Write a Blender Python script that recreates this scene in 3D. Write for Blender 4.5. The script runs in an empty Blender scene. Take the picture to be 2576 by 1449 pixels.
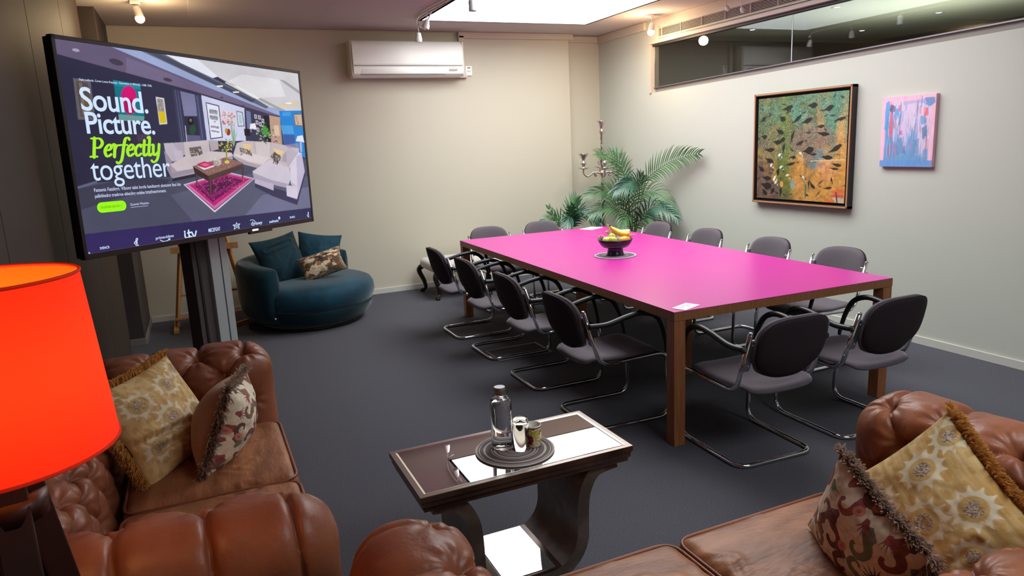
import bpy, bmesh, math, random
import numpy as np
from mathutils import Vector, Matrix
PI = math.pi
random.seed(7)
RNG = np.random.default_rng(7)
SC = bpy.context.scene
COL = SC.collection

# ------------------------------------------------------------------ camera
cam_data = bpy.data.cameras.new('camera')
cam = bpy.data.objects.new('camera', cam_data)
COL.objects.link(cam)
cam_data.sensor_width = 36.0
cam_data.lens = 36.0 * 1781.2 / 2576.0
cam_data.clip_start = 0.02
r_ = Vector((0.912, -0.409, -0.046)); d_ = Vector((0.392, 0.898, -0.201)).normalized()
r_ = (r_ - d_ * r_.dot(d_)).normalized(); u_ = r_.cross(d_).normalized()
M = Matrix((r_, u_, -d_)).transposed().to_4x4()
M.translation = Vector((-4.851, -7.915, 1.630))
cam.matrix_world = M
SC.camera = cam

# ------------------------------------------------------------------ world, light, exposure
SC.view_settings.view_transform = 'Standard'
SC.view_settings.look = 'None'
SC.view_settings.exposure = 0.0
SC.view_settings.gamma = 1.0
SC.view_settings.use_curve_mapping = False
SC.cycles.use_denoising = True
SC.cycles.max_bounces = 8
SC.cycles.diffuse_bounces = 4
SC.cycles.glossy_bounces = 4
SC.cycles.transmission_bounces = 8
SC.cycles.sample_clamp_indirect = 6.0
world = bpy.data.worlds.new('overcast_sky')
SC.world = world
world.use_nodes = True
world.node_tree.nodes['Background'].inputs[0].default_value = (0.86, 0.93, 1.0, 1)
world.node_tree.nodes['Background'].inputs[1].default_value = 1.0

def light(name, kind, loc, energy, color=(1, 1, 1), size=0.1, size_y=None, rot=(0, 0, 0), spot=None):
    l = bpy.data.lights.new(name, kind)
    l.energy = energy; l.color = color
    if kind == 'AREA':
        l.shape = 'RECTANGLE' if size_y else 'SQUARE'
        l.size = size
        if size_y: l.size_y = size_y
    else:
        l.shadow_soft_size = size
    if spot: l.spot_size = spot; l.spot_blend = 0.6
    o = bpy.data.objects.new(name, l); COL.objects.link(o)
    o.location = loc; o.rotation_euler = rot
    return o

# overcast daylight coming down the skylight wells (one in view, one unseen, added behind the camera as foreground fill)
light('skylight_daylight', 'AREA', (-1.60, -2.75, 3.60), 198, (0.97, 0.985, 1.0), 1.88, 4.14)
light('rear_fill_daylight', 'AREA', (-2.35, -7.95, 3.40), 62, (0.95, 0.98, 1.0), 1.98, 1.68)

# ------------------------------------------------------------------ colour, materials
def lin(c):
    return tuple(((x / 255.0) / 12.92 if x / 255.0 <= 0.04045 else (((x / 255.0) + 0.055) / 1.055) ** 2.4) for x in c)

def mat(name, rgb, rough=0.5, metal=0.0, spec=0.5, noise=None, bump=None, sheen=0.0, coat=0.0, emit=None, trans=0.0, ior=1.45, attr=None, rough_noise=None):
    m = bpy.data.materials.new(name); m.use_nodes = True
    nt = m.node_tree; b = nt.nodes['Principled BSDF']
    L = lin(rgb)
    b.inputs['Base Color'].default_value = (*L, 1)
    b.inputs['Roughness'].default_value = rough
    b.inputs['Metallic'].default_value = metal
    b.inputs['Specular IOR Level'].default_value = spec
    b.inputs['IOR'].default_value = ior
    if sheen:
        b.inputs['Sheen Weight'].default_value = sheen
        b.inputs['Sheen Roughness'].default_value = 0.4
    if coat:
        b.inputs['Coat Weight'].default_value = coat
        b.inputs['Coat Roughness'].default_value = 0.15
    if trans: b.inputs['Transmission Weight'].default_value = trans
    if emit:
        b.inputs['Emission Color'].default_value = (*lin(emit[0]), 1)
        b.inputs['Emission Strength'].default_value = emit[1]
    tc = nt.nodes.new('ShaderNodeTexCoord')
    if attr:
        a = nt.nodes.new('ShaderNodeAttribute'); a.attribute_name = attr
        nt.links.new(a.outputs['Color'], b.inputs['Base Color'])
    if noise:   # (rgb2, scale, detail, lo, hi[, stretch])
        n = nt.nodes.new('ShaderNodeTexNoise'); n.inputs['Scale'].default_value = noise[1]; n.inputs['Detail'].default_value = noise[2]
        mp = nt.nodes.new('ShaderNodeMapping')
        if len(noise) > 5: mp.inputs['Scale'].default_value = noise[5]
        nt.links.new(tc.outputs['Object'], mp.inputs[0]); nt.links.new(mp.outputs[0], n.inputs['Vector'])
        cr = nt.nodes.new('ShaderNodeValToRGB')
        cr.color_ramp.elements[0].position = noise[3]; cr.color_ramp.elements[1].position = noise[4]
        cr.color_ramp.elements[0].color = (*L, 1); cr.color_ramp.elements[1].color = (*lin(noise[0]), 1)
        nt.links.new(n.outputs['Fac'], cr.inputs[0]); nt.links.new(cr.outputs[0], b.inputs['Base Color'])
    if bump:    # (scale, strength, distance[, detail, stretch])
        n2 = nt.nodes.new('ShaderNodeTexNoise'); n2.inputs['Scale'].default_value = bump[0]
        n2.inputs['Detail'].default_value = bump[3] if len(bump) > 3 else 3
        mp2 = nt.nodes.new('ShaderNodeMapping')
        if len(bump) > 4: mp2.inputs['Scale'].default_value = bump[4]
        nt.links.new(tc.outputs['Object'], mp2.inputs[0]); nt.links.new(mp2.outputs[0], n2.inputs['Vector'])
        bp = nt.nodes.new('ShaderNodeBump'); bp.inputs['Strength'].default_value = bump[1]; bp.inputs['Distance'].default_value = bump[2]
        nt.links.new(n2.outputs['Fac'], bp.inputs['Height']); nt.links.new(bp.outputs[0], b.inputs['Normal'])
    return m

M_WALL = mat('greige_wall_paint', (201, 196, 177), 0.75, bump=(60, 0.08, 0.002))
M_WALLR = mat('cool_lit_wall_paint', (194, 196, 184), 0.75, bump=(60, 0.08, 0.002))  # the back wall's greige, with this wall's cooler light mixed into the colour
M_CEIL = mat('white_ceiling_paint', (190, 180, 175), 0.85)
M_TRUNK = mat('trunking_paint', (200, 190, 176), 0.6)
M_SKIRT = mat('skirting_paint', (205, 203, 194), 0.45)
M_WELL = mat('skylight_well_paint', (240, 244, 246), 0.8)
M_DARKWALL = mat('dark_brown_wall_panel', (62, 50, 42), 0.6, noise=((72, 59, 48), 1.2, 2, 0.3, 0.7))
M_DARKPAINT = mat('charcoal_pier_paint', (66, 58, 55), 0.65)
M_CARPET = mat('charcoal_carpet', (66, 66, 72), 0.95, spec=0.15, noise=((120, 120, 128), 330, 2, 0.42, 0.76), bump=(420, 0.35, 0.003))
M_WOOD = mat('walnut_wood', (128, 80, 46), 0.42, noise=((164, 112, 70), 7, 5, 0.3, 0.75, (14, 1.0, 1.0)), bump=(40, 0.05, 0.001))
M_WOODX = mat('walnut_wood_upright', (136, 82, 46), 0.42, noise=((166, 110, 68), 7, 5, 0.3, 0.75, (9, 9, 0.7)), bump=(40, 0.05, 0.001))
M_PINK = mat('magenta_laminate', (191, 33, 144), 0.30, spec=0.75, bump=(500, 0.03, 0.0005))
M_CHROME = mat('chrome', (214, 214, 218), 0.09, 1.0)
M_SATIN = mat('satin_grey_metal', (150, 150, 156), 0.32, 0.9)
M_FAB = mat('grey_mauve_seat_fabric', (86, 79, 85), 0.9, spec=0.2, noise=((100, 92, 98), 300, 2, 0.3, 0.7), bump=(500, 0.3, 0.001), sheen=0.2)
M_FABD = mat('dark_plum_back_fabric', (46, 37, 42), 0.85, spec=0.25, bump=(500, 0.25, 0.001))
M_BLACK = mat('black_plastic', (24, 24, 27), 0.42)
M_ALU = mat('brushed_aluminium', (176, 180, 182), 0.45, 0.35)
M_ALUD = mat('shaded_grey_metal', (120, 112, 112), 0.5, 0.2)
M_TVF = mat('dark_bezel', (52, 46, 46), 0.35, 0.4)
M_WHITEPL = mat('white_plastic', (246, 245, 236), 0.35)
M_GREYPL = mat('grey_plastic', (120, 120, 118), 0.5)
M_LAMPW = mat('white_lamp_metal', (214, 205, 202), 0.4)
M_TEAL = mat('teal_velvet', (8, 48, 66), 0.7, spec=0.25, noise=((16, 72, 90), 5, 4, 0.35, 0.7), bump=(30, 0.15, 0.006, 5), sheen=0.45)
M_TEALD = mat('dark_teal_velvet', (9, 38, 48), 0.75, spec=0.2, noise=((14, 54, 66), 6, 4, 0.35, 0.7), bump=(14, 0.25, 0.01, 5), sheen=0.3)
M_EASEL = mat('pine_easel_wood', (168, 116, 70), 0.5, noise=((190, 140, 92), 9, 4, 0.3, 0.7, (8, 8, 0.8)))
M_SILVER = mat('polished_silver', (214, 206, 196), 0.26, 1.0)
M_LEAF = mat('palm_leaf', (44, 84, 48), 0.38, spec=0.6, noise=((96, 140, 88), 5, 3, 0.35, 0.75))
M_LEAF2 = mat('blue_green_palm_leaf', (70, 112, 92), 0.32, spec=0.7, noise=((40, 82, 62), 6, 3, 0.35, 0.75))
M_STEM = mat('palm_stalk', (74, 96, 52), 0.5)
M_POT = mat('dark_glazed_pot', (40, 38, 42), 0.3)
M_SOIL = mat('potting_soil', (46, 34, 26), 0.95, bump=(80, 0.9, 0.01))
M_STOOL = mat('pale_grey_stool_fabric', (205, 200, 194), 0.85, bump=(300, 0.3, 0.001), sheen=0.2)
M_DWOOD = mat('black_stained_wood', (38, 30, 27), 0.25)
M_LEATHER = mat('tan_leather', (122, 66, 42), 0.42, spec=0.5, noise=((164, 100, 68), 3.2, 6, 0.36, 0.72), bump=(55, 0.35, 0.004, 6))
M_LEATHER2 = mat('worn_tan_leather', (126, 76, 46), 0.46, spec=0.45, noise=((172, 114, 76), 4.5, 6, 0.36, 0.7, (1, 3.2, 1)), bump=(16, 0.35, 0.012, 6, (1, 2.6, 1)))
M_BRONZE = mat('antiqued_dark_bronze', (98, 78, 68), 0.28, 0.5, noise=((52, 40, 37), 6, 5, 0.35, 0.7), bump=(25, 0.1, 0.003))
M_MIRROR = mat('mirror_glass', (220, 222, 220), 0.015, 1.0)
M_BEVEL = mat('bevelled_mirror_edge', (226, 220, 214), 0.12, 1.0)
M_GLASS = mat('clear_glass', (255, 255, 255), 0.0, trans=1.0, ior=1.45)
M_WATER = mat('water', (250, 255, 255), 0.0, trans=1.0, ior=1.33)
M_PANE = mat('window_pane_glass', (206, 214, 208), 0.0, trans=1.0, ior=1.6)
M_PAPER = mat('white_paper', (236, 236, 240), 0.6)
M_INK = mat('grey_ink', (150, 146, 156), 0.7)
M_DARKINK = mat('dark_ink', (36, 36, 40), 0.7)
M_NAVY = mat('dark_navy_glaze', (42, 38, 66), 0.18, spec=0.6)
M_VC = mat('printed_colour', (255, 255, 255), 0.55, attr='Col')
M_VCM = mat('printed_fabric', (255, 255, 255), 0.85, spec=0.2, attr='Col', bump=(350, 0.25, 0.0015), sheen=0.1)
M_GOLDFRINGE = mat('gold_fringe', (212, 158, 88), 0.9, spec=0.15)
M_BROWNFRINGE = mat('grey_brown_fringe', (206, 180, 162), 0.9, spec=0.15, noise=((150, 124, 110), 60, 2, 0.35, 0.65))
def soften(m, k=0.5):
    nt = m.node_tree; p = nt.nodes['Principled BSDF']; o = nt.nodes['Material Output']
    t = nt.nodes.new('ShaderNodeBsdfTranslucent'); x = nt.nodes.new('ShaderNodeMixShader'); x.inputs[0].default_value = k
    src = p.inputs['Base Color'].links[0].from_socket if p.inputs['Base Color'].links else None
    if src: nt.links.new(src, t.inputs[0])
    else: t.inputs[0].default_value = p.inputs['Base Color'].default_value
    nt.links.new(p.outputs[0], x.inputs[1]); nt.links.new(t.outputs[0], x.inputs[2]); nt.links.new(x.outputs[0], o.inputs['Surface'])
soften(M_GOLDFRINGE, 0.45); soften(M_BROWNFRINGE, 0.45)
M_SALMON = mat('salmon_cotton_backing', (196, 158, 128), 0.85)
M_GLOW = mat('lit_bulb', (255, 226, 180), 0.4, emit=((255, 214, 160), 14.0))
M_DOWN = mat('lit_downlight', (255, 240, 214), 0.4, emit=((255, 236, 205), 12.0))
M_FILLLED = mat('unlit_reflector', (112, 104, 118), 0.3, 0.6)

# ------------------------------------------------------------------ builders
def link(o, parent=None):
    COL.objects.link(o)
    if parent is not None: o.parent = parent
    return o

def obj(name, bm, m, parent=None, smooth=True, angle=None):
    me = bpy.data.meshes.new(name)
    bm.normal_update(); bm.to_mesh(me); bm.free()
    me.materials.append(m)
    if smooth:
        me.polygons.foreach_set('use_smooth', [True] * len(me.polygons))
        if angle is not None: me.set_sharp_from_angle(angle=math.radians(angle))
    return link(bpy.data.objects.new(name, me), parent)

def obj_np(name, V, F, m, parent=None, smooth=True, cols=None):
    me = bpy.data.meshes.new(name)
    V = np.asarray(V, np.float32); F = np.asarray(F, np.int32)
    me.vertices.add(len(V)); me.vertices.foreach_set('co', V.ravel())
    k = F.shape[1]
    me.loops.add(F.size); me.loops.foreach_set('vertex_index', F.ravel())
    me.polygons.add(len(F)); me.polygons.foreach_set('loop_start', np.arange(0, F.size, k, dtype=np.int32))
    me.update(calc_edges=True); me.validate()
    if smooth: me.polygons.foreach_set('use_smooth', [True] * len(me.polygons))
    me.materials.append(m)
    if cols is not None:
        a = me.color_attributes.new('Col', 'FLOAT_COLOR', 'POINT')
        a.data.foreach_set('color', np.concatenate([cols, np.ones((len(cols), 1))], 1).astype(np.float32).ravel())
    return link(bpy.data.objects.new(name, me), parent)

def thing(name, label, cat, loc=(0, 0, 0), rotz=0.0, group=None):
    o = bpy.data.objects.new(name, None); COL.objects.link(o)
    o.empty_display_size = 0.05
    o.location = loc; o.rotation_euler = (0, 0, rotz)
    o['label'] = label; o['category'] = cat
    if group: o['group'] = group
    return o

def tag(o, label, cat, group=None):
    o['label'] = label; o['category'] = cat
    if group: o['group'] = group
    return o

def struct(o, label=None):
    o['kind'] = 'structure'
    if label: o['label'] = label
    return o

def copy_tree(o, parent=None):
    c = o.copy(); COL.objects.link(c)
    c.parent = parent
    for ch in list(o.children): copy_tree(ch, c)
    return c

def box(bm, c, s, bev=0.0, rot=None, seg=2):
    r = bmesh.ops.create_cube(bm, size=1.0)
    vs = r['verts']
    mtx = Matrix.Diagonal((*s, 1))
    if rot is not None: mtx = rot.to_4x4() @ mtx
    bmesh.ops.transform(bm, matrix=Matrix.Translation(c) @ mtx, verts=vs)
    if bev > 0:
        es = list({e for v in vs for e in v.link_edges})
        bmesh.ops.bevel(bm, geom=es, offset=bev, segments=seg, affect='EDGES', profile=0.5)
    return bm

def B(c, s, bev=0.0, rot=None, seg=2):
    return box(bmesh.new(), c, s, bev, rot, seg)

def bar(bm, a, b, w, h, bev=0.0):
    a = Vector(a); b = Vector(b); d = b - a
    q = d.to_track_quat('Z', 'Y').to_matrix()
    return box(bm, (a + b) / 2, (w, h, d.length), bev, q)

def lathe(bm, prof, n=32, c=(0, 0, 0), cap=True):
    rings = []
    for r, z in prof:
        if r < 1e-6:
            rings.append([bm.verts.new((c[0], c[1], c[2] + z))])
        else:
            rings.append([bm.verts.new((c[0] + r * math.cos(2 * PI * k / n), c[1] + r * math.sin(2 * PI * k / n), c[2] + z)) for k in range(n)])
    for A, Bq in zip(rings, rings[1:]):
        for k in range(n):
            k2 = (k + 1) % n
            if len(A) == 1 and len(Bq) == 1: continue
            if len(A) == 1: bm.faces.new((A[0], Bq[k2], Bq[k])) if False else bm.faces.new((A[0], Bq[k], Bq[k2]))
            elif len(Bq) == 1: bm.faces.new((A[k], A[k2], Bq[0]))
            else: bm.faces.new((A[k], A[k2], Bq[k2], Bq[k]))
    if cap:
        if len(rings[0]) > 1: bm.faces.new(list(reversed(rings[0])))
        if len(rings[-1]) > 1: bm.faces.new(rings[-1])
    bmesh.ops.remove_doubles(bm, verts=bm.verts, dist=1e-5)
    bmesh.ops.recalc_face_normals(bm, faces=bm.faces)
    return bm

def fillet(pts, r, n=5, closed=False):
    P = [Vector(p) for p in pts]; out = []; m = len(P)
    for i, p in enumerate(P):
        if not closed and i in (0, m - 1): out.append(p); continue
        a = P[(i - 1) % m]; b = P[(i + 1) % m]
        da = (a - p); db = (b - p)
        rr = min(r, da.length * 0.49, db.length * 0.49)
        A = p + da.normalized() * rr; Bv = p + db.normalized() * rr
        for k in range(n + 1):
            t = k / n
            out.append(A * (1 - t) ** 2 + p * 2 * t * (1 - t) + Bv * t * t)
    return out

def smooth_path(pts, n=8):
    P = [Vector(p) for p in pts]; out = []
    for i in range(len(P) - 1):
        p0 = P[max(i - 1, 0)]; p1 = P[i]; p2 = P[i + 1]; p3 = P[min(i + 2, len(P) - 1)]
        for k in range(n):
            t = k / n
            out.append(0.5 * ((2 * p1) + (-p0 + p2) * t + (2 * p0 - 5 * p1 + 4 * p2 - p3) * t * t + (-p0 + 3 * p1 - 3 * p2 + p3) * t ** 3))
    out.append(P[-1]); return out

def tube(bm, path, r, n=8, closed=False, flat=1.0):
    path = [Vector(p) for p in path]; m = len(path)
    rad = r if callable(r) else (lambda t: r)
    T = []
    for i in range(m):
        a = path[(i - 1) % m] if (closed or i > 0) else path[i]
        b = path[(i + 1) % m] if (closed or i < m - 1) else path[i]
        T.append((b - a).normalized())
    ref = Vector((0, 0, 1)) if abs(T[0].z) < 0.9 else Vector((0, 1, 0))
    u = (ref - T[0] * ref.dot(T[0])).normalized()
    rings = []
    for i in range(m):
        u = (u - T[i] * u.dot(T[i])).normalized(); v = T[i].cross(u)
        rr = rad(i / max(m - 1, 1))
        rings.append([bm.verts.new(path[i] + (u * math.cos(2 * PI * k / n) * flat + v * math.sin(2 * PI * k / n)) * rr) for k in range(n)])
    for i in range(m if closed else m - 1):
        A = rings[i]; Bq = rings[(i + 1) % m]
        for k in range(n): bm.faces.new((A[k], A[(k + 1) % n], Bq[(k + 1) % n], Bq[k]))
    if not closed:
        bm.faces.new(list(reversed(rings[0]))); bm.faces.new(rings[-1])
    return bm

def prism(bm, outline, axis_from, axis_to, plane='xz'):
    """extrude a closed 2-D outline along the remaining axis"""
    def P(a, b, c):
        return {'xz': (a, c, b), 'yz': (c, a, b), 'xy': (a, b, c)}[plane]
    A = [bm.verts.new(P(a, b, axis_from)) for a, b in outline]
    Bq = [bm.verts.new(P(a, b, axis_to)) for a, b in outline]
    n = len(outline)
    for i in range(n): bm.faces.new((A[i], A[(i + 1) % n], Bq[(i + 1) % n], Bq[i]))
    bm.faces.new(A); bm.faces.new(list(reversed(Bq)))
    bmesh.ops.recalc_face_normals(bm, faces=bm.faces)
    return bm

def sphere(bm, c, r, sx=1, sy=1, sz=1, u=16, v=10):
    rr = bmesh.ops.create_uvsphere(bm, u_segments=u, v_segments=v, radius=1)
    bmesh.ops.transform(bm, matrix=Matrix.Translation(c) @ Matrix.Diagonal((r * sx, r * sy, r * sz, 1)), verts=rr['verts'])
    return bm

def text_mesh(name, s, m, parent, loc, xdir, ydir, width=None, height=None, size=None, shear=0.0, bold=0.0, align='LEFT', xheight_only=False, spacing=1.0):
    """real lettering as flat geometry; (loc) is the left end of the base line"""
    cu = bpy.data.curves.new(name, 'FONT'); cu.body = s; cu.shear = shear; cu.offset = bold; cu.space_character = spacing
    cu.resolution_u = 4; cu.extrude = 0.0
    o = bpy.data.objects.new(name, cu); COL.objects.link(o)
    dg = bpy.context.evaluated_depsgraph_get()
    me = bpy.data.meshes.new_from_object(o.evaluated_get(dg))
    bpy.data.objects.remove(o); bpy.data.curves.remove(cu)
    n = len(me.vertices); co = np.empty(n * 3, np.float32); me.vertices.foreach_get('co', co); co = co.reshape(-1, 3)
    x0, x1 = co[:, 0].min(), co[:, 0].max()
    kx = ky = size if size else 1.0
    if width: kx = width / max(x1 - x0, 1e-6); ky = kx if not height else ky
    if height: ky = height / 0.72; kx = kx if width else ky
    X = (co[:, 0] - x0) * kx; Y = co[:, 1] * ky
    if align == 'CENTER': X = X - (x1 - x0) * kx / 2
    L = np.array(loc); xd = np.array(xdir); yd = np.array(ydir)
    out = L + X[:, None] * xd + Y[:, None] * yd
    me.vertices.foreach_set('co', out.astype(np.float32).ravel()); me.update()
    me.name = name; me.materials.clear(); me.materials.append(m)
    return link(bpy.data.objects.new(name, me), parent)
# ================================================================== THE ROOM
ZC = 2.88
XL = -5.52          # dark panelled wall on the left
YB = -10.0
WT = 0.15
# floor
struct(obj('floor', B((-2.9, -5.0, -0.05), (6.4, 10.6, 0.1)), M_CARPET, smooth=False), 'dark charcoal carpet floor')
# back wall: main face at y=0, shallow recess (0.13 m) in the corner
bw = bmesh.new()
box(bw, (-3.05, 0.15, 1.45), (5.1, 0.30, 2.9)); box(bw, (-0.2, 0.215, 1.45), (0.61, 0.17, 2.9))
for v in bw.verts: pass
struct(obj('wall_back', bw, M_WALL, smooth=False), 'greige painted back wall with a shallow corner recess')
# right wall with the long high interior window: glass slopes as in the building
def wz(y):  # bottom edge of the opening
    return 2.105 + (-y - 1.0) * 0.0205
WY0, WY1, WTOP = -0.985, -8.6, 2.655
rwm = bmesh.new()
box(rwm, (0.06, -0.42, 1.45), (0.12, 1.13, 2.9))                    # pier by the corner
prism(rwm, [(WY0, 0), (WY1, 0), (WY1, wz(WY1)), (WY0, wz(WY0))], 0.0, 0.12, 'yz')
box(rwm, (0.06, (WY1 + YB - 0.1) / 2, 1.45), (0.12, WY1 - YB + 0.1, 2.9))
box(rwm, (0.06, (WY0 + WY1) / 2, (WTOP + 2.9) / 2), (0.12, WY0 - WY1, 2.9 - WTOP))
struct(obj('wall_right', rwm, M_WALLR, smooth=False), 'pale greige right wall below a long clerestory window')
# front wall (behind the camera)
struct(obj('wall_front', B((-2.9, YB - 0.08, 1.45), (6.4, 0.16, 2.9)), M_WALL, smooth=False), 'greige wall behind the viewpoint')
# left wall: charcoal pier next to the corner and tall dark panels
wl = struct(obj('wall_left', B((XL - 0.14, -5.0, 1.45), (0.24, 10.2, 2.9)), M_DARKPAINT, smooth=False), 'dark brown panelled left wall')
obj('pier', B((-5.56, -0.44, 1.45), (0.28, 0.96, 2.9), 0.004), M_DARKPAINT, wl, smooth=False)
yy = -1.22
for k, w in enumerate((1.05, 1.25, 1.25, 1.25, 1.25, 1.25, 1.25)):
    obj('panel', B((XL - 0.005, yy - w / 2, 1.45), (0.03, w - 0.008, 2.9), 0.003), M_DARKWALL, wl, smooth=False)
    yy -= w
# ceiling with the skylight opening in view, an added one behind the camera and a raised access panel
SKX0, SKX1, SKY0, SKY1 = -2.55, -0.65, -0.68, -4.85
RX0, RX1, RY0, RY1 = -3.35, -1.35, -7.1, -8.8
cb = bmesh.new()
def slab(x0, x1, y0, y1):
    box(cb, ((x0 + x1) / 2, (y0 + y1) / 2, ZC + 0.06), (x1 - x0, abs(y1 - y0), 0.12))
slab(-6.0, SKX0, 0.3, RY0); slab(SKX1, 0.12, 0.3, RY0); slab(SKX0, SKX1, 0.3, SKY0); slab(SKX0, SKX1, SKY1, RY0)
slab(-6.0, RX0, RY0, YB); slab(RX1, 0.12, RY0, YB); slab(RX0, RX1, RY1, YB)
ce = struct(obj('ceiling', cb, M_CEIL, smooth=False), 'off-white ceiling opened by a large skylight')
obj('access_panel', B((-4.15, -1.15, ZC - 0.004), (1.12, 1.14, 0.008), 0.001), M_CEIL, ce, smooth=False)
def well(name, x0, x1, y0, y1, lab):
    b = bmesh.new(); t = 0.03
    zc, h = ZC + 0.39, 0.78
    box(b, (x0 - t / 2 + 0.004, (y0 + y1) / 2, zc), (t, abs(y1 - y0) + 2 * t, h)); box(b, (x1 + t / 2 - 0.004, (y0 + y1) / 2, zc), (t, abs(y1 - y0) + 2 * t, h))
    box(b, ((x0 + x1) / 2, y0 + t / 2 - 0.004, zc), (x1 - x0, t, h)); box(b, ((x0 + x1) / 2, y1 - t / 2 + 0.004, zc), (x1 - x0, t, h))
    return struct(obj(name, b, M_WELL, smooth=False), lab)
well('window_1', SKX0, SKX1, SKY0, SKY1, 'bright white skylight well over the meeting table')
well('window_2', RX0, RX1, RY0, RY1, 'unseen skylight well added behind the viewpoint for fill light')
# skirting boards
def skirt(name, a, b, lab, h=0.062, t=0.014, m=M_SKIRT):
    a = Vector((*a, h / 2)); b = Vector((*b, h / 2)); d = b - a
    o = B((a + b) / 2, (d.length, t, h), 0.003, Matrix.Rotation(math.atan2(d.y, d.x), 3, 'Z'))
    return struct(obj(name, o, m, smooth=False), lab)
skirt('baseboard_back', (-5.42, -0.007), (-0.5, -0.007), 'pale skirting board along the back wall')
skirt('baseboard_right', (-0.007, 0.12), (-0.007, -9.9), 'pale skirting board along the right wall')
M_SKD = mat('grey_skirting_paint', (132, 124, 120), 0.5)
skirt('baseboard_left', (-5.413, -0.01), (-5.413, -0.93), 'grey skirting board along the charcoal pier', m=M_SKD)
skirt('baseboard_pier', (-5.413, -0.927), (-5.54, -0.927), 'grey skirting board on the front of the charcoal pier', m=M_SKD)
# ceiling line trim and cable trunking round the top of the room
struct(obj('trim_1', B((-3.66, -0.006, 2.872), (3.5, 0.012, 0.012), 0.002), M_TRUNK, smooth=False), 'thin pale bead where back wall meets ceiling')
tr = bmesh.new()
box(tr, (-1.19, -0.022, 2.845), (1.47, 0.044, 0.068), 0.006)
struct(obj('trim_2', tr, M_TRUNK, smooth=False), 'cable trunking along the top of the back wall')
struct(obj('trim_3', B((-0.24, 0.112, 2.838), (0.50, 0.04, 0.075), 0.005), M_TRUNK, smooth=False), 'cable trunking across the corner recess')
struct(obj('trim_4', B((-0.02, -0.40, 2.835), (0.04, 1.04, 0.088), 0.006), M_TRUNK, smooth=False), 'cable trunking along the top of the right wall')
# window_3: interior clerestory window: head, jamb, sill bead, two panes
win = bpy.data.objects.new('window_3', None); COL.objects.link(win); struct(win, 'long frameless interior window high on the right wall')
fr = bmesh.new()
box(fr, (0.035, (WY0 + WY1) / 2, WTOP - 0.012), (0.13, WY0 - WY1, 0.035), 0.003)
box(fr, (0.04, WY0 - 0.012, (WTOP + wz(WY0)) / 2), (0.12, 0.024, WTOP - wz(WY0)), 0.003)
obj('frame', fr, M_TRUNK, win, smooth=False)
M_DARKTRIM = mat('dark_window_gasket', (54, 48, 48), 0.5)
gk = bmesh.new()
prism(gk, [(WY0 - 0.02, WTOP - 0.030), (WY1, WTOP - 0.030), (WY1, WTOP - 0.052), (WY0 - 0.02, WTOP - 0.052)], 0.012, 0.07, 'yz')
obj('gasket', gk, M_DARKTRIM, win, smooth=False)
sb = bmesh.new()
prism(sb, [(WY0 - 0.02, wz(WY0) + 0.052), (WY1, wz(WY1) + 0.052), (WY1, wz(WY1) + 0.062), (WY0 - 0.02, wz(WY0) + 0.062)], 0.026, 0.06, 'yz')
obj('glazing_bead', sb, M_SATIN, win, smooth=False)
sl = bmesh.new()
prism(sl, [(WY0 - 0.02, wz(WY0) + 0.052), (WY1, wz(WY1) + 0.052), (WY1, wz(WY1) - 0.0), (WY0 - 0.02, wz(WY0) - 0.0)], 0.05, 0.118, 'yz')
obj('sill_plate', sl, mat('sill_paint', (140, 130, 124), 0.6), win, smooth=False)
def pane(y0, y1):
    b = bmesh.new()
    prism(b, [(y0, wz(y0) + 0.056), (y1, wz(y1) + 0.056), (y1, WTOP - 0.045), (y0, WTOP - 0.045)], 0.036, 0.046, 'yz')
    return obj('pane', b, M_PANE, win, smooth=False)
pane(WY0 - 0.03, -3.030); pane(-3.042, -5.4); pane(-5.412, WY1)
obj('joint_seal', B((0.041, -3.036, (WTOP + wz(-3.036)) / 2), (0.008, 0.010, WTOP - wz(-3.036) - 0.1)), mat('pale_seal', (196, 206, 204), 0.4), win, smooth=False)
# the dim room beyond the clerestory window
M_NEXT = mat('dim_grey_room_paint', (70, 65, 62), 0.8)
M_NEXTC = mat('green_white_ceiling', (196, 200, 182), 0.85)
nb = bmesh.new()
box(nb, (4.85, -4.5, 1.45), (0.1, 9.6, 2.9)); box(nb, (2.5, 0.35, 1.45), (4.8, 0.1, 2.9)); box(nb, (2.5, -9.3, 1.45), (4.8, 0.1, 2.9))
box(nb, (2.5, -4.5, -0.05), (4.8, 9.6, 0.1))
struct(obj('wall_beyond', nb, M_NEXT, smooth=False), 'dark grey walls of the room beyond the clerestory')
struct(obj('ceiling_beyond', B((2.5, -4.5, 2.93), (4.8, 9.8, 0.1)), M_NEXTC, smooth=False), 'pale green-white ceiling of the room beyond the clerestory')
dl_labels = ['recessed downlight beyond the clerestory, nearest the back corner', 'recessed downlight beyond the clerestory, far one of the left pair',
             'recessed downlight beyond the clerestory, just right of the glass joint', 'recessed downlight beyond the clerestory, smallest and farthest from the glass',
             'recessed downlight beyond the clerestory, brightest at the right of the pane']
for (x, y), lb in zip(((1.16, -0.85), (1.80, -0.62), (1.62, -2.08), (3.55, -0.76), (3.30, -2.02)), dl_labels):
    t = thing('downlight', lb, 'light', (x, y, 2.88), group='downlights in the room beyond')
    b = bmesh.new(); lathe(b, [(0.035, -0.004), (0.06, -0.006), (0.06, 0.0), (0.035, 0.0)], 20, cap=False); obj('bezel', b, M_LAMPW, t)
    b = bmesh.new(); lathe(b, [(0, -0.006), (0.03, -0.003), (0.034, 0.0)], 16, cap=False); obj('lens', b, M_DOWN, t)
light('beyond_ceiling_fill', 'AREA', (2.4, -3.0, 2.0), 45, (1.0, 0.97, 0.85), 1.2, 2.5, rot=(PI, 0, 0))  # added upward fill to brighten the ceiling beyond; no lamp hangs there

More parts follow.
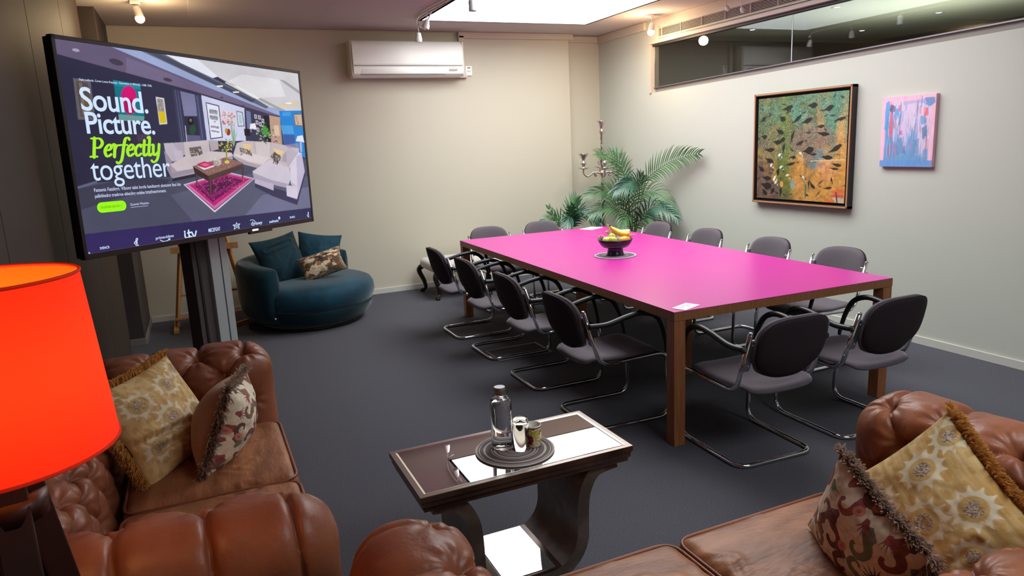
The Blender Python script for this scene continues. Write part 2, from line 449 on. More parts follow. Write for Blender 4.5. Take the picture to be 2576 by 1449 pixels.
# air grille above the clerestory
gt = thing('air_grille', 'long white slatted air grille above the clerestory window', 'vent', (0, 0, 0))
GY0, GY1, GZ0, GZ1 = -1.16, -8.4, 2.688, 2.775
gb = bmesh.new()
for z, h in ((GZ0 - 0.008, 0.016), (GZ1 + 0.008, 0.016)): box(gb, (-0.012, (GY0 + GY1) / 2, z), (0.02, GY0 - GY1, h), 0.002)
box(gb, (-0.012, GY0 + 0.006, (GZ0 + GZ1) / 2), (0.02, 0.016, GZ1 - GZ0 + 0.03), 0.002)
obj('frame', gb, M_TRUNK, gt, smooth=False)
obj('shade_backing', B((-0.002, (GY0 + GY1) / 2, (GZ0 + GZ1) / 2), (0.003, GY0 - GY1, GZ1 - GZ0)), mat('grille_shade_black', (30, 26, 25), 0.95), gt, smooth=False)  # near-black sheet standing in for the shade behind the slats
for k in range(7):
    z = GZ0 + (k + 0.5) * (GZ1 - GZ0) / 7
    obj('slat', B((-0.012, (GY0 + GY1) / 2, z), (0.005, GY0 - GY1 - 0.02, 0.0042)), M_TRUNK, gt, smooth=False)
y = GY0 - 0.06
while y > GY1:
    obj('mullion', B((-0.016, y, (GZ0 + GZ1) / 2), (0.012, 0.006, GZ1 - GZ0)), M_TRUNK, gt, smooth=False)
    y -= 0.34
struct(obj('trim_5', B((-0.012, -5.0, 2.835), (0.024, 7.6, 0.09), 0.003), M_TRUNK, smooth=False), 'plain painted fascia above the air grille')

# air conditioner on the back wall
ac = thing('air_conditioner', 'white wall-mounted split air conditioner on the back wall', 'air conditioner', (-2.566, 0, 2.382))
prof = [(0, 0.0), (-0.16, 0.0), (-0.205, 0.03), (-0.212, 0.095), (-0.205, 0.11), (-0.218, 0.125), (-0.215, 0.30), (-0.19, 0.355), (-0.16, 0.374), (0, 0.374)]
b = bmesh.new(); prism(b, prof, -0.612, 0.612, 'yz')
bmesh.ops.bevel(b, geom=[e for e in b.edges], offset=0.004, segments=2, affect='EDGES')
obj('body', b, M_WHITEPL, ac, smooth=True, angle=35)
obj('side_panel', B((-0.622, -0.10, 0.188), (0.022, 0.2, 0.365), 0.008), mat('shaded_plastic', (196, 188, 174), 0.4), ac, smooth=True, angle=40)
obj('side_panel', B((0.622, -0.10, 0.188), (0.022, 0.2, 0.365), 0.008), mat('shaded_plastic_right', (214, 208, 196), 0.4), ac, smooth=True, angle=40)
b = B((-0.07, -0.199, 0.052), (0.92, 0.024, 0.052), 0.006)
fl = obj('louvre', b, M_WHITEPL, ac, smooth=True, angle=40)
obj('louvre_gap', B((-0.07, -0.200, 0.082), (0.94, 0.018, 0.008)), M_GREYPL, fl, smooth=False)
obj('louvre_gap', B((-0.07, -0.198, 0.022), (0.94, 0.018, 0.007)), M_GREYPL, fl, smooth=False)
obj('seam', B((0, -0.2165, 0.112), (1.2, 0.006, 0.003)), M_GREYPL, ac, smooth=False)
obj('indicator_panel', B((0.495, -0.208, 0.068), (0.10, 0.012, 0.022), 0.003), mat('indicator_grey', (170, 176, 170), 0.3), ac, smooth=False)
for k in range(4): obj('indicator', B((0.46 + k * 0.02, -0.215, 0.056), (0.008, 0.004, 0.004)), M_GREYPL, ac, smooth=False)
# pipe trunking dropping beside it and the wired remote
tr = bmesh.new()
box(tr, (-1.893, -0.022, 2.61), (0.066, 0.044, 0.46), 0.006); box(tr, (-1.90, -0.03, 2.395), (0.11, 0.05, 0.035), 0.006)
struct(obj('trim_6', tr, M_TRUNK, smooth=False), 'vertical pipe trunking beside the air conditioner')
rc = thing('wall_thermostat', 'small white thermostat on the trunking right of the air conditioner', 'thermostat', (-1.815, 0, 2.456))
obj('case', B((0, -0.010, 0), (0.078, 0.020, 0.108), 0.006), M_WHITEPL, rc, smooth=True, angle=40)
obj('display', B((0, -0.0205, 0.034), (0.036, 0.002, 0.014)), M_GREYPL, rc, smooth=False)
text_mesh('marking', 'BEKI', M_GREYPL, rc, (-0.018, -0.0212, -0.012), (1, 0, 0), (0, 0, 1), width=0.036, height=0.016)

# ------------------------------------------------------------------ ceiling spotlights
def spot_head(parent, name, p, aim, m, L=0.07, r0=0.018, r1=0.034, lit=False):
    b = bmesh.new()
    prof = [(0.0, 0.0), (r0, 0.002), (r0 * 1.35, L * 0.25), (r1 * 0.95, L * 0.62), (r1, L * 0.66), (r1, L * 0.96), (r1 * 1.02, L), (r1 * 0.9, L)]
    lathe(b, [(r, -z) for r, z in prof], 24, cap=False)
    b2 = bmesh.new(); lathe(b2, [(0, -L * 0.93), (r1 * 0.9, -L * 0.99)], 20, cap=False)
    q = Vector(aim).normalized().to_track_quat('-Z', 'Y').to_matrix().to_4x4()
    for bb in (b, b2): bmesh.ops.transform(bb, matrix=Matrix.Translation(p) @ q, verts=bb.verts)
    h = obj(name, b, m, parent)
    obj('lens', b2, M_GLOW if lit else M_FILLLED, h)
    return h
# flexible cable rail with unlit heads beside the skylight
tk = thing('track_light', 'curved ceiling cable rail with three unlit white spot heads beside the skylight', 'light', (-2.66, -1.0, ZC))
b = bmesh.new()
tube(b, smooth_path([(0.05, 0.28, -0.05), (0.015, 0.18, -0.03), (-0.02, 0.0, -0.025), (-0.03, -0.3, -0.025), (0.0, -0.8, -0.025), (0.06, -1.5, -0.025)], 8), 0.010, 8)
obj('rail', b, M_LAMPW, tk)
b = bmesh.new()
tube(b, smooth_path([(0.062, 0.28, -0.056), (0.03, 0.18, -0.038), (-0.005, 0.0, -0.034), (-0.015, -0.3, -0.034), (0.015, -0.8, -0.034), (0.07, -1.5, -0.034)], 8), 0.0035, 6)
obj('conductor', b, M_DARKTRIM, tk)
b = bmesh.new(); bar(b, (0.055, 0.28, -0.05), (0.06, 0.28, -0.13), 0.006, 0.006); bar(b, (0.055, 0.28, -0.06), (0.12, 0.25, -0.10), 0.012, 0.005); obj('arm', b, M_LAMPW, tk)
spot_head(tk, 'lamp_head', (0.06, 0.28, -0.125), (0.0, 0.25, -1), M_LAMPW, 0.085)
b = bmesh.new(); bar(b, (-0.03, -0.28, -0.025), (-0.025, -0.28, -0.10), 0.006, 0.006); bar(b, (0.02, -0.28, -0.03), (-0.02, -0.28, -0.10), 0.005, 0.010); obj('arm', b, M_LAMPW, tk)
spot_head(tk, 'lamp_head', (-0.025, -0.28, -0.095), (-0.25, 0.1, -1), M_LAMPW, 0.085)
b = bmesh.new(); bar(b, (0.03, -1.1, -0.02), (0.12, -1.06, -0.03), 0.006, 0.006); bar(b, (0.12, -1.06, -0.03), (0.125, -1.06, -0.09), 0.006, 0.006); obj('arm', b, M_LAMPW, tk)
spot_head(tk, 'lamp_head', (0.125, -1.06, -0.055), (0.0, 0.0, -1), M_ALU, 0.10, 0.024, 0.032)
# lit spots
def lit_spot(x, y, lab, rod, dx, dy, aim, drop):
    t = thing('spotlight', lab, 'light', (x, y, ZC), group='lit warm ceiling spotlights')
    b = bmesh.new(); box(b, (0, 0, -0.014), (0.075, 0.05, 0.028), 0.004); obj('ceiling_rose', b, M_LAMPW, t, smooth=False)
    b = bmesh.new(); bar(b, (dx * 0.5, dy * 0.5, -0.02), (dx, dy, -rod), 0.007, 0.007, 0.001); obj('rod', b, M_LAMPW, t, smooth=False)
    h = spot_head(t, 'lamp_head', (dx, dy, -rod + 0.01), aim, M_LAMPW, 0.10, 0.022, 0.033, True)
    b = bmesh.new(); A = Vector(aim).normalized(); sphere(b, Vector((dx, dy, -rod)) + A * 0.085, 0.036, 1, 1, 1); obj('glass_bulb', b, M_GLOW, t)
    return t
lit_spot(-5.10, -1.22, 'glowing warm spotlight on the ceiling above the television', 0.055, 0.0, 0.0, (0.25, -0.1, -1), 0)
lit_spot(-0.27, -1.36, 'glowing white spotlight on the ceiling near the clerestory corner', 0.10, 0.02, -0.02, (-0.3, -0.1, -1), 0)
light('spot_glow_left', 'POINT', (-5.05, -1.28, 2.66), 13, (1.0, 0.72, 0.40), 0.05)
light('spot_glow_right', 'POINT', (-0.33, -1.40, 2.62), 17, (1.0, 0.70, 0.42), 0.05)
# two tiny heads hanging in front of the grille
for (yy2, zz2, lb) in ((-2.42, 2.77, 'tiny white spot head hanging before the air grille, upper one'), (-2.62, 2.72, 'tiny white spot head on a thin rod before the air grille')):
    t = thing('spotlight', lb, 'light', (-0.16, yy2, ZC))
    b = bmesh.new(); box(b, (0, 0, -0.008), (0.03, 0.03, 0.016), 0.002); bar(b, (0, 0, 0), (0, 0, zz2 - ZC), 0.005, 0.005); obj('rod', b, M_LAMPW, t, smooth=False)
    spot_head(t, 'lamp_head', (0, 0, zz2 - ZC + 0.004), (0.6, 0.3, -0.5), M_LAMPW, 0.045, 0.012, 0.02)
# ================================================================== MEETING TABLE
TY = math.radians(-1.41)
TCX, TCY = -2.687 + 0.5 * 1.551 * math.cos(TY) - 0.5 * 3.444 * math.sin(TY), -5.018 + 0.5 * 1.551 * math.sin(TY) + 0.5 * 3.444 * math.cos(TY)
tb = thing('meeting_table', 'long magenta-topped meeting table with walnut edges and square legs', 'table', (TCX, TCY, 0), TY)
W2, L2 = 1.551 / 2, 3.444 / 2
obj('tabletop', B((0, 0, 0.7155), (2 * W2 - 0.004, 2 * L2 - 0.004, 0.047), 0.0015), M_WOOD, tb, smooth=False)
obj('laminate_surface', B((0, 0, 0.739), (2 * W2, 2 * L2, 0.003), 0.0008), M_PINK, tb, smooth=False)
for s in (-1, 1):
    obj('edge_board', B((0, s * (L2 - 0.012), 0.7135), (2 * W2, 0.024, 0.047), 0.001), M_WOOD, tb, smooth=False)
    e = B((0, 0, 0), (2 * L2 - 0.05, 0.024, 0.047), 0.001)
    eo = obj('edge_board', e, M_WOOD, tb, smooth=False); eo.location = (s * (W2 - 0.012), 0, 0.7135); eo.rotation_euler = (0, 0, PI / 2)
for sx in (-1, 1):
    for sy in (-1, 1):
        obj('leg', B((sx * (W2 - 0.036), sy * (L2 - 0.036), 0.344), (0.07, 0.07, 0.688), 0.002), M_WOODX, tb, smooth=False)
for sy in (-1, 1): obj('inner_leg', B((0, sy * 0.75, 0.344), (0.07, 0.07, 0.688), 0.002), M_WOODX, tb, smooth=False)
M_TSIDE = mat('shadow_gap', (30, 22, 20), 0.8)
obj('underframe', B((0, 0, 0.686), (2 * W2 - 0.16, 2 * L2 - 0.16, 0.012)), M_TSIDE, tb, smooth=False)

# ================================================================== CANTILEVER CHAIRS
def make_chair(label, group):
    t = thing('cantilever_chair', label, 'chair', group=group)
    W = 0.23; R = 0.0125
    half = [(0, 0, R), (-W, 0, R), (-W, 0.50, R), (-W, 0.485, 0.405), (-W, 0.045, 0.388), (-W, -0.055, 0.705)]
    pts = [(-p[0], p[1], p[2]) for p in reversed(half[1:])] + half[1:]
    P = fillet(pts, 0.075, 6)
    b = tube(bmesh.new(), P, R, 10)
    fr = obj('frame', b, M_CHROME, t)
    for s in (-1, 1):
        b = bmesh.new(); sphere(b, (s * W, -0.056, 0.708), 0.0125, 1, 1, 0.7, 10, 6); obj('end_cap', b, M_SATIN, fr)
    # seat: curved upholstered pad
    def seatfn(u, v):
        x = -0.215 + 0.43 * u; y = -0.045 + 0.53 * v
        cx = abs(2 * u - 1)
        z = 0.425 - 0.022 * math.sin(PI * v) + 0.012 * cx ** 2
        if v > 0.82: z -= 0.032 * ((v - 0.82) / 0.18) ** 2
        if v < 0.22: z -= 0.028 * ((0.22 - v) / 0.22) ** 2
        return x, y, z
    nu, nv = 14, 16
    b = bmesh.new(); T = []; Bt = []
    for j in range(nv + 1):
        rt, rb = [], []
        for i in range(nu + 1):
            u, v = i / nu, j / nv
            x, y, z = seatfn(u, v)
            # rounded outline
            ex = abs(2 * u - 1); ey = abs(2 * v - 1)
            k = (ex ** 6 + ey ** 6) ** (1 / 6) if max(ex, ey) > 0 else 0
            sc = max(ex, ey) / k if k > 0 else 1
            x *= sc; y = 0.22 + (y - 0.22) * sc
            edge = max(ex, ey) ** 8
            rt.append(b.verts.new((x, y, z + 0.012 - 0.016 * edge))); rb.append(b.verts.new((x * 0.97, 0.22 + (y - 0.22) * 0.97, z - 0.026 + 0.012 * edge)))
        T.append(rt); Bt.append(rb)
    for j in range(nv):
        for i in range(nu):
            b.faces.new((T[j][i], T[j][i + 1], T[j + 1][i + 1], T[j + 1][i]))
            b.faces.new((Bt[j][i], Bt[j + 1][i], Bt[j + 1][i + 1], Bt[j][i + 1]))
    for i in range(nu):
        b.faces.new((T[0][i], Bt[0][i], Bt[0][i + 1], T[0][i + 1])); b.faces.new((T[nv][i], T[nv][i + 1], Bt[nv][i + 1], Bt[nv][i]))
    for j in range(nv):
        b.faces.new((T[j][0], T[j + 1][0], Bt[j + 1][0], Bt[j][0])); b.faces.new((T[j][nu], Bt[j][nu], Bt[j + 1][nu], T[j + 1][nu]))
    obj('seat', b, M_FAB, t)
    # backrest shell and pad
    def backpanel(name, off, th, grow, m):
        nu, nv = 16, 14
        b = bmesh.new(); A = []; Z = []
        for j in range(nv + 1):
            ra, rz = [], []
            for i in range(nu + 1):
                a = 2 * i / nu - 1; c = 2 * j / nv - 1
                ex, ey = abs(a), abs(c)
                p = 3.2 if c > 0 else 2.6
                k = (ex ** p + ey ** p) ** (1 / p)
                sc = max(ex, ey) / k if k > 0 else 1
                x = a * sc * (0.203 + grow) * (1 - 0.03 * (c < 0) * ey); zz = c * sc * (0.157 + grow)
                z = 0.622 + zz
                y = -0.012 - (z - 0.43) * 0.235 - 0.045 * (1 - (x / 0.22) ** 2) + 0.03 * max(0, -c) ** 2 + off
                e = max(ex, ey) ** 6
                ra.append(b.verts.new((x, y + th * (1 - e) * 0.5 + th * 0.3, z))); rz.append(b.verts.new((x, y - th * (1 - e) * 0.3 - th * 0.3, z)))
            A.append(ra); Z.append(rz)
        for j in range(nv):
            for i in range(nu):
                b.faces.new((A[j][i], A[j + 1][i], A[j + 1][i + 1], A[j][i + 1])); b.faces.new((Z[j][i], Z[j][i + 1], Z[j + 1][i + 1], Z[j + 1][i]))
        for i in range(nu):
            b.faces.new((A[0][i], A[0][i + 1], Z[0][i + 1], Z[0][i])); b.faces.new((A[nv][i], Z[nv][i], Z[nv][i + 1], A[nv][i + 1]))
        for j in range(nv):
            b.faces.new((A[j][0], Z[j][0], Z[j + 1][0], A[j + 1][0])); b.faces.new((A[j][nu], A[j + 1][nu], Z[j + 1][nu], Z[j][nu]))
        bmesh.ops.recalc_face_normals(b, faces=b.faces)
        return obj(name, b, m, t)
    backpanel('backrest', 0.016, 0.030, 0.004, M_FAB)
    backpanel('backrest_shell', -0.008, 0.018, 0.002, M_FABD)
    for s in (-1, 1):
        b = bmesh.new(); q = Matrix.Rotation(0.27, 3, 'X')
        box(b, (s * 0.214, -0.022, 0.59), (0.042, 0.016, 0.17), 0.004, q)
        br = obj('bracket', b, M_SATIN, t, smooth=False)
        for dz in (-0.055, 0.055):
            b = bmesh.new(); sphere(b, (s * 0.208, -0.031 - dz * 0.28, 0.59 + dz), 0.005, 1, 0.6, 1, 8, 5); obj('screw', b, M_CHROME, br)
        # armrest
        x = s * 0.252
        path = smooth_path([(x, -0.036, 0.628), (x, 0.08, 0.625), (x, 0.22, 0.655), (x, 0.32, 0.662), (x, 0.405, 0.625), (x - s * 0.008, 0.45, 0.545), (x - s * 0.016, 0.475, 0.45), (x - s * 0.02, 0.480, 0.405)], 5)
        b = tube(bmesh.new(), path, lambda u: 0.0155 if u < 0.62 else 0.0155 - 0.006 * (u - 0.62) / 0.38, 10)
        ar = obj('armrest', b, M_BLACK, t)
        b = bmesh.new(); bar(b, (s * W, -0.028, 0.628), (x, -0.032, 0.628), 0.016, 0.016, 0.003); obj('arm_joint', b, M_SATIN, ar, smooth=False)
    return t

G = 'cantilever chairs round the meeting table'
chair_spots = [
    (-2.945, -4.410, -PI / 2 - 0.03, 'grey cantilever armchair on the left side of table, nearest the coffee table'),
    (-2.940, -3.640, -PI / 2 - 0.02, 'second grey cantilever armchair from the near end of the table left side'),
    (-2.935, -2.850, -PI / 2, 'third grey cantilever armchair from the near end of the table left side'),
    (-2.945, -2.150, -PI / 2 - 0.02, 'grey cantilever armchair in front of the upholstered stool, farthest on the left side'),
    (-0.745, -4.270, PI / 2 + 0.02, 'grey cantilever armchair on the wall side of table, below the small pink painting'),
    (-0.735, -3.570, PI / 2, 'grey cantilever armchair on the wall side of table, below the framed leaf painting'),
    (-0.735, -2.780, PI / 2, 'grey cantilever armchair on the wall side, left of the framed painting'),
    (-0.735, -2.040, PI / 2, 'grey cantilever armchair on the wall side in front of the tall palm'),
    (-2.345, -5.405, -0.04, 'grey cantilever armchair at the near table end, beside the left corner leg'),
    (-1.650, -5.405, -0.02, 'grey cantilever armchair at the near table end, beside the right corner leg'),
    (-2.110, -1.170, PI, 'grey cantilever armchair at the far table end, in front of the bare wall'),
    (-1.480, -1.150, PI, 'grey cantilever armchair at the far table end, beside the small palm'),
]
chair0 = make_chair(chair_spots[0][3], G)
for k, (x, y, rz, lb) in enumerate(chair_spots):
    c = chair0 if k == 0 else copy_tree(chair0)
    c.location = (x, y, 0); c.rotation_euler = (0, 0, rz); c['label'] = lb

# ================================================================== THINGS ON THE TABLE
ZT = 0.7405
def placemat(name, label, loc, R, m1, m2, rings):
    t = thing(name, label, 'placemat', loc)
    rr = np.linspace(0.006, R - 0.004, rings)
    b1 = bmesh.new(); b2 = bmesh.new()
    lathe(b1, [(0, 0.0), (R - 0.004, 0.0), (R - 0.004, 0.0022), (0, 0.0022)], 48, cap=False)
    for k, r in enumerate(rr):
        bb = b1 if RNG.random() < 0.5 else b2
        w = (R / rings) * 0.55
        P = [(r * math.cos(a), r * math.sin(a), 0.0028) for a in np.linspace(0, 2 * PI, 49)[:-1]]
        tube(bb, P, w, 5, True)
    o1 = obj('braid', b1, m1, t); o1['kind'] = 'stuff'
    o2 = obj('braid', b2, m2, t); o2['kind'] = 'stuff'
    return t
M_MAT1 = mat('dark_grey_braid', (112, 103, 102), 0.85, bump=(300, 0.5, 0.001)); M_MAT2 = mat('pale_grey_braid', (196, 186, 180), 0.85, bump=(300, 0.5, 0.001))
M_MAT3 = mat('pale_silver_braid', (186, 180, 186), 0.6, bump=(300, 0.5, 0.001)); M_MAT4 = mat('mid_grey_braid', (130, 122, 128), 0.7)
placemat('placemat', 'round silver-grey woven placemat under the fruit bowl', (-1.956, -3.30, ZT), 0.162, M_MAT3, M_MAT4, 22)
bx, by = -1.958, -3.305
bowl = thing('fruit_bowl', 'dark navy footed bowl of fruit in the middle of the magenta table', 'bowl', (bx, by, ZT + 0.0055))
b = bmesh.new(); lathe(b, [(0.0, 0.0), (0.066, 0.0), (0.070, 0.006), (0.064, 0.014), (0.058, 0.045), (0.060, 0.060)], 40, cap=False); obj('foot', b, M_NAVY, bowl)
b = bmesh.new(); lathe(b, [(0.0, 0.056), (0.060, 0.056), (0.098, 0.068), (0.108, 0.078), (0.122, 0.098), (0.134, 0.126), (0.131, 0.127), (0.118, 0.102), (0.095, 0.082), (0.05, 0.07), (0, 0.068)], 48, cap=False); bw_ = obj('bowl', b, mat('purple_black_glaze', (44, 30, 46), 0.2, spec=0.6), bowl)
b = bmesh.new(); tube(b, [(0.107 * math.cos(a), 0.107 * math.sin(a), 0.079) for a in np.linspace(0, 2 * PI, 49)[:-1]], 0.0022, 6, True); obj('glaze_line', b, mat('pale_glaze_line', (182, 170, 196), 0.3), bw_)
ZB = ZT + 0.0055
def fruit(name, label, m, loc, r, sx=1, sy=1, sz=1, tip=None, cat='fruit', group=None):
    b = bmesh.new(); sphere(b, (0, 0, 0), r, sx, sy, sz, 20, 14)
    for v in b.verts:
        if v.co.z > 0.6 * r * sz: v.co.z -= 0.25 * (v.co.z - 0.6 * r * sz)
    t = thing(name, label, cat, (bx + loc[0], by + loc[1], ZB + loc[2]), group=group)
    obj('flesh', b, m, t)
    if tip:
        b = bmesh.new(); tube(b, [(0, 0, r * sz * 0.8), (0.003, 0, r * sz + 0.012)], 0.0022, 6); obj('stalk', b, M_STEM, t)
    return t
M_YEL = mat('pale_yellow_green_skin', (214, 208, 104), 0.35, noise=((190, 190, 80), 20, 3, 0.35, 0.7)); M_LIME = mat('lime_skin', (178, 184, 70), 0.35)
M_ORA = mat('orange_gold_skin', (232, 168, 62), 0.35, noise=((222, 140, 60), 18, 3, 0.35, 0.7)); M_BAN = mat('banana_skin', (236, 206, 70), 0.4, noise=((214, 178, 52), 24, 3, 0.4, 0.75)); M_BAN2 = mat('pale_banana_skin', (244, 228, 170), 0.4)
fr_ = np.array([0.912, -0.409]); ff_ = np.array([0.409, 0.912])
def bp(a, b_, z): q = fr_ * a + ff_ * b_; return (q[0], q[1], z)
fruit('lemon', 'pale yellow lemon at the left front of the fruit bowl', M_YEL, bp(-0.066, -0.045, 0.122), 0.034, 1.2, 1, 0.95, group=None)
fruit('apple', 'yellow-green apple at the front of the fruit bowl', M_LIME, bp(-0.028, -0.068, 0.122), 0.036, tip=True)
fruit('pear', 'pale green pear behind the front apple', M_YEL, bp(-0.022, -0.005, 0.136), 0.034, 1, 1, 1.25, tip=True)
fruit('mango', 'orange mango at the right front of the fruit bowl', M_ORA, bp(0.062, -0.055, 0.120), 0.036, 1.35, 1, 0.95)
fruit('orange', 'small orange fruit by the right rim of the bowl', M_ORA, bp(0.082, 0.0, 0.122), 0.032)
for k, (o, mm, lb) in enumerate((((0, 0), M_BAN, 'yellow banana lying across the top of the fruit'), ((0.012, 0.046), M_BAN2, 'pale banana lying at the back of the fruit'))):
    t = thing('banana', lb, 'fruit', (bx, by, ZB))
    P = smooth_path([bp(-0.035, o[1], 0.222 - k * 0.006), bp(-0.01, o[1] - 0.005, 0.196), bp(0.03 + o[0], o[1] - 0.01, 0.170), bp(0.075 + o[0], o[1] - 0.012, 0.160 + k * 0.012), bp(0.108 + o[0], o[1] - 0.01, 0.166 + k * 0.012)], 6)
    b = tube(bmesh.new(), P, lambda u: 0.007 + 0.014 * math.sin(PI * min(1, max(0, (u - 0.08) / 0.95))) ** 0.6, 8); obj('peel', b, mm, t)
    b = tube(bmesh.new(), [P[0], Vector(P[0]) + Vector((-0.010, 0.0, 0.016))], 0.005, 6); obj('stalk', b, M_STEM, t)
M_SPRIG = mat('pink_cream_buds', (222, 196, 170), 0.6); M_SPRIGG = mat('olive_stem', (120, 118, 56), 0.6)
for k, (a, bb, lb) in enumerate(((bp(-0.06, -0.02, 0.13), bp(-0.138, -0.03, 0.152), 'sprig of pink buds hanging over the left rim of the bowl'), (bp(-0.03, 0.02, 0.15), bp(-0.062, 0.02, 0.185), 'short sprig of pink buds standing behind the lemon'),
                            (bp(-0.035, 0.03, 0.14), bp(-0.048, 0.03, 0.225), 'tall sprig of buds beside the banana stalk'), (bp(0.09, 0.0, 0.13), bp(0.140, 0.0, 0.152), 'sprig of pink buds over the right rim of the bowl'))):
    t = thing('bud_sprig', lb, 'sprig', (bx, by, ZB))
    P = smooth_path([a, tuple((np.array(a) + np.array(bb)) / 2 + np.array([0, 0, 0.008])), bb], 6)
    obj('stem', tube(bmesh.new(), P, 0.0022, 5), M_SPRIGG, t)
    b = bmesh.new()
    for i in range(34):
        q = Vector(P[int(RNG.integers(1, len(P)))]); sphere(b, q + Vector(RNG.normal(0, 0.0065, 3)), 0.0042, 1, 1, 1, 6, 4)
    obj('buds', b, M_SPRIG, t)['kind'] = 'stuff'
# papers / cards
def paper(name, label, c, w, h, rz, lines=True, z=ZT):
    t = thing(name, label, 'paper', (c[0], c[1], z), rz)
    obj('sheet', B((0, 0, 0.001), (w, h, 0.002), 0.0006), M_PAPER, t, smooth=False)
    if lines:
        b = bmesh.new(); rg = np.random.default_rng(3)
        for k in range(5):
            x = -w / 2 + 0.025
            while x < w / 2 - 0.02:
                L = rg.uniform(0.006, 0.016)
                if k == 1 or k == 2 or rg.random() < 0.3: box(b, (x + L / 2, h / 2 - 0.018 - k * (h - 0.03) / 5, 0.0023), (L, 0.0045, 0.0004))
                x += L + 0.005
        obj('faint_print', b, M_INK, t, smooth=False)['kind'] = 'stuff'
    return t
paper('information_card', 'white printed card on the near left corner of the magenta table', (-2.563, -4.952), 0.145, 0.085, 0.38)
paper('paper_sheet', 'white paper sheet on the far right corner of the magenta table', (-1.225, -1.693), 0.21, 0.148, 0.45, False)

# ================================================================== FLOOR BOX
fbx = thing('floor_box', 'metal-framed floor socket box under the left side chairs', 'floor box', (-2.66, -2.965, 0))
b = bmesh.new()
for (c, s) in (((0, -0.15, 0.003), (0.46, 0.022, 0.006)), ((0, 0.15, 0.003), (0.46, 0.022, 0.006)), ((-0.22, 0, 0.003), (0.022, 0.30, 0.006)), ((0.22, 0, 0.003), (0.022, 0.30, 0.006))): box(b, c, s, 0.001)
obj('frame', b, mat('grey_floor_trim', (112, 110, 122), 0.5), fbx, smooth=False)
obj('lid', B((0, 0, 0.002), (0.42, 0.28, 0.004), 0.001), M_CARPET, fbx, smooth=False)

# ================================================================== PAINTINGS
def smooth_noise(h, w, fy, fx, rg):
    g = rg.random((fy + 3, fx + 3)); yy = np.linspace(0, fy, h); xx = np.linspace(0, fx, w)
    y0 = yy.astype(int); x0 = xx.astype(int); ty = (yy - y0)[:, None]; tx = (xx - x0)[None]
    ty = ty * ty * (3 - 2 * ty); tx = tx * tx * (3 - 2 * tx)
    a = g[y0][:, x0]; b = g[y0][:, x0 + 1]; c = g[y0 + 1][:, x0]; d = g[y0 + 1][:, x0 + 1]
    return (a * (1 - tx) + b * tx) * (1 - ty) + (c * (1 - tx) + d * tx) * ty
def fbm(h, w, f, rg, octv=4, asp=(1, 1)):
    o = np.zeros((h, w)); a = 1; tot = 0
    for k in range(octv):
        o += a * smooth_noise(h, w, max(1, int(f * asp[0] * 2 ** k)), max(1, int(f * asp[1] * 2 ** k)), rg); tot += a; a *= 0.55
    return o / tot
def L3(c): return np.array(lin(c))
def poly_mask(xx, yy, pts):
    m = np.zeros(xx.shape, bool); n = len(pts)
    for i in range(n):
        x0, y0 = pts[i]; x1, y1 = pts[(i + 1) % n]
        if y0 == y1: continue
        c = ((y0 > yy) != (y1 > yy)) & (xx < (x1 - x0) * (yy - y0) / (y1 - y0) + x0)
        m ^= c
    return m
def fill(img, pts, col, alpha=1.0, noise=None):
    h, w = img.shape[:2]
    xs = [p[0] for p in pts]; ys = [p[1] for p in pts]
    i0 = max(0, int(min(ys) * h) - 1); i1 = min(h, int(max(ys) * h) + 2); j0 = max(0, int(min(xs) * w) - 1); j1 = min(w, int(max(xs) * w) + 2)
    if i1 <= i0 or j1 <= j0: return
    yy, xx = np.mgrid[i0:i1, j0:j1]
    m = poly_mask((xx + 0.5) / w, (yy + 0.5) / h, pts)
    c = col if callable(col) else L3(col)
    if callable(c): cc = c((xx + 0.5) / w, (yy + 0.5) / h)
    else: cc = np.broadcast_to(c, m.shape + (3,))
    if noise is not None: cc = cc * (1 + noise[0] * (noise[1][i0:i1, j0:j1, None] - 0.5))
    sub = img[i0:i1, j0:j1]
    sub[m] = sub[m] * (1 - alpha) + cc[m] * alpha
def ell(cx, cy, rx, ry, rot=0, n=24):
    c, s = math.cos(rot), math.sin(rot)
    return [(cx + rx * math.cos(a) * c - ry * math.sin(a) * s, cy + rx * math.cos(a) * s + ry * math.sin(a) * c) for a in np.linspace(0, 2 * PI, n + 1)[:-1]]
def leafshape(cx, cy, L, w, rot, asp=1.0):
    c, s = math.cos(rot), math.sin(rot); P = []
    for t, k in ((-1, 0), (-0.5, 0.35), (0.1, 1), (0.55, 0.75), (1, 0.1), (0.75, -0.5), (0.2, -0.7), (-0.4, -0.25)):
        x, y = t * L, k * w
        P.append((cx + x * c - y * s, cy + (x * s + y * c) * asp))
    return P
def canvas(name, parent, img, cx, w, h, axis_u, origin, m):
    """colour-per-vertex printed sheet, w along axis_u, top row first"""
    H, Wd = img.shape[:2]
    U = np.linspace(0, 1, Wd); V = np.linspace(0, 1, H)
    uu, vv = np.meshgrid(U, V)
    o = np.array(origin); au = np.array(axis_u)
    P = o + uu.reshape(-1, 1) * w * au + (1 - vv.reshape(-1, 1)) * h * np.array([0, 0, 1.0])
    idx = np.arange(H * Wd).reshape(H, Wd)
    F = np.stack([idx[:-1, :-1], idx[1:, :-1], idx[1:, 1:], idx[:-1, 1:]], -1).reshape(-1, 4)
    return obj_np(name, P, F, m, parent, False, img.reshape(-1, 3))

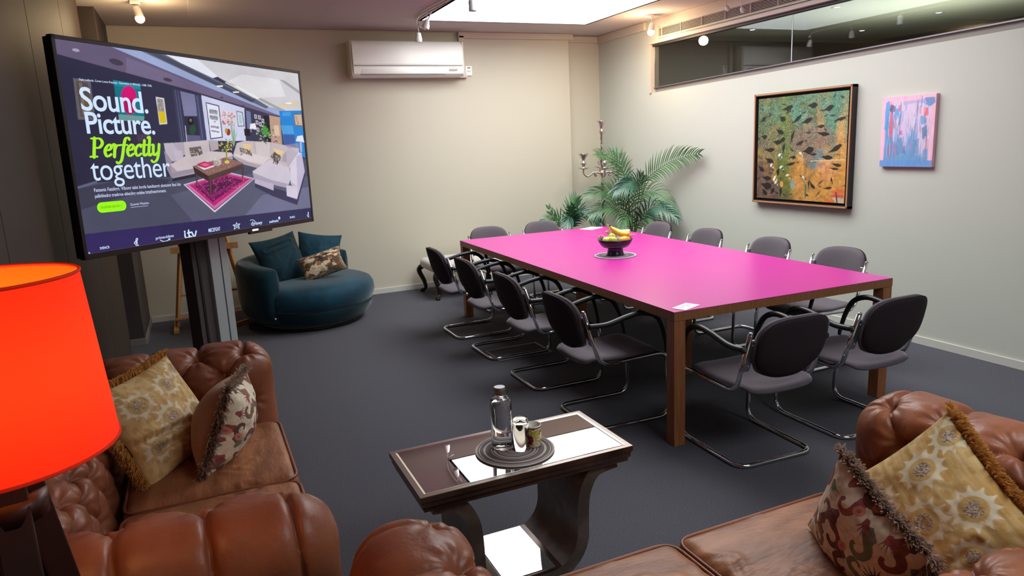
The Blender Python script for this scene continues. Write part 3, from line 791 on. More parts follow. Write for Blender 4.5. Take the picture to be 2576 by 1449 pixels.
# --- large framed painting (flecked greens, golds and black leaf strokes)
H1, W1_ = 0.905, 1.0
def paint_big():
    rg = np.random.default_rng(11); h, w = 270, 280
    yy, xx = np.mgrid[0:h, 0:w]; x = xx / w; y = yy / h
    n1 = fbm(h, w, 5, rg); n2 = fbm(h, w, 9, rg); n3 = fbm(h, w, 40, rg, 2); n4 = fbm(h, w, 4, rg, 3, (0.4, 3))
    img = np.zeros((h, w, 3)) + L3((132, 106, 56))
    def mixin(mask, c, a=1.0):
        k = np.clip(mask, 0, 1)[..., None] * a; return img * (1 - k) + L3(c) * k
    sm = lambda v, a, b_: np.clip((v - a) / (b_ - a), 0, 1)
    img = mixin(sm(n1 + (0.55 - y) * 0.6, 0.45, 0.7), (64, 96, 62), 0.85)
    img = mixin(sm(n2 + x * 0.5 - y * 0.5, 0.55, 0.8), (78, 136, 112), 0.75)
    img = mixin(sm(n4 + y * 0.9 + x * 0.35, 1.05, 1.4), (196, 142, 66), 0.95)
    img = mixin(sm((1 - abs(x - 0.33) * 5) + y * 0.4 + n1 * 0.6, 0.9, 1.3), (88, 106, 40), 0.9)
    img = mixin(sm(y * 1.0 - x * 1.2 + n2, 0.75, 1.1), (92, 74, 66), 0.9)
    img = mixin(sm(n1 * 1.2 - abs(x - 0.62) * 2 + (0.5 - abs(y - 0.42) * 2.5), 0.55, 0.8), (120, 96, 84), 0.8)
    img = mixin(sm(0.22 - abs(x - 0.73) + n2 * 0.2, 0.2, 0.28) * sm(0.1 - abs(y - 0.6), 0, 0.03), (74, 120, 126), 0.9)
    img = mixin(sm(0.17 - abs(x - 0.8) + n2 * 0.1, 0.1, 0.2) * sm(0.12 - abs(y - 0.7), 0, 0.04), (208, 146, 92), 0.9)
    sp = rg.random((h, w)); img = img * (0.62 + 0.72 * n3[..., None])
    k = (sp > 0.90) & (y < 0.62); img[k] = img[k] * 0.4 + L3((190, 214, 178)) * 0.6
    k = (sp < 0.07); img[k] = img[k] * 0.35
    img = np.ascontiguousarray(img)
    stroke = (18, 20, 22)
    pos = [(.35, .1, .09, .03, -.2), (.63, .09, .07, .035, 0), (.80, .13, .07, .03, -.3), (.30, .2, .05, .035, .6), (.46, .22, .09, .025, -.6), (.57, .24, .09, .03, -.3), (.92, .24, .08, .02, -.2), (.72, .3, .06, .02, -.1), (.27, .33, .07, .03, .5), (.30, .42, .05, .03, -.4), (.24, .44, .07, .03, .1), (.08, .38, .05, .03, .1), (.32, .5, .02, .07, .1),
           (.42, .38, .02, .08, .3), (.75, .37, .09, .025, .15), (.15, .52, .08, .03, .0), (.60, .53, .08, .045, -.2), (.43, .6, .05, .02, 0), (.88, .52, .1, .03, -.5), (.80, .6, .08, .03, .1), (.15, .63, .08, .03, .4), (.40, .67, .08, .02, -.2), (.05, .72, .06, .03, .6), (.26, .75, .025, .05, .1), (.9, .67, .07, .02, .2), (.88, .71, .06, .015, .1), (.12, .82, .08, .03, .1), (.66, .88, .06, .02, .8), (.12, .9, .09, .05, .2),
           (.82, .9, .06, .015, -.1), (.55, .8, .05, .018, .5), (.62, .86, .012, .06, .1), (.06, .2, .06, .02, -.6), (.5, .46, .07, .02, -.4), (.86, .82, .012, .05, -.3), (.1, .97, .06, .03, .8), (.30, .95, .02, .07, .1), (.20, .95, .03, .05, .5), (.6, .98, .015, .02, 0), (.65, .57, .06, .015, 0)]
    for (cx, cy, L, wd, r) in pos: fill(img, leafshape(cx, cy * 0.94 + 0.02, L * .82, wd * .95, r), stroke, 0.96)
    for _ in range(70): fill(img, leafshape(rg.random(), rg.random(), rg.uniform(.012, .045), rg.uniform(.004, .014), rg.uniform(-.9, .9)), (34, 36, 38), 0.8)
    for (cx, cy, c) in ((.28, .56, (220, 226, 230)), (.18, .66, (214, 222, 214)), (.3, .68, (200, 216, 196)), (.23, .78, (226, 216, 196)), (.24, .83, (230, 214, 190)), (.38, .76, (226, 196, 180)), (.52, .55, (200, 214, 180)), (.56, .78, (214, 214, 190)), (.22, .8, (236, 226, 206))):
        fill(img, leafshape(cx, cy, .026, .016, 1.1 + cx * 5), c, 0.9); fill(img, leafshape(cx + .02, cy + .025, .014, .008, cy * 9), c, 0.7)
    fill(img, [(.86, .89), (.99, .87), (.99, .905), (.87, .915)], (214, 92, 50), .85); fill(img, [(.86, .925), (.985, .92), (.985, .945), (.87, .95)], (206, 62, 78), .85)
    fill(img, ell(.84, .985, .05, .014, .3), (216, 92, 44), .9); fill(img, [(.86, .95), (.99, .955), (.99, 1), (.93, 1)], (196, 190, 176), .6)
    fill(img, [(.905, .90), (.915, .90), (.935, 1), (.922, 1)], (34, 30, 30), .95); fill(img, [(.58, .84), (.6, .84), (.595, .98), (.58, .95)], (40, 108, 74), .9)
    fill(img, [(.63, .615), (.99, .60), (.99, .612), (.63, .625)], (196, 190, 130), .8); fill(img, ell(.31, .85, .02, .03), (210, 150, 74), .9); fill(img, ell(.44, .85, .03, .05), (110, 160, 160), .6)
    return img
pa = thing('framed_painting', 'large framed painting of green and gold flecks with black leaf strokes on the right wall', 'painting', (0, -3.238, 0.978))
PW, PH = 1.075, 0.978
fb = bmesh.new()
for (c, s) in (((-0.030, 0, 0.011), (0.058, PW, 0.022)), ((-0.030, 0, PH - 0.011), (0.058, PW, 0.022)), ((-0.030, PW / 2 - 0.011, PH / 2), (0.058, 0.022, PH)), ((-0.030, -PW / 2 + 0.011, PH / 2), (0.058, 0.022, PH))): box(fb, c, s, 0.002)
obj('frame', fb, mat('black_frame_side', (44, 34, 36), 0.45), pa, smooth=False)
fb = bmesh.new()
for (c, s) in (((-0.060, 0, 0.0095), (0.006, PW - 0.004, 0.014)), ((-0.060, 0, PH - 0.0095), (0.006, PW - 0.004, 0.014)), ((-0.060, PW / 2 - 0.0095, PH / 2), (0.006, 0.014, PH - 0.004)), ((-0.060, -PW / 2 + 0.0095, PH / 2), (0.006, 0.014, PH - 0.004))): box(fb, c, s, 0.002)
obj('frame_face', fb, mat('oak_frame_face', (176, 128, 88), 0.45), pa, smooth=False)
obj('backing', B((-0.010, 0, PH / 2), (0.018, PW - 0.03, PH - 0.03)), mat('black_tray', (24, 18, 18), 0.6), pa, smooth=False)
obj('canvas_edge', B((-0.030, 0, PH / 2), (0.030, PW - 0.085, PH - 0.085)), mat('painting_edge', (60, 50, 38), 0.7), pa, smooth=False)
canvas('painted_surface', pa, paint_big(), 0, PW - 0.085, PH - 0.085, (0, -1, 0), (-0.0455, (PW - 0.085) / 2, 0.0425), M_VC)
# --- small unframed canvas (pink ground with blue and red strokes)
def paint_small():
    rg = np.random.default_rng(5); h, w = 170, 140
    yy, xx = np.mgrid[0:h, 0:w]; x = xx / w; y = yy / h
    n = fbm(h, w, 3, rg, 5, (0.5, 3)); n2 = fbm(h, w, 6, rg, 4, (0.35, 2.5)); n3 = fbm(h, w, 3, rg)
    img = np.zeros((h, w, 3)) + L3((232, 186, 204))
    def mixin(mask, c, a=1.0):
        k = np.clip(mask, 0, 1)[..., None] * a; return img * (1 - k) + L3(c) * k
    sm = lambda v, a, b_: np.clip((v - a) / (b_ - a), 0, 1)
    inner = sm(y, .08, .13) * sm(x, .06, .1) * sm(1 - x, .08, .12)
    img = mixin(inner, (206, 192, 218), .8)
    img = mixin(inner * sm(n + y * .55, .66, .9), (110, 156, 196), .95)
    img = mixin(inner * sm(n2 + y * .3, .62, .8), (92, 150, 204), .8)
    img = mixin(inner * sm(n2 - n * .5 + .2 - y * .2, .42, .6), (226, 206, 226), .7)
    img = mixin(sm(y, .80, .88) * inner, (108, 158, 196), .9)
    img = np.ascontiguousarray(img)
    def brush(pts, c, a=.85): fill(img, pts, c, a)
    brush([(.07, .08), (.13, .05), (.16, .14), (.12, .5), (.06, .45)], (76, 158, 214)); brush([(.16, .1), (.26, .14), (.27, .2), (.2, .23), (.15, .2)], (84, 70, 110))
    brush([(.17, .2), (.22, .23), (.23, .5), (.18, .62), (.15, .5)], (214, 96, 112)); brush([(.16, .7), (.22, .68), (.2, .88), (.17, .86)], (192, 104, 130))
    brush([(.26, .17), (.33, .17), (.34, .3), (.27, .35), (.24, .28)], (72, 158, 216)); brush([(.31, .13), (.38, .12), (.37, .2), (.33, .22)], (226, 92, 96)); brush([(.36, .2), (.4, .2), (.36, .4), (.33, .42)], (96, 104, 130), .7)
    brush([(.78, .19), (.86, .18), (.88, .28), (.8, .32)], (232, 84, 84)); brush([(.8, .05), (.97, .05), (.99, .12), (.9, .17), (.78, .12)], (84, 140, 192)); brush([(.40, .08), (.80, .06), (.85, .12), (.6, .11), (.42, .14)], (168, 164, 206), .7)
    brush([(.74, .3), (.82, .28), (.86, .38), (.76, .42)], (104, 156, 200)); brush([(.34, .42), (.46, .38), (.55, .5), (.4, .58), (.32, .52)], (206, 188, 220)); brush([(.36, .5), (.42, .47), (.44, .55), (.37, .55)], (198, 94, 148)); brush([(.78, .46), (.86, .42), (.88, .6), (.8, .62)], (80, 122, 160)); brush([(.88, .44), (.91, .42), (.92, .6), (.89, .62)], (232, 210, 224))
    brush([(.3, .6), (.42, .58), (.44, .8), (.34, .84), (.28, .72)], (96, 140, 186), .7); brush([(.60, .62), (.74, .6), (.74, .8), (.6, .8)], (98, 146, 180), .7); brush([(.8, .66), (.92, .62), (.93, .74), (.8, .76)], (206, 184, 196), .8); brush([(.46, .7), (.49, .7), (.49, .82), (.46, .8)], (60, 90, 130), .7)
    brush([(.0, .905), (1, .905), (1, 1), (0, 1)], (104, 152, 208), .95); brush([(0, 0), (1, 0), (1, .03), (.5, .05), (0, .05)], (238, 184, 206), .9)
    for k in range(90):      # dragged vertical brush marks
        cx, cy = rg.uniform(.09, .90), rg.uniform(.10, .80); L, wd = rg.uniform(.03, .12), rg.uniform(.004, .018)
        c = ((96, 148, 198), (222, 200, 222), (140, 170, 208), (236, 208, 222), (120, 128, 168), (208, 120, 140), (180, 206, 226))[int(rg.integers(0, 7))]
        P = [(cx - wd, cy - L), (cx + wd * .6, cy - L * .9), (cx + wd, cy), (cx + wd * .5, cy + L * .8), (cx - wd * .4, cy + L), (cx - wd, cy + L * .3)]
        fill(img, P, c, rg.uniform(.35, .75))
    img *= (0.86 + 0.28 * fbm(h, w, 20, rg, 3, (0.4, 2)))[..., None]
    return img
pb = thing('canvas_painting', 'small unframed pink and blue abstract canvas, right of the large framed painting', 'painting', (0, -4.243, 1.320))
obj('stretcher', B((-0.016, 0, 0.256), (0.032, 0.428, 0.512), 0.002), mat('pink_canvas_edge', (226, 178, 192), 0.7), pb, smooth=False)
canvas('painted_surface', pb, paint_small(), 0, 0.426, 0.510, (0, -1, 0), (-0.0328, 0.213, 0.001), M_VC)
# ================================================================== BLUE SWIVEL ARMCHAIR
ac_ = thing('swivel_armchair', 'round dark teal velvet swivel armchair by the back wall', 'armchair', (-3.93, -0.85, 0))
b = bmesh.new(); lathe(b, [(0, 0.0), (0.47, 0.0), (0.475, 0.012), (0.47, 0.03), (0, 0.03)], 48, cap=False); obj('swivel_base', b, M_BLACK, ac_)
def disc_body(prof, squash=1.0):
    b = bmesh.new(); lathe(b, prof, 64, cap=False); return b
obj('seat_base', disc_body([(0, 0.03), (0.47, 0.03), (0.535, 0.07), (0.575, 0.13), (0.592, 0.18), (0.59, 0.195), (0, 0.195)]), M_TEALD, ac_)
obj('seat_cushion', disc_body([(0, 0.195), (0.585, 0.195), (0.612, 0.23), (0.620, 0.29), (0.612, 0.35), (0.585, 0.395), (0.53, 0.420), (0.40, 0.432), (0.2, 0.436), (0, 0.437)]), M_TEAL, ac_)
# curved back and arm shell; angle measured in room plan, thick rounded pad
def shell(a0, a1):
    b = bmesh.new(); N = 60; rings = []
    for i in range(N + 1):
        t = i / N; a = a0 + (a1 - a0) * t
        e = min(t, 1 - t) * (a1 - a0) * 0.62
        rr = 0.105
        sc = 1.0 if e > rr else math.sqrt(max(0.02, 1 - (1 - e / rr) ** 2))
        H = 0.655 - 0.05 * (1 - math.sin(PI * t)) ** 2
        R0, th = 0.545, 0.105
        prof = []
        for k in range(20):
            u = k / 20 * 2 * PI
            cx, cz = math.cos(u), math.sin(u)
            p = 4.0
            n = (abs(cx) ** p + abs(cz) ** p) ** (1 / p)
            x = cx / n; z = cz / n
            zz = 0.10 + (H - 0.10) * (z * 0.5 + 0.5)
            lean = 0.05 * (zz / H)
            prof.append((R0 + x * th * sc * (1 if True else 1) + 0.06 * max(0, 0.25 - zz) * -2 + lean * 0.6, zz))
        rings.append([b.verts.new((r * math.cos(a), r * math.sin(a), z)) for r, z in prof])
    for A, Q in zip(rings, rings[1:]):
        for k in range(20): b.faces.new((A[k], A[(k + 1) % 20], Q[(k + 1) % 20], Q[k]))
    b.faces.new(list(reversed(rings[0]))); b.faces.new(rings[-1])
    bmesh.ops.recalc_face_normals(b, faces=b.faces)
    return b
obj('back_shell', shell(math.radians(40), math.radians(233)), M_TEALD, ac_)
b = bmesh.new(); sphere(b, (0.645 * math.cos(math.radians(232)), 0.645 * math.sin(math.radians(232)), 0.17), 0.009, 1, 1, 1, 8, 6); obj('stud', b, M_LAMPW, ac_)

# ================================================================== UPHOLSTERED STOOL
stl = thing('footstool', 'pale upholstered footstool with dark cabriole legs beside the far left chair', 'stool', (-2.18, -0.46, 0))
sx, sy = 0.43, 0.30
b = bmesh.new(); box(b, (0, 0, 0.335), (2 * sx, 2 * sy, 0.12), 0.05, seg=4)
for v in b.verts:
    if v.co.z > 0.36: v.co.z += 0.03 * (1 - (v.co.x / sx) ** 2) * (1 - (v.co.y / sy) ** 2)
obj('seat', b, M_STOOL, stl)
for a in (-1, 1):
    for c in (-1, 1):
        P = smooth_path([(a * (sx - 0.04), c * (sy - 0.04), 0.31), (a * (sx + 0.005), c * (sy + 0.005), 0.25), (a * (sx - 0.035), c * (sy - 0.035), 0.13), (a * (sx - 0.045), c * (sy - 0.045), 0.05), (a * (sx - 0.01), c * (sy - 0.01), 0.016)], 6)
        b = tube(bmesh.new(), P, lambda u: 0.034 - 0.018 * u if u < 0.85 else 0.0187 + 0.06 * (u - 0.85), 10)
        sphere(b, (a * (sx - 0.01), c * (sy - 0.01), 0.016), 0.022, 1.1, 1.1, 0.72, 10, 6)
        obj('leg', b, M_DWOOD, stl)

# ================================================================== EASEL BEHIND THE TELEVISION
es = thing('easel', 'pine artist easel standing behind the television stand', 'easel', (-4.83, -0.49, 0))
def eb(name, a, b_, w, h): return obj(name, bar(bmesh.new(), a, b_, w, h, 0.003), M_EASEL, es, smooth=False)
eb('foot_rail', (-0.36, -0.28, 0.02), (-0.36, 0.30, 0.02), 0.04, 0.05) if False else None
for s in (-1, 1):
    eb('side_post', (s * 0.33, -0.06, 0.05), (s * 0.10, 0.06, 1.52), 0.046, 0.026)
    eb('foot', (s * 0.34, -0.20, 0.022), (s * 0.34, 0.26, 0.022), 0.044, 0.036)
    eb('back_strut', (s * 0.33, 0.24, 0.04), (s * 0.20, 0.04, 0.80), 0.03, 0.022)
eb('lower_rail', (-0.34, -0.07, 0.12), (0.36, -0.07, 0.12), 0.045, 0.022)
eb('middle_rail', (-0.28, -0.02, 0.34), (0.28, -0.02, 0.34), 0.06, 0.022)
eb('picture_ledge', (-0.30, -0.06, 0.78), (0.30, -0.06, 0.78), 0.035, 0.06)
eb('mast', (0, 0.0, 0.12), (0, 0.07, 1.60), 0.05, 0.03)
eb('front_brace', (0.36, -0.06, 0.03), (0.02, -0.36, 0.03), 0.036, 0.028)
b = bmesh.new(); sphere(b, (-0.10, -0.02, 0.98), 0.028, 1, 0.5, 1, 12, 8); obj('clamp_knob', b, M_SATIN, es)
b = bmesh.new(); tube(b, smooth_path([(-0.34, 0.0, 1.0), (-0.20, -0.02, 0.985), (-0.14, -0.02, 0.94), (-0.12, -0.01, 0.86)], 6), 0.014, 6); obj('curved_arm', b, M_EASEL, es)

# ================================================================== CANDELABRA
cd = thing('floor_candelabra', 'tall polished silver floor candelabra in the corner behind the palm', 'candelabra', (-0.36, -0.50, 0))
b = bmesh.new()
lathe(b, [(0, 0), (0.13, 0), (0.135, 0.02), (0.10, 0.04), (0.05, 0.07), (0.03, 0.12), (0.022, 0.2), (0.026, 0.5), (0.034, 0.95), (0.040, 1.08), (0.036, 1.12), (0.024, 1.17), (0.02, 1.19), (0.034, 1.205), (0.042, 1.22), (0.030, 1.24), (0.018, 1.26), (0.030, 1.30), (0.040, 1.35), (0.038, 1.40), (0.024, 1.48), (0.016, 1.56), (0.022, 1.57), (0.014, 1.59), (0.026, 1.63), (0.018, 1.66), (0.030, 1.69), (0.036, 1.71), (0.022, 1.735), (0.026, 1.76), (0.036, 1.79), (0.055, 1.83), (0.052, 1.835), (0.02, 1.80), (0, 1.80)], 32, cap=False)
obj('stem', b, M_SILVER, cd)
for k in range(4):
    a = math.radians(-24 + 90 * k); R = 0.225
    dx, dy = math.cos(a), math.sin(a)
    P = smooth_path([(0.02 * dx, 0.02 * dy, 1.215), (0.07 * dx, 0.07 * dy, 1.235), (0.095 * dx, 0.095 * dy, 1.205), (0.075 * dx, 0.075 * dy, 1.19), (0.10 * dx, 0.10 * dy, 1.235), (0.14 * dx, 0.14 * dy, 1.21), (0.18 * dx, 0.18 * dy, 1.19), (R * dx, R * dy, 1.225), (R * dx, R * dy, 1.28)], 5)
    ar = obj('arm', tube(bmesh.new(), P, 0.0105, 8), M_SILVER, cd)
    b = bmesh.new(); lathe(b, [(0, 1.272), (0.03, 1.275), (0.066, 1.29), (0.068, 1.294), (0.02, 1.292), (0.016, 1.31), (0.034, 1.335), (0.03, 1.36), (0.018, 1.375), (0.024, 1.40), (0.045, 1.43), (0.062, 1.458), (0.058, 1.462), (0.02, 1.43), (0, 1.43)], 24, c=(R * dx, R * dy, 0.0), cap=False)
    obj('candle_cup', b, M_SILVER, ar)

# ================================================================== PALMS
def frond_mesh(P, L, n, w, droop, rg, twist=0.0, up=(0, 0, 1)):
    """leaflets on both sides of the curved stalk P (list of points)"""
    P = [Vector(p) for p in P]; m = len(P); V = []; F = []
    for k in range(n):
        t = (k + 0.6) / n; f = t * (m - 1); i = min(int(f), m - 2); q = P[i].lerp(P[i + 1], f - i)
        tg = (P[i + 1] - P[i]).normalized()
        side = tg.cross(Vector(up)); side = side.normalized() if side.length > 1e-3 else Vector((1, 0, 0))
        nrm = side.cross(tg).normalized()
        for s in (-1, 1):
            ll = L * (0.45 + 0.75 * math.sin(PI * min(1, 0.18 + 0.75 * t))) * rg.uniform(0.88, 1.1)
            ang = 0.9 - 0.55 * t + rg.uniform(-0.06, 0.06)
            d0 = (tg * math.cos(ang) + side * s * math.sin(ang) + nrm * (0.25 + twist * s)).normalized()
            base = len(V); prev = q.copy(); d = d0.copy(); st = ll / 5
            wd = d0.cross(nrm).normalized()
            for j in range(6):
                ww = w * (0.35, 1.0, 0.95, 0.75, 0.45, 0.02)[j]
                c = nrm * ww * 0.25
                V.append(prev + wd * ww); V.append(prev - c); V.append(prev - wd * ww)
                prev = prev + d * st
                d = (d + Vector((0, 0, -1)) * droop * st * (1 + j * 0.6)).normalized()
            for j in range(5):
                a = base + 3 * j
                F.append((a, a + 1, a + 4, a + 3)); F.append((a + 1, a + 2, a + 5, a + 4))
    return np.array([tuple(v) for v in V]), np.array(F)
def palm(name, label, loc, potr, poth, fronds, seed):
    t = thing(name, label, 'plant', loc)
    b = bmesh.new(); lathe(b, [(0, 0), (potr * 0.75, 0), (potr * 0.98, poth * 0.9), (potr, poth), (potr * 0.9, poth), (potr * 0.88, poth * 0.88), (0, poth * 0.88)], 32, cap=False)
    p = obj('pot', b, M_POT, t)
    b = bmesh.new(); lathe(b, [(0, poth * 0.90), (potr * 0.87, poth * 0.885)], 24, cap=False); obj('soil', b, M_SOIL, p)
    rg = np.random.default_rng(seed); o = Vector(loc)
    for fd in fronds:
        S, Mi, T = (Vector(q) - o for q in fd[:3]); L, n, w, dr, m = fd[3:8]
        up = fd[8] if len(fd) > 8 else (-0.35, -0.75, 0.5)
        base = Vector((rg.uniform(-0.03, 0.03), rg.uniform(-0.03, 0.03), poth * 0.85))
        midp = base.lerp(S, 0.55) + Vector((0, 0, 0.06)) if (S - base).length > 0.25 else base.lerp(S, 0.5)
        mc = 2 * Mi - (S + T) / 2
        blade = [(1 - u) ** 2 * S + 2 * u * (1 - u) * mc + u * u * T for u in np.linspace(0, 1, 16)]
        V, F = frond_mesh(blade, L, n, w, dr, rg, up=up)
        V[:, 0] = np.minimum(V[:, 0], -0.012 - loc[0])
        f = obj_np('frond', V, F, m, t)
        b = bmesh.new(); tube(b, smooth_path([base, midp, S], 8)[:-1] + blade, lambda u: 0.007 - 0.0055 * u, 6); obj('stalk', b, M_STEM, f)
    return t
A_, B_ = M_LEAF, M_LEAF2
palm('palm_plant', 'tall feathery palm in the corner between candelabra and right wall', (-0.335, -1.085, 0), 0.17, 0.34, [
    ((-0.224, -1.20, 1.15), (-0.125, -1.50, 1.34), (-0.07, -1.93, 1.43), 0.22, 24, 0.0085, 1.6, A_, (-0.92, -0.25, 0.25)),
    ((-0.389, -1.061, 1.15), (-0.50, -1.02, 1.36), (-0.68, -0.95, 1.46), 0.17, 15, 0.007, 3.0, A_),
    ((-0.37, -1.06, 1.10), (-0.44, -1.05, 1.30), (-0.50, -1.02, 1.47), 0.16, 11, 0.008, 0.5, A_, (0.4, 0.9, 0.1)),
    ((-0.30, -1.2, 1.08), (-0.42, -1.25, 1.15), (-0.62, -1.22, 1.07), 0.22, 16, 0.012, 5.0, B_),
    ((-0.393, -1.059, 0.86), (-0.55, -1.02, 1.03), (-0.82, -0.93, 1.02), 0.24, 20, 0.008, 4.0, A_),
    ((-0.31, -1.13, 0.92), (-0.20, -1.30, 1.02), (-0.09, -1.52, 0.84), 0.22, 20, 0.007, 4.0, A_),
    ((-0.30, -1.2, 0.70), (-0.24, -1.40, 0.86), (-0.16, -1.66, 0.76), 0.20, 16, 0.012, 4.5, B_),
    ((-0.38, -1.06, 0.70), (-0.56, -1.05, 0.86), (-0.80, -0.98, 0.80), 0.22, 18, 0.009, 4.0, A_),
    ((-0.36, -1.1, 0.60), (-0.46, -1.2, 0.78), (-0.62, -1.3, 0.66), 0.20, 18, 0.008, 4.5, A_),
    ((-0.32, -1.12, 0.60), (-0.26, -1.3, 0.74), (-0.20, -1.5, 0.60), 0.20, 18, 0.008, 4.5, A_),
    ((-0.33, -1.05, 0.75), (-0.28, -0.95, 0.98), (-0.16, -0.84, 1.00), 0.20, 16, 0.008, 3.0, A_),
    ((-0.31, -1.05, 0.85), (-0.26, -1.10, 1.08), (-0.24, -1.18, 1.20), 0.16, 14, 0.007, 2.5, A_),
], 3)
palm('small_palm', 'small young palm on the floor behind the far table end', (-0.86, -0.53, 0), 0.13, 0.26, [
    ((-0.85, -0.55, 0.62), (-0.83, -0.56, 0.80), (-0.78, -0.58, 0.95), 0.16, 10, 0.015, 0.4, A_, (0.4, 0.9, 0.1)),
    ((-0.85, -0.60, 0.62), (-0.78, -0.68, 0.80), (-0.60, -0.78, 0.68), 0.20, 16, 0.012, 5.0, B_),
    ((-0.86, -0.6, 0.62), (-0.92, -0.68, 0.76), (-1.02, -0.74, 0.62), 0.18, 14, 0.012, 5.5, B_),
    ((-0.90, -0.52, 0.60), (-1.0, -0.50, 0.74), (-1.14, -0.46, 0.72), 0.14, 12, 0.009, 4.0, A_),
    ((-0.88, -0.54, 0.55), (-1.0, -0.47, 0.70), (-1.07, -0.45, 0.87), 0.10, 5, 0.016, 0.3, A_, (0.4, 0.9, 0.1)),
    ((-0.84, -0.56, 0.60), (-0.86, -0.62, 0.74), (-0.90, -0.66, 0.86), 0.14, 8, 0.012, 2.0, A_),
], 5)

# ================================================================== TELEVISION ON ITS STAND
TVY = math.radians(46.0); TVR = -math.radians(0.87)
tv = thing('television', 'huge wall-size television showing a website, on a floor stand', 'television', (-4.731, -3.221, 1.677), TVY)
tv.rotation_euler = Matrix.Rotation(TVY, 4, 'Z').to_3x3().to_euler()
tv.rotation_mode = 'XYZ'
_R = Matrix.Rotation(TVY, 3, 'Z') @ Matrix.Rotation(-TVR, 3, 'Y')
tv.rotation_euler = _R.to_euler()
TW, TH = 1.88, 1.065
BZ = 0.020; BZB = 0.030
bb = bmesh.new()
box(bb, (0, 0.006, TH / 2 - BZ / 2), (TW, 0.032, BZ), 0.002); box(bb, (0, 0.006, -TH / 2 + BZB / 2), (TW, 0.032, BZB), 0.002)
box(bb, (-TW / 2 + BZ / 2, 0.006, 0), (BZ, 0.032, TH), 0.002); box(bb, (TW / 2 - BZ / 2, 0.006, 0), (BZ, 0.032, TH), 0.002)
obj('bezel', bb, M_TVF, tv, smooth=False)
obj('back_cover', B((0, 0.036, 0), (TW - 0.01, 0.04, TH - 0.01), 0.006), M_BLACK, tv, smooth=False)
obj('badge', B((0.30, -0.0115, -TH / 2 + 0.010), (0.055, 0.004, 0.011), 0.001), mat('lit_white_badge', (240, 240, 240), 0.3, emit=((255, 250, 245), 1.1)), tv, smooth=False)
obj('sensor_housing', B((0.36, 0.0, -TH / 2 - 0.006), (0.22, 0.02, 0.016), 0.002), M_BLACK, tv, smooth=False)
st = thing('television_stand', 'grey motorised column stand under the television', 'stand', (-4.731, -3.221, 0), TVY)
obj('column', B((0.13, 0.20, 0.64), (0.155, 0.07, 1.06), 0.003), M_ALU, st, smooth=False)
obj('groove', B((0.142, 0.164, 0.64), (0.005, 0.003, 1.055)), M_BLACK, st, smooth=False)
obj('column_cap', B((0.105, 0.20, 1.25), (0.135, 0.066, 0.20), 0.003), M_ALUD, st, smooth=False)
obj('rear_column', B((-0.015, 0.23, 0.70), (0.125, 0.09, 1.22), 0.004), M_DARKPAINT, st, smooth=False)
obj('cable_channel', B((-0.03, 0.184, 0.70), (0.020, 0.008, 1.2), 0.002), M_BLACK, st, smooth=False)
b = bmesh.new(); box(b, (0.02, 0.2, 0.06), (0.40, 0.14, 0.09), 0.01); obj('base', b, M_DARKPAINT, st, smooth=False)
for s in (-1, 1):
    b = bmesh.new(); box(b, (-0.04 + s * 0.12, 0.12, 0.075), (0.07, 0.46, 0.05), 0.01); f = obj('foot', b, M_DARKPAINT, st, smooth=False)
    for c in (-0.07, 0.31):
        b = bmesh.new(); lathe(b, [(0, -0.012), (0.024, -0.012), (0.024, 0.012), (0, 0.012)], 16, cap=False)
        bmesh.ops.transform(b, matrix=Matrix.Translation((-0.04 + s * 0.12, c, 0.025)) @ Matrix.Rotation(PI / 2, 4, 'Y') @ Matrix.Scale(1.04, 4), verts=b.verts); obj('castor', b, M_BLACK, f)
b = bmesh.new(); box(b, (0.0, 0.10, 1.6), (0.5, 0.05, 0.4), 0.004); box(b, (0.03, 0.165, 1.45), (0.22, 0.10, 0.24), 0.004); obj('mount_plate', b, M_BLACK, st, smooth=False)
# ================================================================== BUTTONED LEATHER SOFAS
def rbox(c, h, r, step):
    """rounded box as a dense welded quad grid: points, faces, normals and the clamped core points"""
    c = np.array(c); h = np.array(h); pts, faces = [], []; off = 0
    for ax in range(3):
        o = [i for i in range(3) if i != ax]
        n = [max(4, int(2 * h[i] / step)) for i in o]
        for sgn in (-1, 1):
            a = np.linspace(-h[o[0]], h[o[0]], n[0] + 1); b = np.linspace(-h[o[1]], h[o[1]], n[1] + 1)
            A, Bq = np.meshgrid(a, b, indexing='ij')
            P = np.zeros(A.shape + (3,)); P[..., ax] = sgn * h[ax]; P[..., o[0]] = A; P[..., o[1]] = Bq
            idx = np.arange(A.size).reshape(A.shape) + off
            q = np.stack([idx[:-1, :-1], idx[1:, :-1], idx[1:, 1:], idx[:-1, 1:]], -1).reshape(-1, 4)
            flip = (sgn > 0) == (ax == 1)
            if flip: q = q[:, ::-1]
            pts.append(P.reshape(-1, 3)); faces.append(q); off += A.size
    P = np.concatenate(pts); F = np.concatenate(faces)
    _, first, inv = np.unique(np.round(P, 5), axis=0, return_index=True, return_inverse=True)
    P = P[first]; F = inv.ravel()[F]
    core = np.clip(P, -(h - r), h - r); N = P - core; N /= np.linalg.norm(N, axis=1, keepdims=True)
    return c + core + N * r, F, N, core
def seg_dist(p, a, b):
    a = np.array(a); b = np.array(b); d = b - a; L2_ = (d * d).sum()
    t = np.clip(((p - a) @ d) / L2_, 0, 1)
    return np.linalg.norm(p - (a + t[:, None] * d), axis=1), t
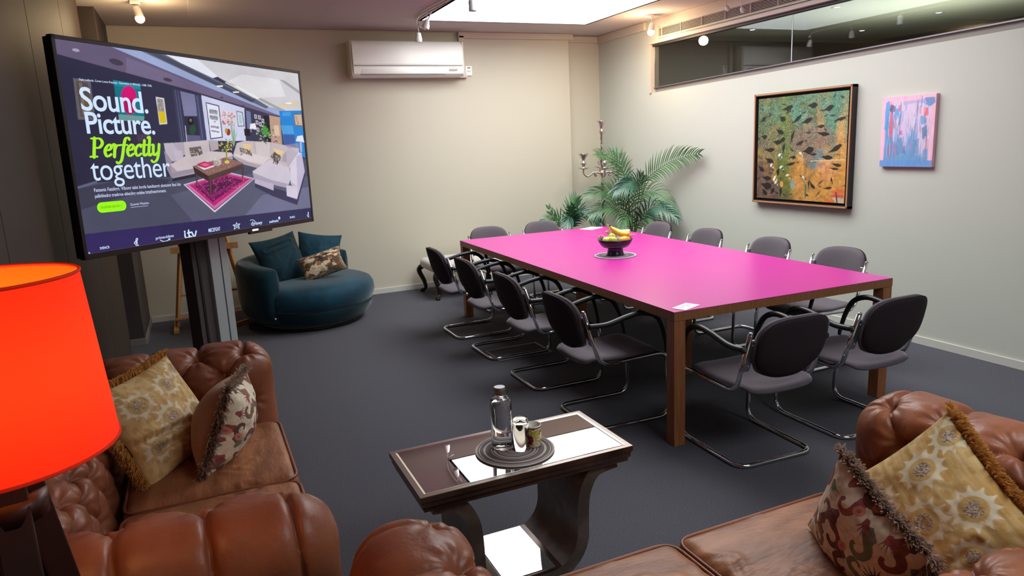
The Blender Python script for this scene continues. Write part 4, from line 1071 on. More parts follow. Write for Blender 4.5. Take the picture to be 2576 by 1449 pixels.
def tuft(V, N, at, w, buttons, segs, A=0.044, sig=0.026, Bd=0.024, wd=0.0068):
    D = np.zeros(len(V))
    for b in buttons:
        d = np.linalg.norm(at - np.array(b), axis=1)
        D -= A * np.exp(-(d / sig) ** 2) * 0.75 + A * 0.45 * np.exp(-(d / (sig * 2.2)) ** 2)
    C = np.zeros(len(V))
    for (a, b, k) in segs:
        d, t = seg_dist(at, a, b)
        C = np.maximum(C, k * (np.exp(-(d / wd) ** 2) + 0.55 * np.exp(-(d / (wd * 3.2)) ** 2)) / 1.55)
    # gathered leather radiating from each button
    for b in buttons:
        v = at - np.array(b); d = np.linalg.norm(v, axis=1); an = np.arctan2(v[:, 1], v[:, 0])
        C += 0.12 * np.sin(an * 9 + b[0] * 40) * np.exp(-((d - 0.055) / 0.030) ** 2)
    D -= Bd * C
    return V + N * (D * w)[:, None], D
BUT_ME = None
def add_buttons(parent, V, at, N, w, buttons):
    global BUT_ME
    for b in buttons:
        d = np.linalg.norm(at - np.array(b), axis=1) + (w < 0.5) * 10
        i = int(np.argmin(d))
        if d[i] > 0.03: continue
        if BUT_ME is None:
            bm = bmesh.new(); sphere(bm, (0, 0, 0), 0.0125, 1, 1, 0.55, 12, 8)
            o = obj('button', bm, M_LEATHER, parent); BUT_ME = o.data
        else:
            o = bpy.data.objects.new('button', BUT_ME); link(o, parent)
        o.location = V[i] + N[i] * 0.004; o.rotation_euler = Vector(N[i]).to_track_quat('Z', 'Y').to_euler()
def arm_mesh(side, parent):
    hx, hy, hz, r = 0.155, 0.430, 0.360, 0.138
    cx, cy, cz = side * 0.812, -0.020, 0.438
    V, F, N, core = rbox((0, 0, 0), (hx, hy, hz), r, 0.0060)
    inn = -side
    th = np.arctan2(N[:, 2], N[:, 0] * inn); th = np.where((abs(N[:, 0]) + abs(N[:, 2])) < 0.05, 0, np.clip(th, -0.0, PI))
    zc = hz - r; qw = core[:, 0] * inn; qz = core[:, 2]
    t = zc + r * th + ((hx - r) - qw) + np.where(th < PI / 2, qz - zc, zc - qz)
    at = np.stack([V[:, 1], t], 1)
    w = np.clip(np.sqrt(N[:, 0] ** 2 + N[:, 2] ** 2) * 1.3 - 0.35, 0, 1) * np.clip((V[:, 2] + hz - 0.05) / 0.1, 0, 1)
    sp = 0.195; r0, r1, r2 = zc + r * 1.15, zc + r * 0.18, zc - 0.105
    R0 = [(hy - 0.115 - sp * k, r0) for k in range(5)]; R1 = [(hy - 0.115 - sp * (k + .5), r1) for k in range(4)]; R2 = [(hy - 0.115 - sp * k, r2) for k in range(5)]
    segs = []
    for k in range(4):
        segs += [(R0[k], R1[k], 1), (R0[k + 1], R1[k], 1), (R1[k], R2[k], 1), (R1[k], R2[k + 1], 1)]
    for b in R0: segs.append((b, (b[0] + 0.012, r0 + 0.26), 1.15)); segs.append(((b[0] + 0.012, r0 + 0.26), (b[0] + 0.015, r0 + 0.66), 1.0))
    for b in R2: segs.append((b, (b[0], r2 - 0.2), 0.7))
    segs += [(R0[0], (hy + 0.05, r0 - 0.05), 0.6), (R0[0], (hy + 0.06, r0 + 0.1), 0.45)]
    bts = R0 + R1 + R2
    V2, D = tuft(V, N, at, w, bts, segs)
    # outward flare of the rolled top, narrower below, small sag
    zn = np.clip((V2[:, 2] + hz) / (2 * hz), 0, 1)
    V2[:, 0] = V2[:, 0] * (0.80 + 0.20 * zn ** 1.5) + side * 0.020 * zn - side * 0.012
    nz = np.sin(V2[:, 1] * 23 + V2[:, 2] * 7) * 0.0018 + np.sin(V2[:, 1] * 41 - V2[:, 2] * 17 + 1) * 0.0012
    V2 = V2 + N * nz[:, None] + np.array([cx, cy, cz])
    o = obj_np('arm', V2, F, M_LEATHER, parent)
    add_buttons(o, V2, at, N, w, bts)
    return o
def back_mesh(parent):
    hx, hy, hz, r = 0.700, 0.120, 0.310, 0.112
    cy, cz = -0.312, 0.386
    V, F, N, core = rbox((0, 0, 0), (hx, hy, hz), r, 0.0068)
    th = np.clip(np.arctan2(N[:, 2], N[:, 1]), 0, PI); th = np.where((abs(N[:, 1]) + abs(N[:, 2])) < 0.05, 0, th)
    zc = hz - r; t = zc + r * th + ((hy - r) - core[:, 1]) + np.where(th < PI / 2, core[:, 2] - zc, zc - core[:, 2])
    at = np.stack([V[:, 0], t], 1)
    w = np.clip(np.sqrt(N[:, 1] ** 2 + N[:, 2] ** 2) * 1.3 - 0.35, 0, 1) * np.clip((V[:, 2] + hz - 0.05) / 0.1, 0, 1)
    sp = 0.188; rows = [zc + r * 1.1, zc + r * 0.15, zc - 0.105]; R = []
    for j, tt in enumerate(rows): R.append([((k - 3.5 + (0.5 if j % 2 else 0)) * sp, tt) for k in range(8 - (j % 2))])
    segs = []
    for k in range(7): segs += [(R[0][k], R[1][k], 1), (R[0][k + 1], R[1][k], 1), (R[1][k], R[2][k], 1), (R[1][k], R[2][k + 1], 1)]
    for b in R[0]: segs.append((b, (b[0], b[1] + 0.26), 0.6))
    for b in R[2]: segs.append((b, (b[0], b[1] - 0.2), 0.7))
    bts = R[0] + R[1] + R[2]
    V2, D = tuft(V, N, at, w, bts, segs)
    V2[:, 1] -= (V2[:, 2] + 0.1) * 0.09
    V2 = V2 + np.array([0, cy, cz])
    o = obj_np('back', V2, F, M_LEATHER, parent)
    add_buttons(o, V2, at, N, w, bts)
def cushion(side, parent, seed):
    rg = np.random.default_rng(seed)
    hx, hy, hz, r = 0.324, 0.295, 0.088, 0.045
    cx, cy, cz = side * 0.326, 0.110, 0.372
    V, F, N, core = rbox((0, 0, 0), (hx, hy, hz), r, 0.0095)
    bul = (1 - (V[:, 0] / hx) ** 2) * (1 - (V[:, 1] / hy) ** 2)
    D = 0.022 * np.clip(bul, 0, 1) * np.sign(V[:, 2])
    V[:, 2] += D
    for k in range(10):   # pulled creases in the worn leather
        a = (rg.uniform(-hx, hx), rg.uniform(-hy, hy)); an = rg.normal(0.25, 0.5); L = rg.uniform(0.08, 0.22)
        b = (a[0] + L * math.sin(an), a[1] + L * math.cos(an))
        d, t = seg_dist(V[:, :2], a, b)
        V[:, 2] -= 0.0042 * np.exp(-(d / 0.010) ** 2) * (V[:, 2] > 0) * np.sin(PI * np.clip(t, 0.02, 0.98))
        V[:, 2] += 0.0030 * np.exp(-((d - 0.018) / 0.012) ** 2) * (V[:, 2] > 0)
    V2 = V + np.array([cx, cy, cz])
    o = obj_np('seat_cushion', V2, F, M_LEATHER2, parent)
    P = []
    for (x, y) in ((-1, -1), (1, -1), (1, 1), (-1, 1)): P.append((cx + x * (hx - 0.006), cy + y * (hy - 0.006), cz + hz - 0.012))
    for dz in (0, -2 * hz + 0.03):
        pp = fillet([(p[0], p[1], p[2] + dz) for p in P], 0.06, 6, True)
        obj('piping', tube(bmesh.new(), pp, 0.006, 6, True), M_LEATHER, o)
def make_sofa(label, loc, rz):
    t = thing('leather_sofa', label, 'sofa', loc, rz, 'tan buttoned leather sofas')
    arm_mesh(-1, t); arm_mesh(1, t); back_mesh(t)
    cushion(-1, t, 21); cushion(1, t, 22)
    b = bmesh.new(); box(b, (0, 0.02, 0.185), (1.36, 0.72, 0.19), 0.03, seg=3); obj('base', b, M_LEATHER, t)
    for x in (-0.80, 0.80):
        for y in (-0.33, 0.33):
            b = bmesh.new(); lathe(b, [(0, 0), (0.026, 0), (0.04, 0.025), (0.042, 0.05), (0.03, 0.08), (0, 0.08)], 20, c=(x, y, 0), cap=False); obj('foot', b, M_DWOOD, t)
    return t
sofa0 = make_sofa('tan buttoned leather sofa on the left with its back to the dark wall', (-5.030, -5.355, 0), -PI / 2)
sofa1 = copy_tree(sofa0)
sofa1.location = (-3.685, -6.745, 0); sofa1.rotation_euler = (0, 0, 0); sofa1['label'] = 'tan buttoned leather sofa at the bottom right, facing the meeting table'

# ================================================================== SCATTER CUSHIONS
def gold_print(n, seed):
    rg = np.random.default_rng(seed); vv, uu = np.mgrid[0:n, 0:n] / (n - 1.0)
    n1 = fbm(n, n, 5, rg); n2 = fbm(n, n, 14, rg, 3); st = fbm(n, n, 3, rg, 4, (0.5, 10))
    img = L3((192, 152, 88)) * np.ones((n, n, 1)); k = np.clip((n1 * 0.6 + st * 0.6 - 0.42) * 3, 0, 1)[..., None]
    img = img * (1 - k) + L3((220, 190, 136)) * k
    fl = [(.27, .30, .10, .085), (.66, .26, .10, .08), (.47, .55, .11, .09), (.78, .62, .10, .085), (.20, .72, .09, .08), (.58, .86, .09, .075), (.93, .15, .09, .07), (.06, .08, .09, .08)]
    for (cx, cy, rx, ry) in fl:
        an = np.arctan2((vv - cy) / ry, (uu - cx) / rx); d = np.hypot((uu - cx) / rx, (vv - cy) / ry) + 0.10 * (n2 - 0.5)
        spike = 1.22 + 0.50 * (1 - np.abs(np.sin(an * 6 + cx * 9))) ** 1.4
        halo = np.clip((spike + 0.14 - d) * 9, 0, 1)[..., None] * 0.85
        img = img * (1 - halo) + L3((234, 224, 198)) * halo
        m = np.clip((1.0 - d) * 12, 0, 1)[..., None]; img = img * (1 - m) + L3((208, 174, 112)) * m
        m = np.clip((0.66 - d) * 10, 0, 1)[..., None]
        g = np.where(rg.random((n, n, 1)) < 0.5, L3((140, 118, 104)), L3((212, 194, 172)))
        img = img * (1 - m) + g * m
    petals = (np.sin(uu * 44 + 4 * n1) * np.sin(vv * 40 + 3 * n2) > 0.45) & (n1 > 0.42)
    img[petals] = img[petals] * 0.5 + L3((190, 142, 70)) * 0.5
    return img * (0.85 + 0.3 * n2[..., None])
def hook(cx, cy, s, rot, flip=1):
    s = s * 1.30
    P = []
    for t in np.linspace(0, 1, 22):          # outer spiral
        a = 0.2 + 4.4 * t; r = 1.0 - 0.62 * t; P.append((r * math.cos(a), r * math.sin(a)))
    for t in np.linspace(1, 0, 22):
        a = 0.2 + 4.4 * t; r = 0.44 - 0.30 * t; P.append((r * math.cos(a), r * math.sin(a)))
    P += [(0.9, -0.9), (1.5, -0.6), (1.35, 0.1)]
    c, q = math.cos(rot), math.sin(rot)
    return [(cx + s * (x * flip * c - y * q), cy + s * (x * flip * q + y * c)) for x, y in P]
def fan(cx, cy, s, rot, k=6):
    P = []
    for i in range(k):
        a = -0.9 + 1.8 * i / (k - 1); L = 1.0 + 0.35 * math.cos(a * 1.5)
        P += [(0.42 * math.cos(a - 0.13), 0.42 * math.sin(a - 0.13)), (L * math.cos(a - 0.02), L * math.sin(a - 0.02)), (0.46 * math.cos(a + 0.13), 0.46 * math.sin(a + 0.13))]
    P += [(-0.35, 0.15), (-0.35, -0.15)]
    c, q = math.cos(rot), math.sin(rot)
    return [(cx + s * (x * c - y * q), cy + s * (x * q + y * c)) for x, y in P]
def kilim_print(n, seed):
    rg = np.random.default_rng(seed); n1 = fbm(n, n, 8, rg, 4); nz = fbm(n, n, 30, rg, 2)
    img = L3((236, 222, 196)) * np.ones((n, n, 1))
    mar, red, grn, dk, brn, ros = (104, 52, 56), (150, 70, 72), (106, 122, 96), (58, 56, 56), (128, 96, 72), (214, 142, 124)
    no = (0.7, n1)
    def tile(ox, oy):
        f = lambda P: [((x - .5) * .86 + .5 + ox, (y - .5) * .86 + .5 + oy) for x, y in P]
        for (P, c) in ((hook(.22, .20, .10, .3), brn), (hook(.12, .42, .09, 2.2), mar), (hook(.45, .36, .13, -.2), mar), (hook(.30, .56, .10, 2.6, -1), mar), (hook(.68, .62, .13, .4), grn), (hook(.50, .70, .10, 2.8), grn),
                       (hook(.88, .30, .10, 1.2), red), (hook(.80, .88, .13, .2), (128, 62, 60)), (hook(.28, .90, .10, 1.2), brn), (hook(.60, .12, .10, -.6, -1), (120, 82, 76)),
                       (fan(.33, .06, .13, 2.4), red), (fan(.72, .30, .14, 3.4), mar), (fan(.92, .56, .13, 2.8), red), (fan(.12, .62, .14, -.8), grn), (fan(.20, .78, .14, .4), mar), (fan(.52, .90, .15, -1.0), dk), (fan(.42, .52, .10, 2.0), mar),
                       (fan(.98, .78, .12, 2.6), red), (fan(.06, .94, .13, -.5), dk), (fan(.86, .08, .13, 2.4), grn), (fan(.04, .22, .12, .2), red)):
            fill(img, f(P), c, 0.93, no)
        for (cx, cy) in ((.52, .50), (.10, .52), (.36, .78), (.94, .44)):
            fill(img, f(ell(cx, cy, .062, .048, .5)), ros, 0.95); fill(img, f(ell(cx, cy, .025, .018, .5)), (176, 88, 84), 0.7)
    for ox in (-.86, 0, .86):
        for oy in (-.86, 0, .86): tile(ox, oy)
    return img * (0.82 + 0.36 * nz[..., None])
def damask_print(n, seed):
    rg = np.random.default_rng(seed); n1 = fbm(n, n, 4, rg, 5); n2 = fbm(n, n, 7, rg, 4); sp = rg.random((n, n)) * 0.6 + 0.4 * fbm(n, n, 40, rg, 1)
    vv, uu = np.mgrid[0:n, 0:n] / (n - 1.0)
    sw = np.sin((uu * 5 + vv * 3) + 8 * n1) * 0.5 + np.sin(vv * 14 + 9 * n2) * 0.5
    img = L3((96, 78, 62)) * np.ones((n, n, 1))
    for (lo, c) in ((0.05, (206, 184, 150)), (0.55, (226, 208, 178))):
        k = np.clip((sw - lo) * 5, 0, 1)[..., None]; img = img * (1 - k) + L3(c) * k
    k = np.clip((n2 - 0.62) * 10, 0, 1)[..., None]; img = img * (1 - k) + L3((158, 96, 72)) * k
    k = np.clip((0.40 - n1) * 9, 0, 1)[..., None]; img = img * (1 - k) + L3((52, 46, 42)) * k
    e = np.maximum(abs(uu - .5), abs(vv - .5) * 1.0) * 2; k = np.clip((e - 0.80) * 6, 0, 1)[..., None]
    g = np.where(sp[..., None] < 0.5, L3((70, 58, 48)), L3((170, 150, 122)))
    img = img * (1 - k) + g * k
    return img * (0.6 + 0.8 * sp[..., None])
def pillow(name, label, c, right, up, hw, hh, T, front, back_m, fringe_m=None, group=None, n=150, fr_len=0.05, dent=0.0, front_m=None, crease=(), sides=(0, 1, 2, 3)):
    c = np.array(c, float); R = np.array(right, float); R /= np.linalg.norm(R); U = np.array(up, float); U -= R * (U @ R); U /= np.linalg.norm(U); Nn = np.cross(R, U)
    t = thing(name, label, 'cushion', tuple(c), group=group)
    vv, uu = np.mgrid[0:n, 0:n] / (n - 1.0) * 2 - 1; vv = -vv
    x = uu * hw * (1 - 0.085 * (1 - vv ** 2) * np.abs(uu) ** 2); y = vv * hh * (1 - 0.085 * (1 - uu ** 2) * np.abs(vv) ** 2)
    prof = np.clip((1 - uu ** 2) * (1 - vv ** 2), 0, 1)
    th = T * (prof ** 0.42 * 0.62 + prof ** 0.9 * 0.38)
    rg = np.random.default_rng(int(abs(c[0] * 1000)) % 997)
    wr = (fbm(n, n, 6, rg, 3) - 0.5) * 0.016 * prof ** 0.35
    if dent: th = th * (1 - dent * np.exp(-((uu - 0.1) / 0.35) ** 2) * np.clip(vv + 0.2, 0, 1))
    for (a, b_, dp) in crease:
        d, q = seg_dist(np.stack([uu.ravel(), vv.ravel()], 1), a, b_)
        wr = wr - (dp * np.exp(-(d / 0.05) ** 2) * np.sin(PI * np.clip(q, 0.05, 0.95))).reshape(n, n) + (dp * 0.5 * np.exp(-((d - 0.12) / 0.07) ** 2)).reshape(n, n)
    idx = np.arange(n * n).reshape(n, n)
    F = np.stack([idx[:-1, :-1], idx[1:, :-1], idx[1:, 1:], idx[:-1, 1:]], -1).reshape(-1, 4)
    Pf = x[..., None] * R + y[..., None] * U + (th + wr)[..., None] * Nn
    if front is not None: obj_np('front_cover', Pf.reshape(-1, 3), F, M_VCM, t, True, front.reshape(-1, 3))
    else: obj_np('front_cover', Pf.reshape(-1, 3), F, front_m, t, True)
    s = slice(None, None, 3) if n % 3 == 1 else slice(None, None, 1)
    m = len(range(n)[s]); xb, yb, tb_ = x[s, s], y[s, s], (th + wr * 0.4)[s, s]
    ib = np.arange(m * m).reshape(m, m); Fb = np.stack([ib[:-1, :-1], ib[:-1, 1:], ib[1:, 1:], ib[1:, :-1]], -1).reshape(-1, 4)
    Pb = xb[..., None] * R + yb[..., None] * U - tb_[..., None] * Nn
    obj_np('back_cover', Pb.reshape(-1, 3), Fb, back_m, t, True)
    if fringe_m is not None:
        V = []; FF = []
        E = [(-1, 1), (1, 1), (1, -1), (-1, -1)]
        for k in sides:
            a, b_ = np.array(E[k]), np.array(E[(k + 1) % 4])
            for i in range(420):
                q = (i + rg.random()) / 420; p = a + (b_ - a) * q
                px = p[0] * hw * (1 - 0.085 * (1 - p[1] ** 2) * (abs(p[0]) == 1)); py = p[1] * hh * (1 - 0.085 * (1 - p[0] ** 2) * (abs(p[1]) == 1))
                o = R * px + U * py + Nn * rg.normal(0, 0.004)
                out = R * px / hw * (abs(p[0]) == 1) + U * py / hh * (abs(p[1]) == 1)
                cr = (abs(p[0]) > 0.9 and abs(p[1]) > 0.9)
                if cr: out = R * p[0] + U * p[1]
                out = out / np.linalg.norm(out)
                for _ in range(4):
                    d = out + Nn * rg.normal(0, 0.42) + (R * rg.normal(0, 0.22) + U * rg.normal(0, 0.22)); d = d / np.linalg.norm(d)
                    L = fr_len * rg.uniform(0.65, 1.05); wv = np.cross(d, Nn + rg.normal(0, 0.5, 3)); wv = wv / np.linalg.norm(wv) * 0.0026
                    mid = o + d * L * 0.55; tip = o + d * L + np.array([0, 0, -0.25 * L])
                    bI = len(V); V += [o + wv, o - wv, mid + wv, mid - wv, tip + wv * .6, tip - wv * .6]
                    FF += [(bI, bI + 1, bI + 3, bI + 2), (bI + 2, bI + 3, bI + 5, bI + 4)]
        f = obj_np('fringe', np.array(V), np.array(FF), fringe_m, t, False); f['kind'] = 'stuff'
    return t
def diamond(top, bottom, normal, turn=0.0):
    """axes of a square cushion standing on its corner"""
    D1 = np.array(top) - np.array(bottom); D1 = D1 / np.linalg.norm(D1); N = np.array(normal, float); N -= D1 * (N @ D1); N /= np.linalg.norm(N)
    D2 = np.cross(D1, N)
    a = PI / 4 + turn
    return D2 * math.cos(a) + D1 * math.sin(a), D1 * math.cos(a) - D2 * math.sin(a)
M_GOLDBACK = mat('gold_velvet_backing', (168, 128, 72), 0.85, sheen=0.2)
R_, U_ = diamond((-5.035, -4.80, 0.82), (-5.105, -5.14, 0.50), (0.61, -0.58, 0.50))
pillow('gold_cushion', 'gold patterned cushion with gold fringe leaning in the corner of the left sofa', (-5.085, -4.975, 0.645), R_, U_, 0.205, 0.205, 0.085, gold_print(151, 4), M_GOLDBACK, M_GOLDFRINGE, 'fringed gold cushions', 151, 0.042,
       crease=(((-0.9, -0.2), (0.2, -0.35), 0.02), ((-0.6, -0.5), (0.1, -0.55), 0.012)), sides=(0, 3))
pillow('kilim_cushion', 'cream cushion with maroon motifs standing edge-on on the left sofa', (-4.855, -5.055, 0.615), (0.22, 0.96, -0.08), (0.38, 0.06, 0.92), 0.175, 0.178, 0.115, kilim_print(211, 8), M_SALMON, M_BROWNFRINGE, 'fringed kilim cushions', 211, 0.036, sides=(3, 0))
R_, U_ = diamond((-2.99, -6.67, 0.78), (-3.12, -6.77, 0.40), (-0.86, -0.16, 0.45), -0.08)
pillow('gold_cushion', 'gold patterned cushion with gold fringe against the arm of the right sofa', (-3.095, -6.735, 0.570), R_, U_, 0.203, 0.203, 0.075, gold_print(151, 9), M_GOLDBACK, M_GOLDFRINGE, 'fringed gold cushions', 151, 0.042,
       crease=(((-0.8, -0.75), (0.3, -0.6), 0.012),), sides=(1, 2))
R_, U_ = diamond((-3.39, -6.673, 0.78), (-3.385, -6.80, 0.42), (-0.86, 0.26, 0.30), 0.0)
pillow('kilim_cushion', 'cream cushion with maroon and green motifs and brown fringe on the right sofa', (-3.365, -6.730, 0.565), R_, U_, 0.165, 0.165, 0.068, kilim_print(211, 12), M_SALMON, M_BROWNFRINGE, 'fringed kilim cushions', 211, 0.034, sides=(1, 2))
# cushions on the blue armchair
pillow('velvet_cushion', 'large dark teal velvet cushion at the left of the round armchair', (-4.17, -0.80, 0.615), (0.84, 0.40, 0.10), (-0.06, 0.36, 0.93), 0.245, 0.25, 0.10, None, M_TEALD, None, 'teal velvet cushions', 61, front_m=M_TEALD, crease=(((-0.6, 0.5), (0.5, 0.62), 0.02), ((-0.3, -0.6), (0.5, 0.2), 0.012)))
pillow('velvet_cushion', 'smaller dark teal velvet cushion at the right of the round armchair', (-3.765, -0.53, 0.62), (0.93, -0.10, -0.16), (0.12, 0.30, 0.95), 0.22, 0.20, 0.08, None, M_TEALD, None, 'teal velvet cushions', 61, front_m=M_TEAL)
pillow('lumbar_cushion', 'brown and cream damask cushion lying on the blue armchair seat', (-3.81, -0.98, 0.565), (0.955, -0.10, 0.25), (-0.17, 0.60, 0.78), 0.21, 0.135, 0.075, damask_print(121, 3), M_BROWNFRINGE, None, None, 121, dent=0.2)

# ================================================================== COFFEE TABLE
KS = 1.107
ct = thing('coffee_table', 'dark bronze coffee table with mirrored top on a curved U-shaped pedestal', 'table', (-3.880, -5.600, 0))
HX, HY, ZTOP = 0.416, 0.205, 0.490
prof_o = [(0, 0), (0, -0.018), (-0.006, -0.026), (-0.006, -0.040), (-0.014, -0.050), (-0.014, -0.060)]
b = bmesh.new(); rings = []
for (o, z) in [(-0.020, 0.0)] + prof_o + [(-0.05, -0.060)]:
    rings.append([b.verts.new((sx_ * (HX + o), sy_ * (HY + o), ZTOP + z)) for sx_, sy_ in ((-1, -1), (1, -1), (1, 1), (-1, 1))])
for A, Q in zip(rings, rings[1:]):
    for k in range(4): b.faces.new((A[k], A[(k + 1) % 4], Q[(k + 1) % 4], Q[k]))
b.faces.new(list(reversed(rings[0]))); b.faces.new(rings[-1]); bmesh.ops.recalc_face_normals(b, faces=b.faces)
obj('top_frame', b, M_BRONZE, ct, smooth=False)
b = bmesh.new()
for (c, s) in (((0, HY - 0.010, ZTOP + 0.0015), (2 * HX, 0.020, 0.003)), ((0, -HY + 0.010, ZTOP + 0.0015), (2 * HX, 0.020, 0.003)), ((HX - 0.010, 0, ZTOP + 0.0015), (0.020, 2 * HY - 0.04, 0.003)), ((-HX + 0.010, 0, ZTOP + 0.0015), (0.020, 2 * HY - 0.04, 0.003))): box(b, c, s, 0.0008)
obj('rim', b, mat('silvered_rim', (150, 134, 124), 0.3, 0.6), ct, smooth=False)
b = bmesh.new(); pr = [((HX - 0.019), (HY - 0.019), 0.0036), ((HX - 0.027), (HY - 0.027), 0.0015)]
ra = [b.verts.new((sx_ * pr[0][0], sy_ * pr[0][1], ZTOP + pr[0][2])) for sx_, sy_ in ((-1, -1), (1, -1), (1, 1), (-1, 1))]; rb_ = [b.verts.new((sx_ * pr[1][0], sy_ * pr[1][1], ZTOP + pr[1][2])) for sx_, sy_ in ((-1, -1), (1, -1), (1, 1), (-1, 1))]
for k in range(4): b.faces.new((ra[k], ra[(k + 1) % 4], rb_[(k + 1) % 4], rb_[k]))
obj('mirror_bevel', b, M_BEVEL, ct, smooth=False)
obj('mirror_top', B((0, 0, ZTOP + 0.0005), (2 * HX - 0.054, 2 * HY - 0.054, 0.0024)), M_MIRROR, ct, smooth=False)
# U-shaped pedestal: thick bent slab with flared bracket tops
def upath(off):
    o = []
    pts = [(-0.365, 0.428), (-0.275, 0.412), (-0.232, 0.355), (-0.216, 0.285), (-0.212, 0.17)]
    left = smooth_path([(x, 0, z) for x, z in pts], 6)
    L = [(p.x, p.z) for p in left] + [(-0.212 + 0.145 * (1 - math.cos(a)), 0.17 - 0.145 * math.sin(a)) for a in np.linspace(0.15, PI / 2, 8)]
    return L + [(-x, z) for x, z in reversed(L)]
C_ = [Vector((x, 0, z)) for x, z in upath(0)]
outl = []; innl = []
for i, p in enumerate(C_):
    tg = (C_[min(i + 1, len(C_) - 1)] - C_[max(i - 1, 0)]).normalized(); nn = Vector((tg.z, 0, -tg.x))
    h = 0.0245
    outl.append((p.x - nn.x * h, p.z - nn.z * h)); innl.append((p.x + nn.x * h, p.z + nn.z * h))
b = bmesh.new(); YD = 0.172
rows = []
for (o_, i_) in zip(outl, innl): rows.append([b.verts.new((o_[0], -YD, min(o_[1], 0.4298))), b.verts.new((i_[0], -YD, min(i_[1], 0.4298))), b.verts.new((i_[0], YD, min(i_[1], 0.4298))), b.verts.new((o_[0], YD, min(o_[1], 0.4298)))])
for A, Q in zip(rows, rows[1:]):
    for k in range(4): b.faces.new((A[k], A[(k + 1) % 4], Q[(k + 1) % 4], Q[k]))
b.faces.new(rows[0]); b.faces.new(list(reversed(rows[-1]))); bmesh.ops.recalc_face_normals(b, faces=b.faces)
obj('pedestal', b, mat('pewter_lacquer', (104, 94, 86), 0.34, 0.55, noise=((136, 122, 108), 14, 5, 0.45, 0.75), bump=(60, 0.1, 0.002)), ct, angle=40)
obj('shelf_frame', B((0.0, 0, 0.054), (0.27, 0.342, 0.014), 0.003), M_BRONZE, ct, smooth=False)
obj('shelf_mirror', B((-0.01, 0.0, 0.0625), (0.205, 0.32, 0.004)), M_MIRROR, ct, smooth=False)
ZCT = ZTOP + 0.0035
placemat('placemat', 'round dark grey woven placemat on the mirrored coffee table', (-3.868, -5.618, ZCT), 0.152, M_MAT1, M_MAT2, 34)
ZM = ZCT + 0.0052
bt = thing('water_bottle', 'clear glass water bottle with steel cap on the placemat', 'bottle', (-3.903, -5.582, ZM))
b = bmesh.new(); lathe(b, [(0, 0.0), (0.030, 0.0), (0.0355, 0.008), (0.0365, 0.03), (0.0375, 0.10), (0.0385, 0.150), (0.036, 0.170), (0.026, 0.186), (0.0185, 0.192), (0.0185, 0.204), (0.0165, 0.204), (0.0165, 0.190), (0.024, 0.183), (0.0335, 0.168), (0.036, 0.150), (0.035, 0.10), (0.034, 0.03), (0.032, 0.012), (0.028, 0.008), (0, 0.008)], 40, cap=False); obj('glass_body', b, M_GLASS, bt)
b = bmesh.new(); lathe(b, [(0, 0.0085), (0.0275, 0.0085), (0.0315, 0.0125), (0.0335, 0.03), (0.0345, 0.10), (0.0355, 0.150), (0.0332, 0.166), (0.029, 0.176), (0, 0.176)], 40, cap=False); obj('water', b, M_WATER, bt)
b = bmesh.new(); lathe(b, [(0, 0.193), (0.019, 0.193), (0.0195, 0.195), (0.0195, 0.216), (0.0185, 0.218), (0, 0.218)], 32, cap=False); obj('cap', b, M_SATIN, bt, angle=40)
gl = thing('drinking_glass', 'clear tumbler turned upside down on the placemat', 'glass', (-3.846, -5.630, ZM))
b = bmesh.new(); lathe(b, [(0.0290, 0.0), (0.0300, 0.001), (0.0275, 0.100), (0.0255, 0.108), (0.016, 0.112), (0, 0.110), (0, 0.097), (0.018, 0.097), (0.0235, 0.093), (0.0275, 0.001), (0.0290, 0.0)], 40, cap=False); b.faces.ensure_lookup_table(); obj('glass_body', b, M_GLASS, gl)
cp = thing('printed_cup', 'floral patterned cup with white inside on the placemat', 'cup', (-3.795, -5.628, ZM))
b = bmesh.new(); lathe(b, [(0, 0.0), (0.022, 0.0), (0.026, 0.004), (0.0285, 0.03), (0.0285, 0.078), (0.0270, 0.078), (0.0268, 0.03), (0.02, 0.006), (0, 0.006)], 40, cap=False); obj('body', b, mat('white_glaze', (232, 226, 214), 0.25), cp)
nA, nZ = 96, 44; rg = np.random.default_rng(6); ci = L3((222, 206, 178)) * np.ones((nZ, nA, 1)); f1 = fbm(nZ, nA, 4, rg, 3, (1, 2)); f2 = fbm(nZ, nA, 4, rg, 3, (1, 2))
ci[f1 > 0.53] = L3((140, 30, 66)); ci[(f2 > 0.60)] = L3((178, 168, 70)); ci[(f1 > .62)] = L3((110, 24, 52)); ci[:3] = L3((58, 54, 60)); 
V = []; 
for j in range(nZ):
    for i in range(nA):
        a = 2 * PI * i / nA; z = 0.074 - 0.066 * j / (nZ - 1); r = 0.0289 if z > 0.03 else 0.0289 - 0.0022 * (0.03 - z) / 0.026
        V.append((r * math.cos(a), r * math.sin(a), z))
F = [(j * nA + i, (j + 1) * nA + i, (j + 1) * nA + (i + 1) % nA, j * nA + (i + 1) % nA) for j in range(nZ - 1) for i in range(nA)]
obj_np('printed_wrap', np.array(V), np.array(F), mat('glazed_print', (255, 255, 255), 0.25, attr='Col'), cp, True, ci.reshape(-1, 3))

for t_ in (bt, gl, cp): t_.scale = (KS, KS, KS)

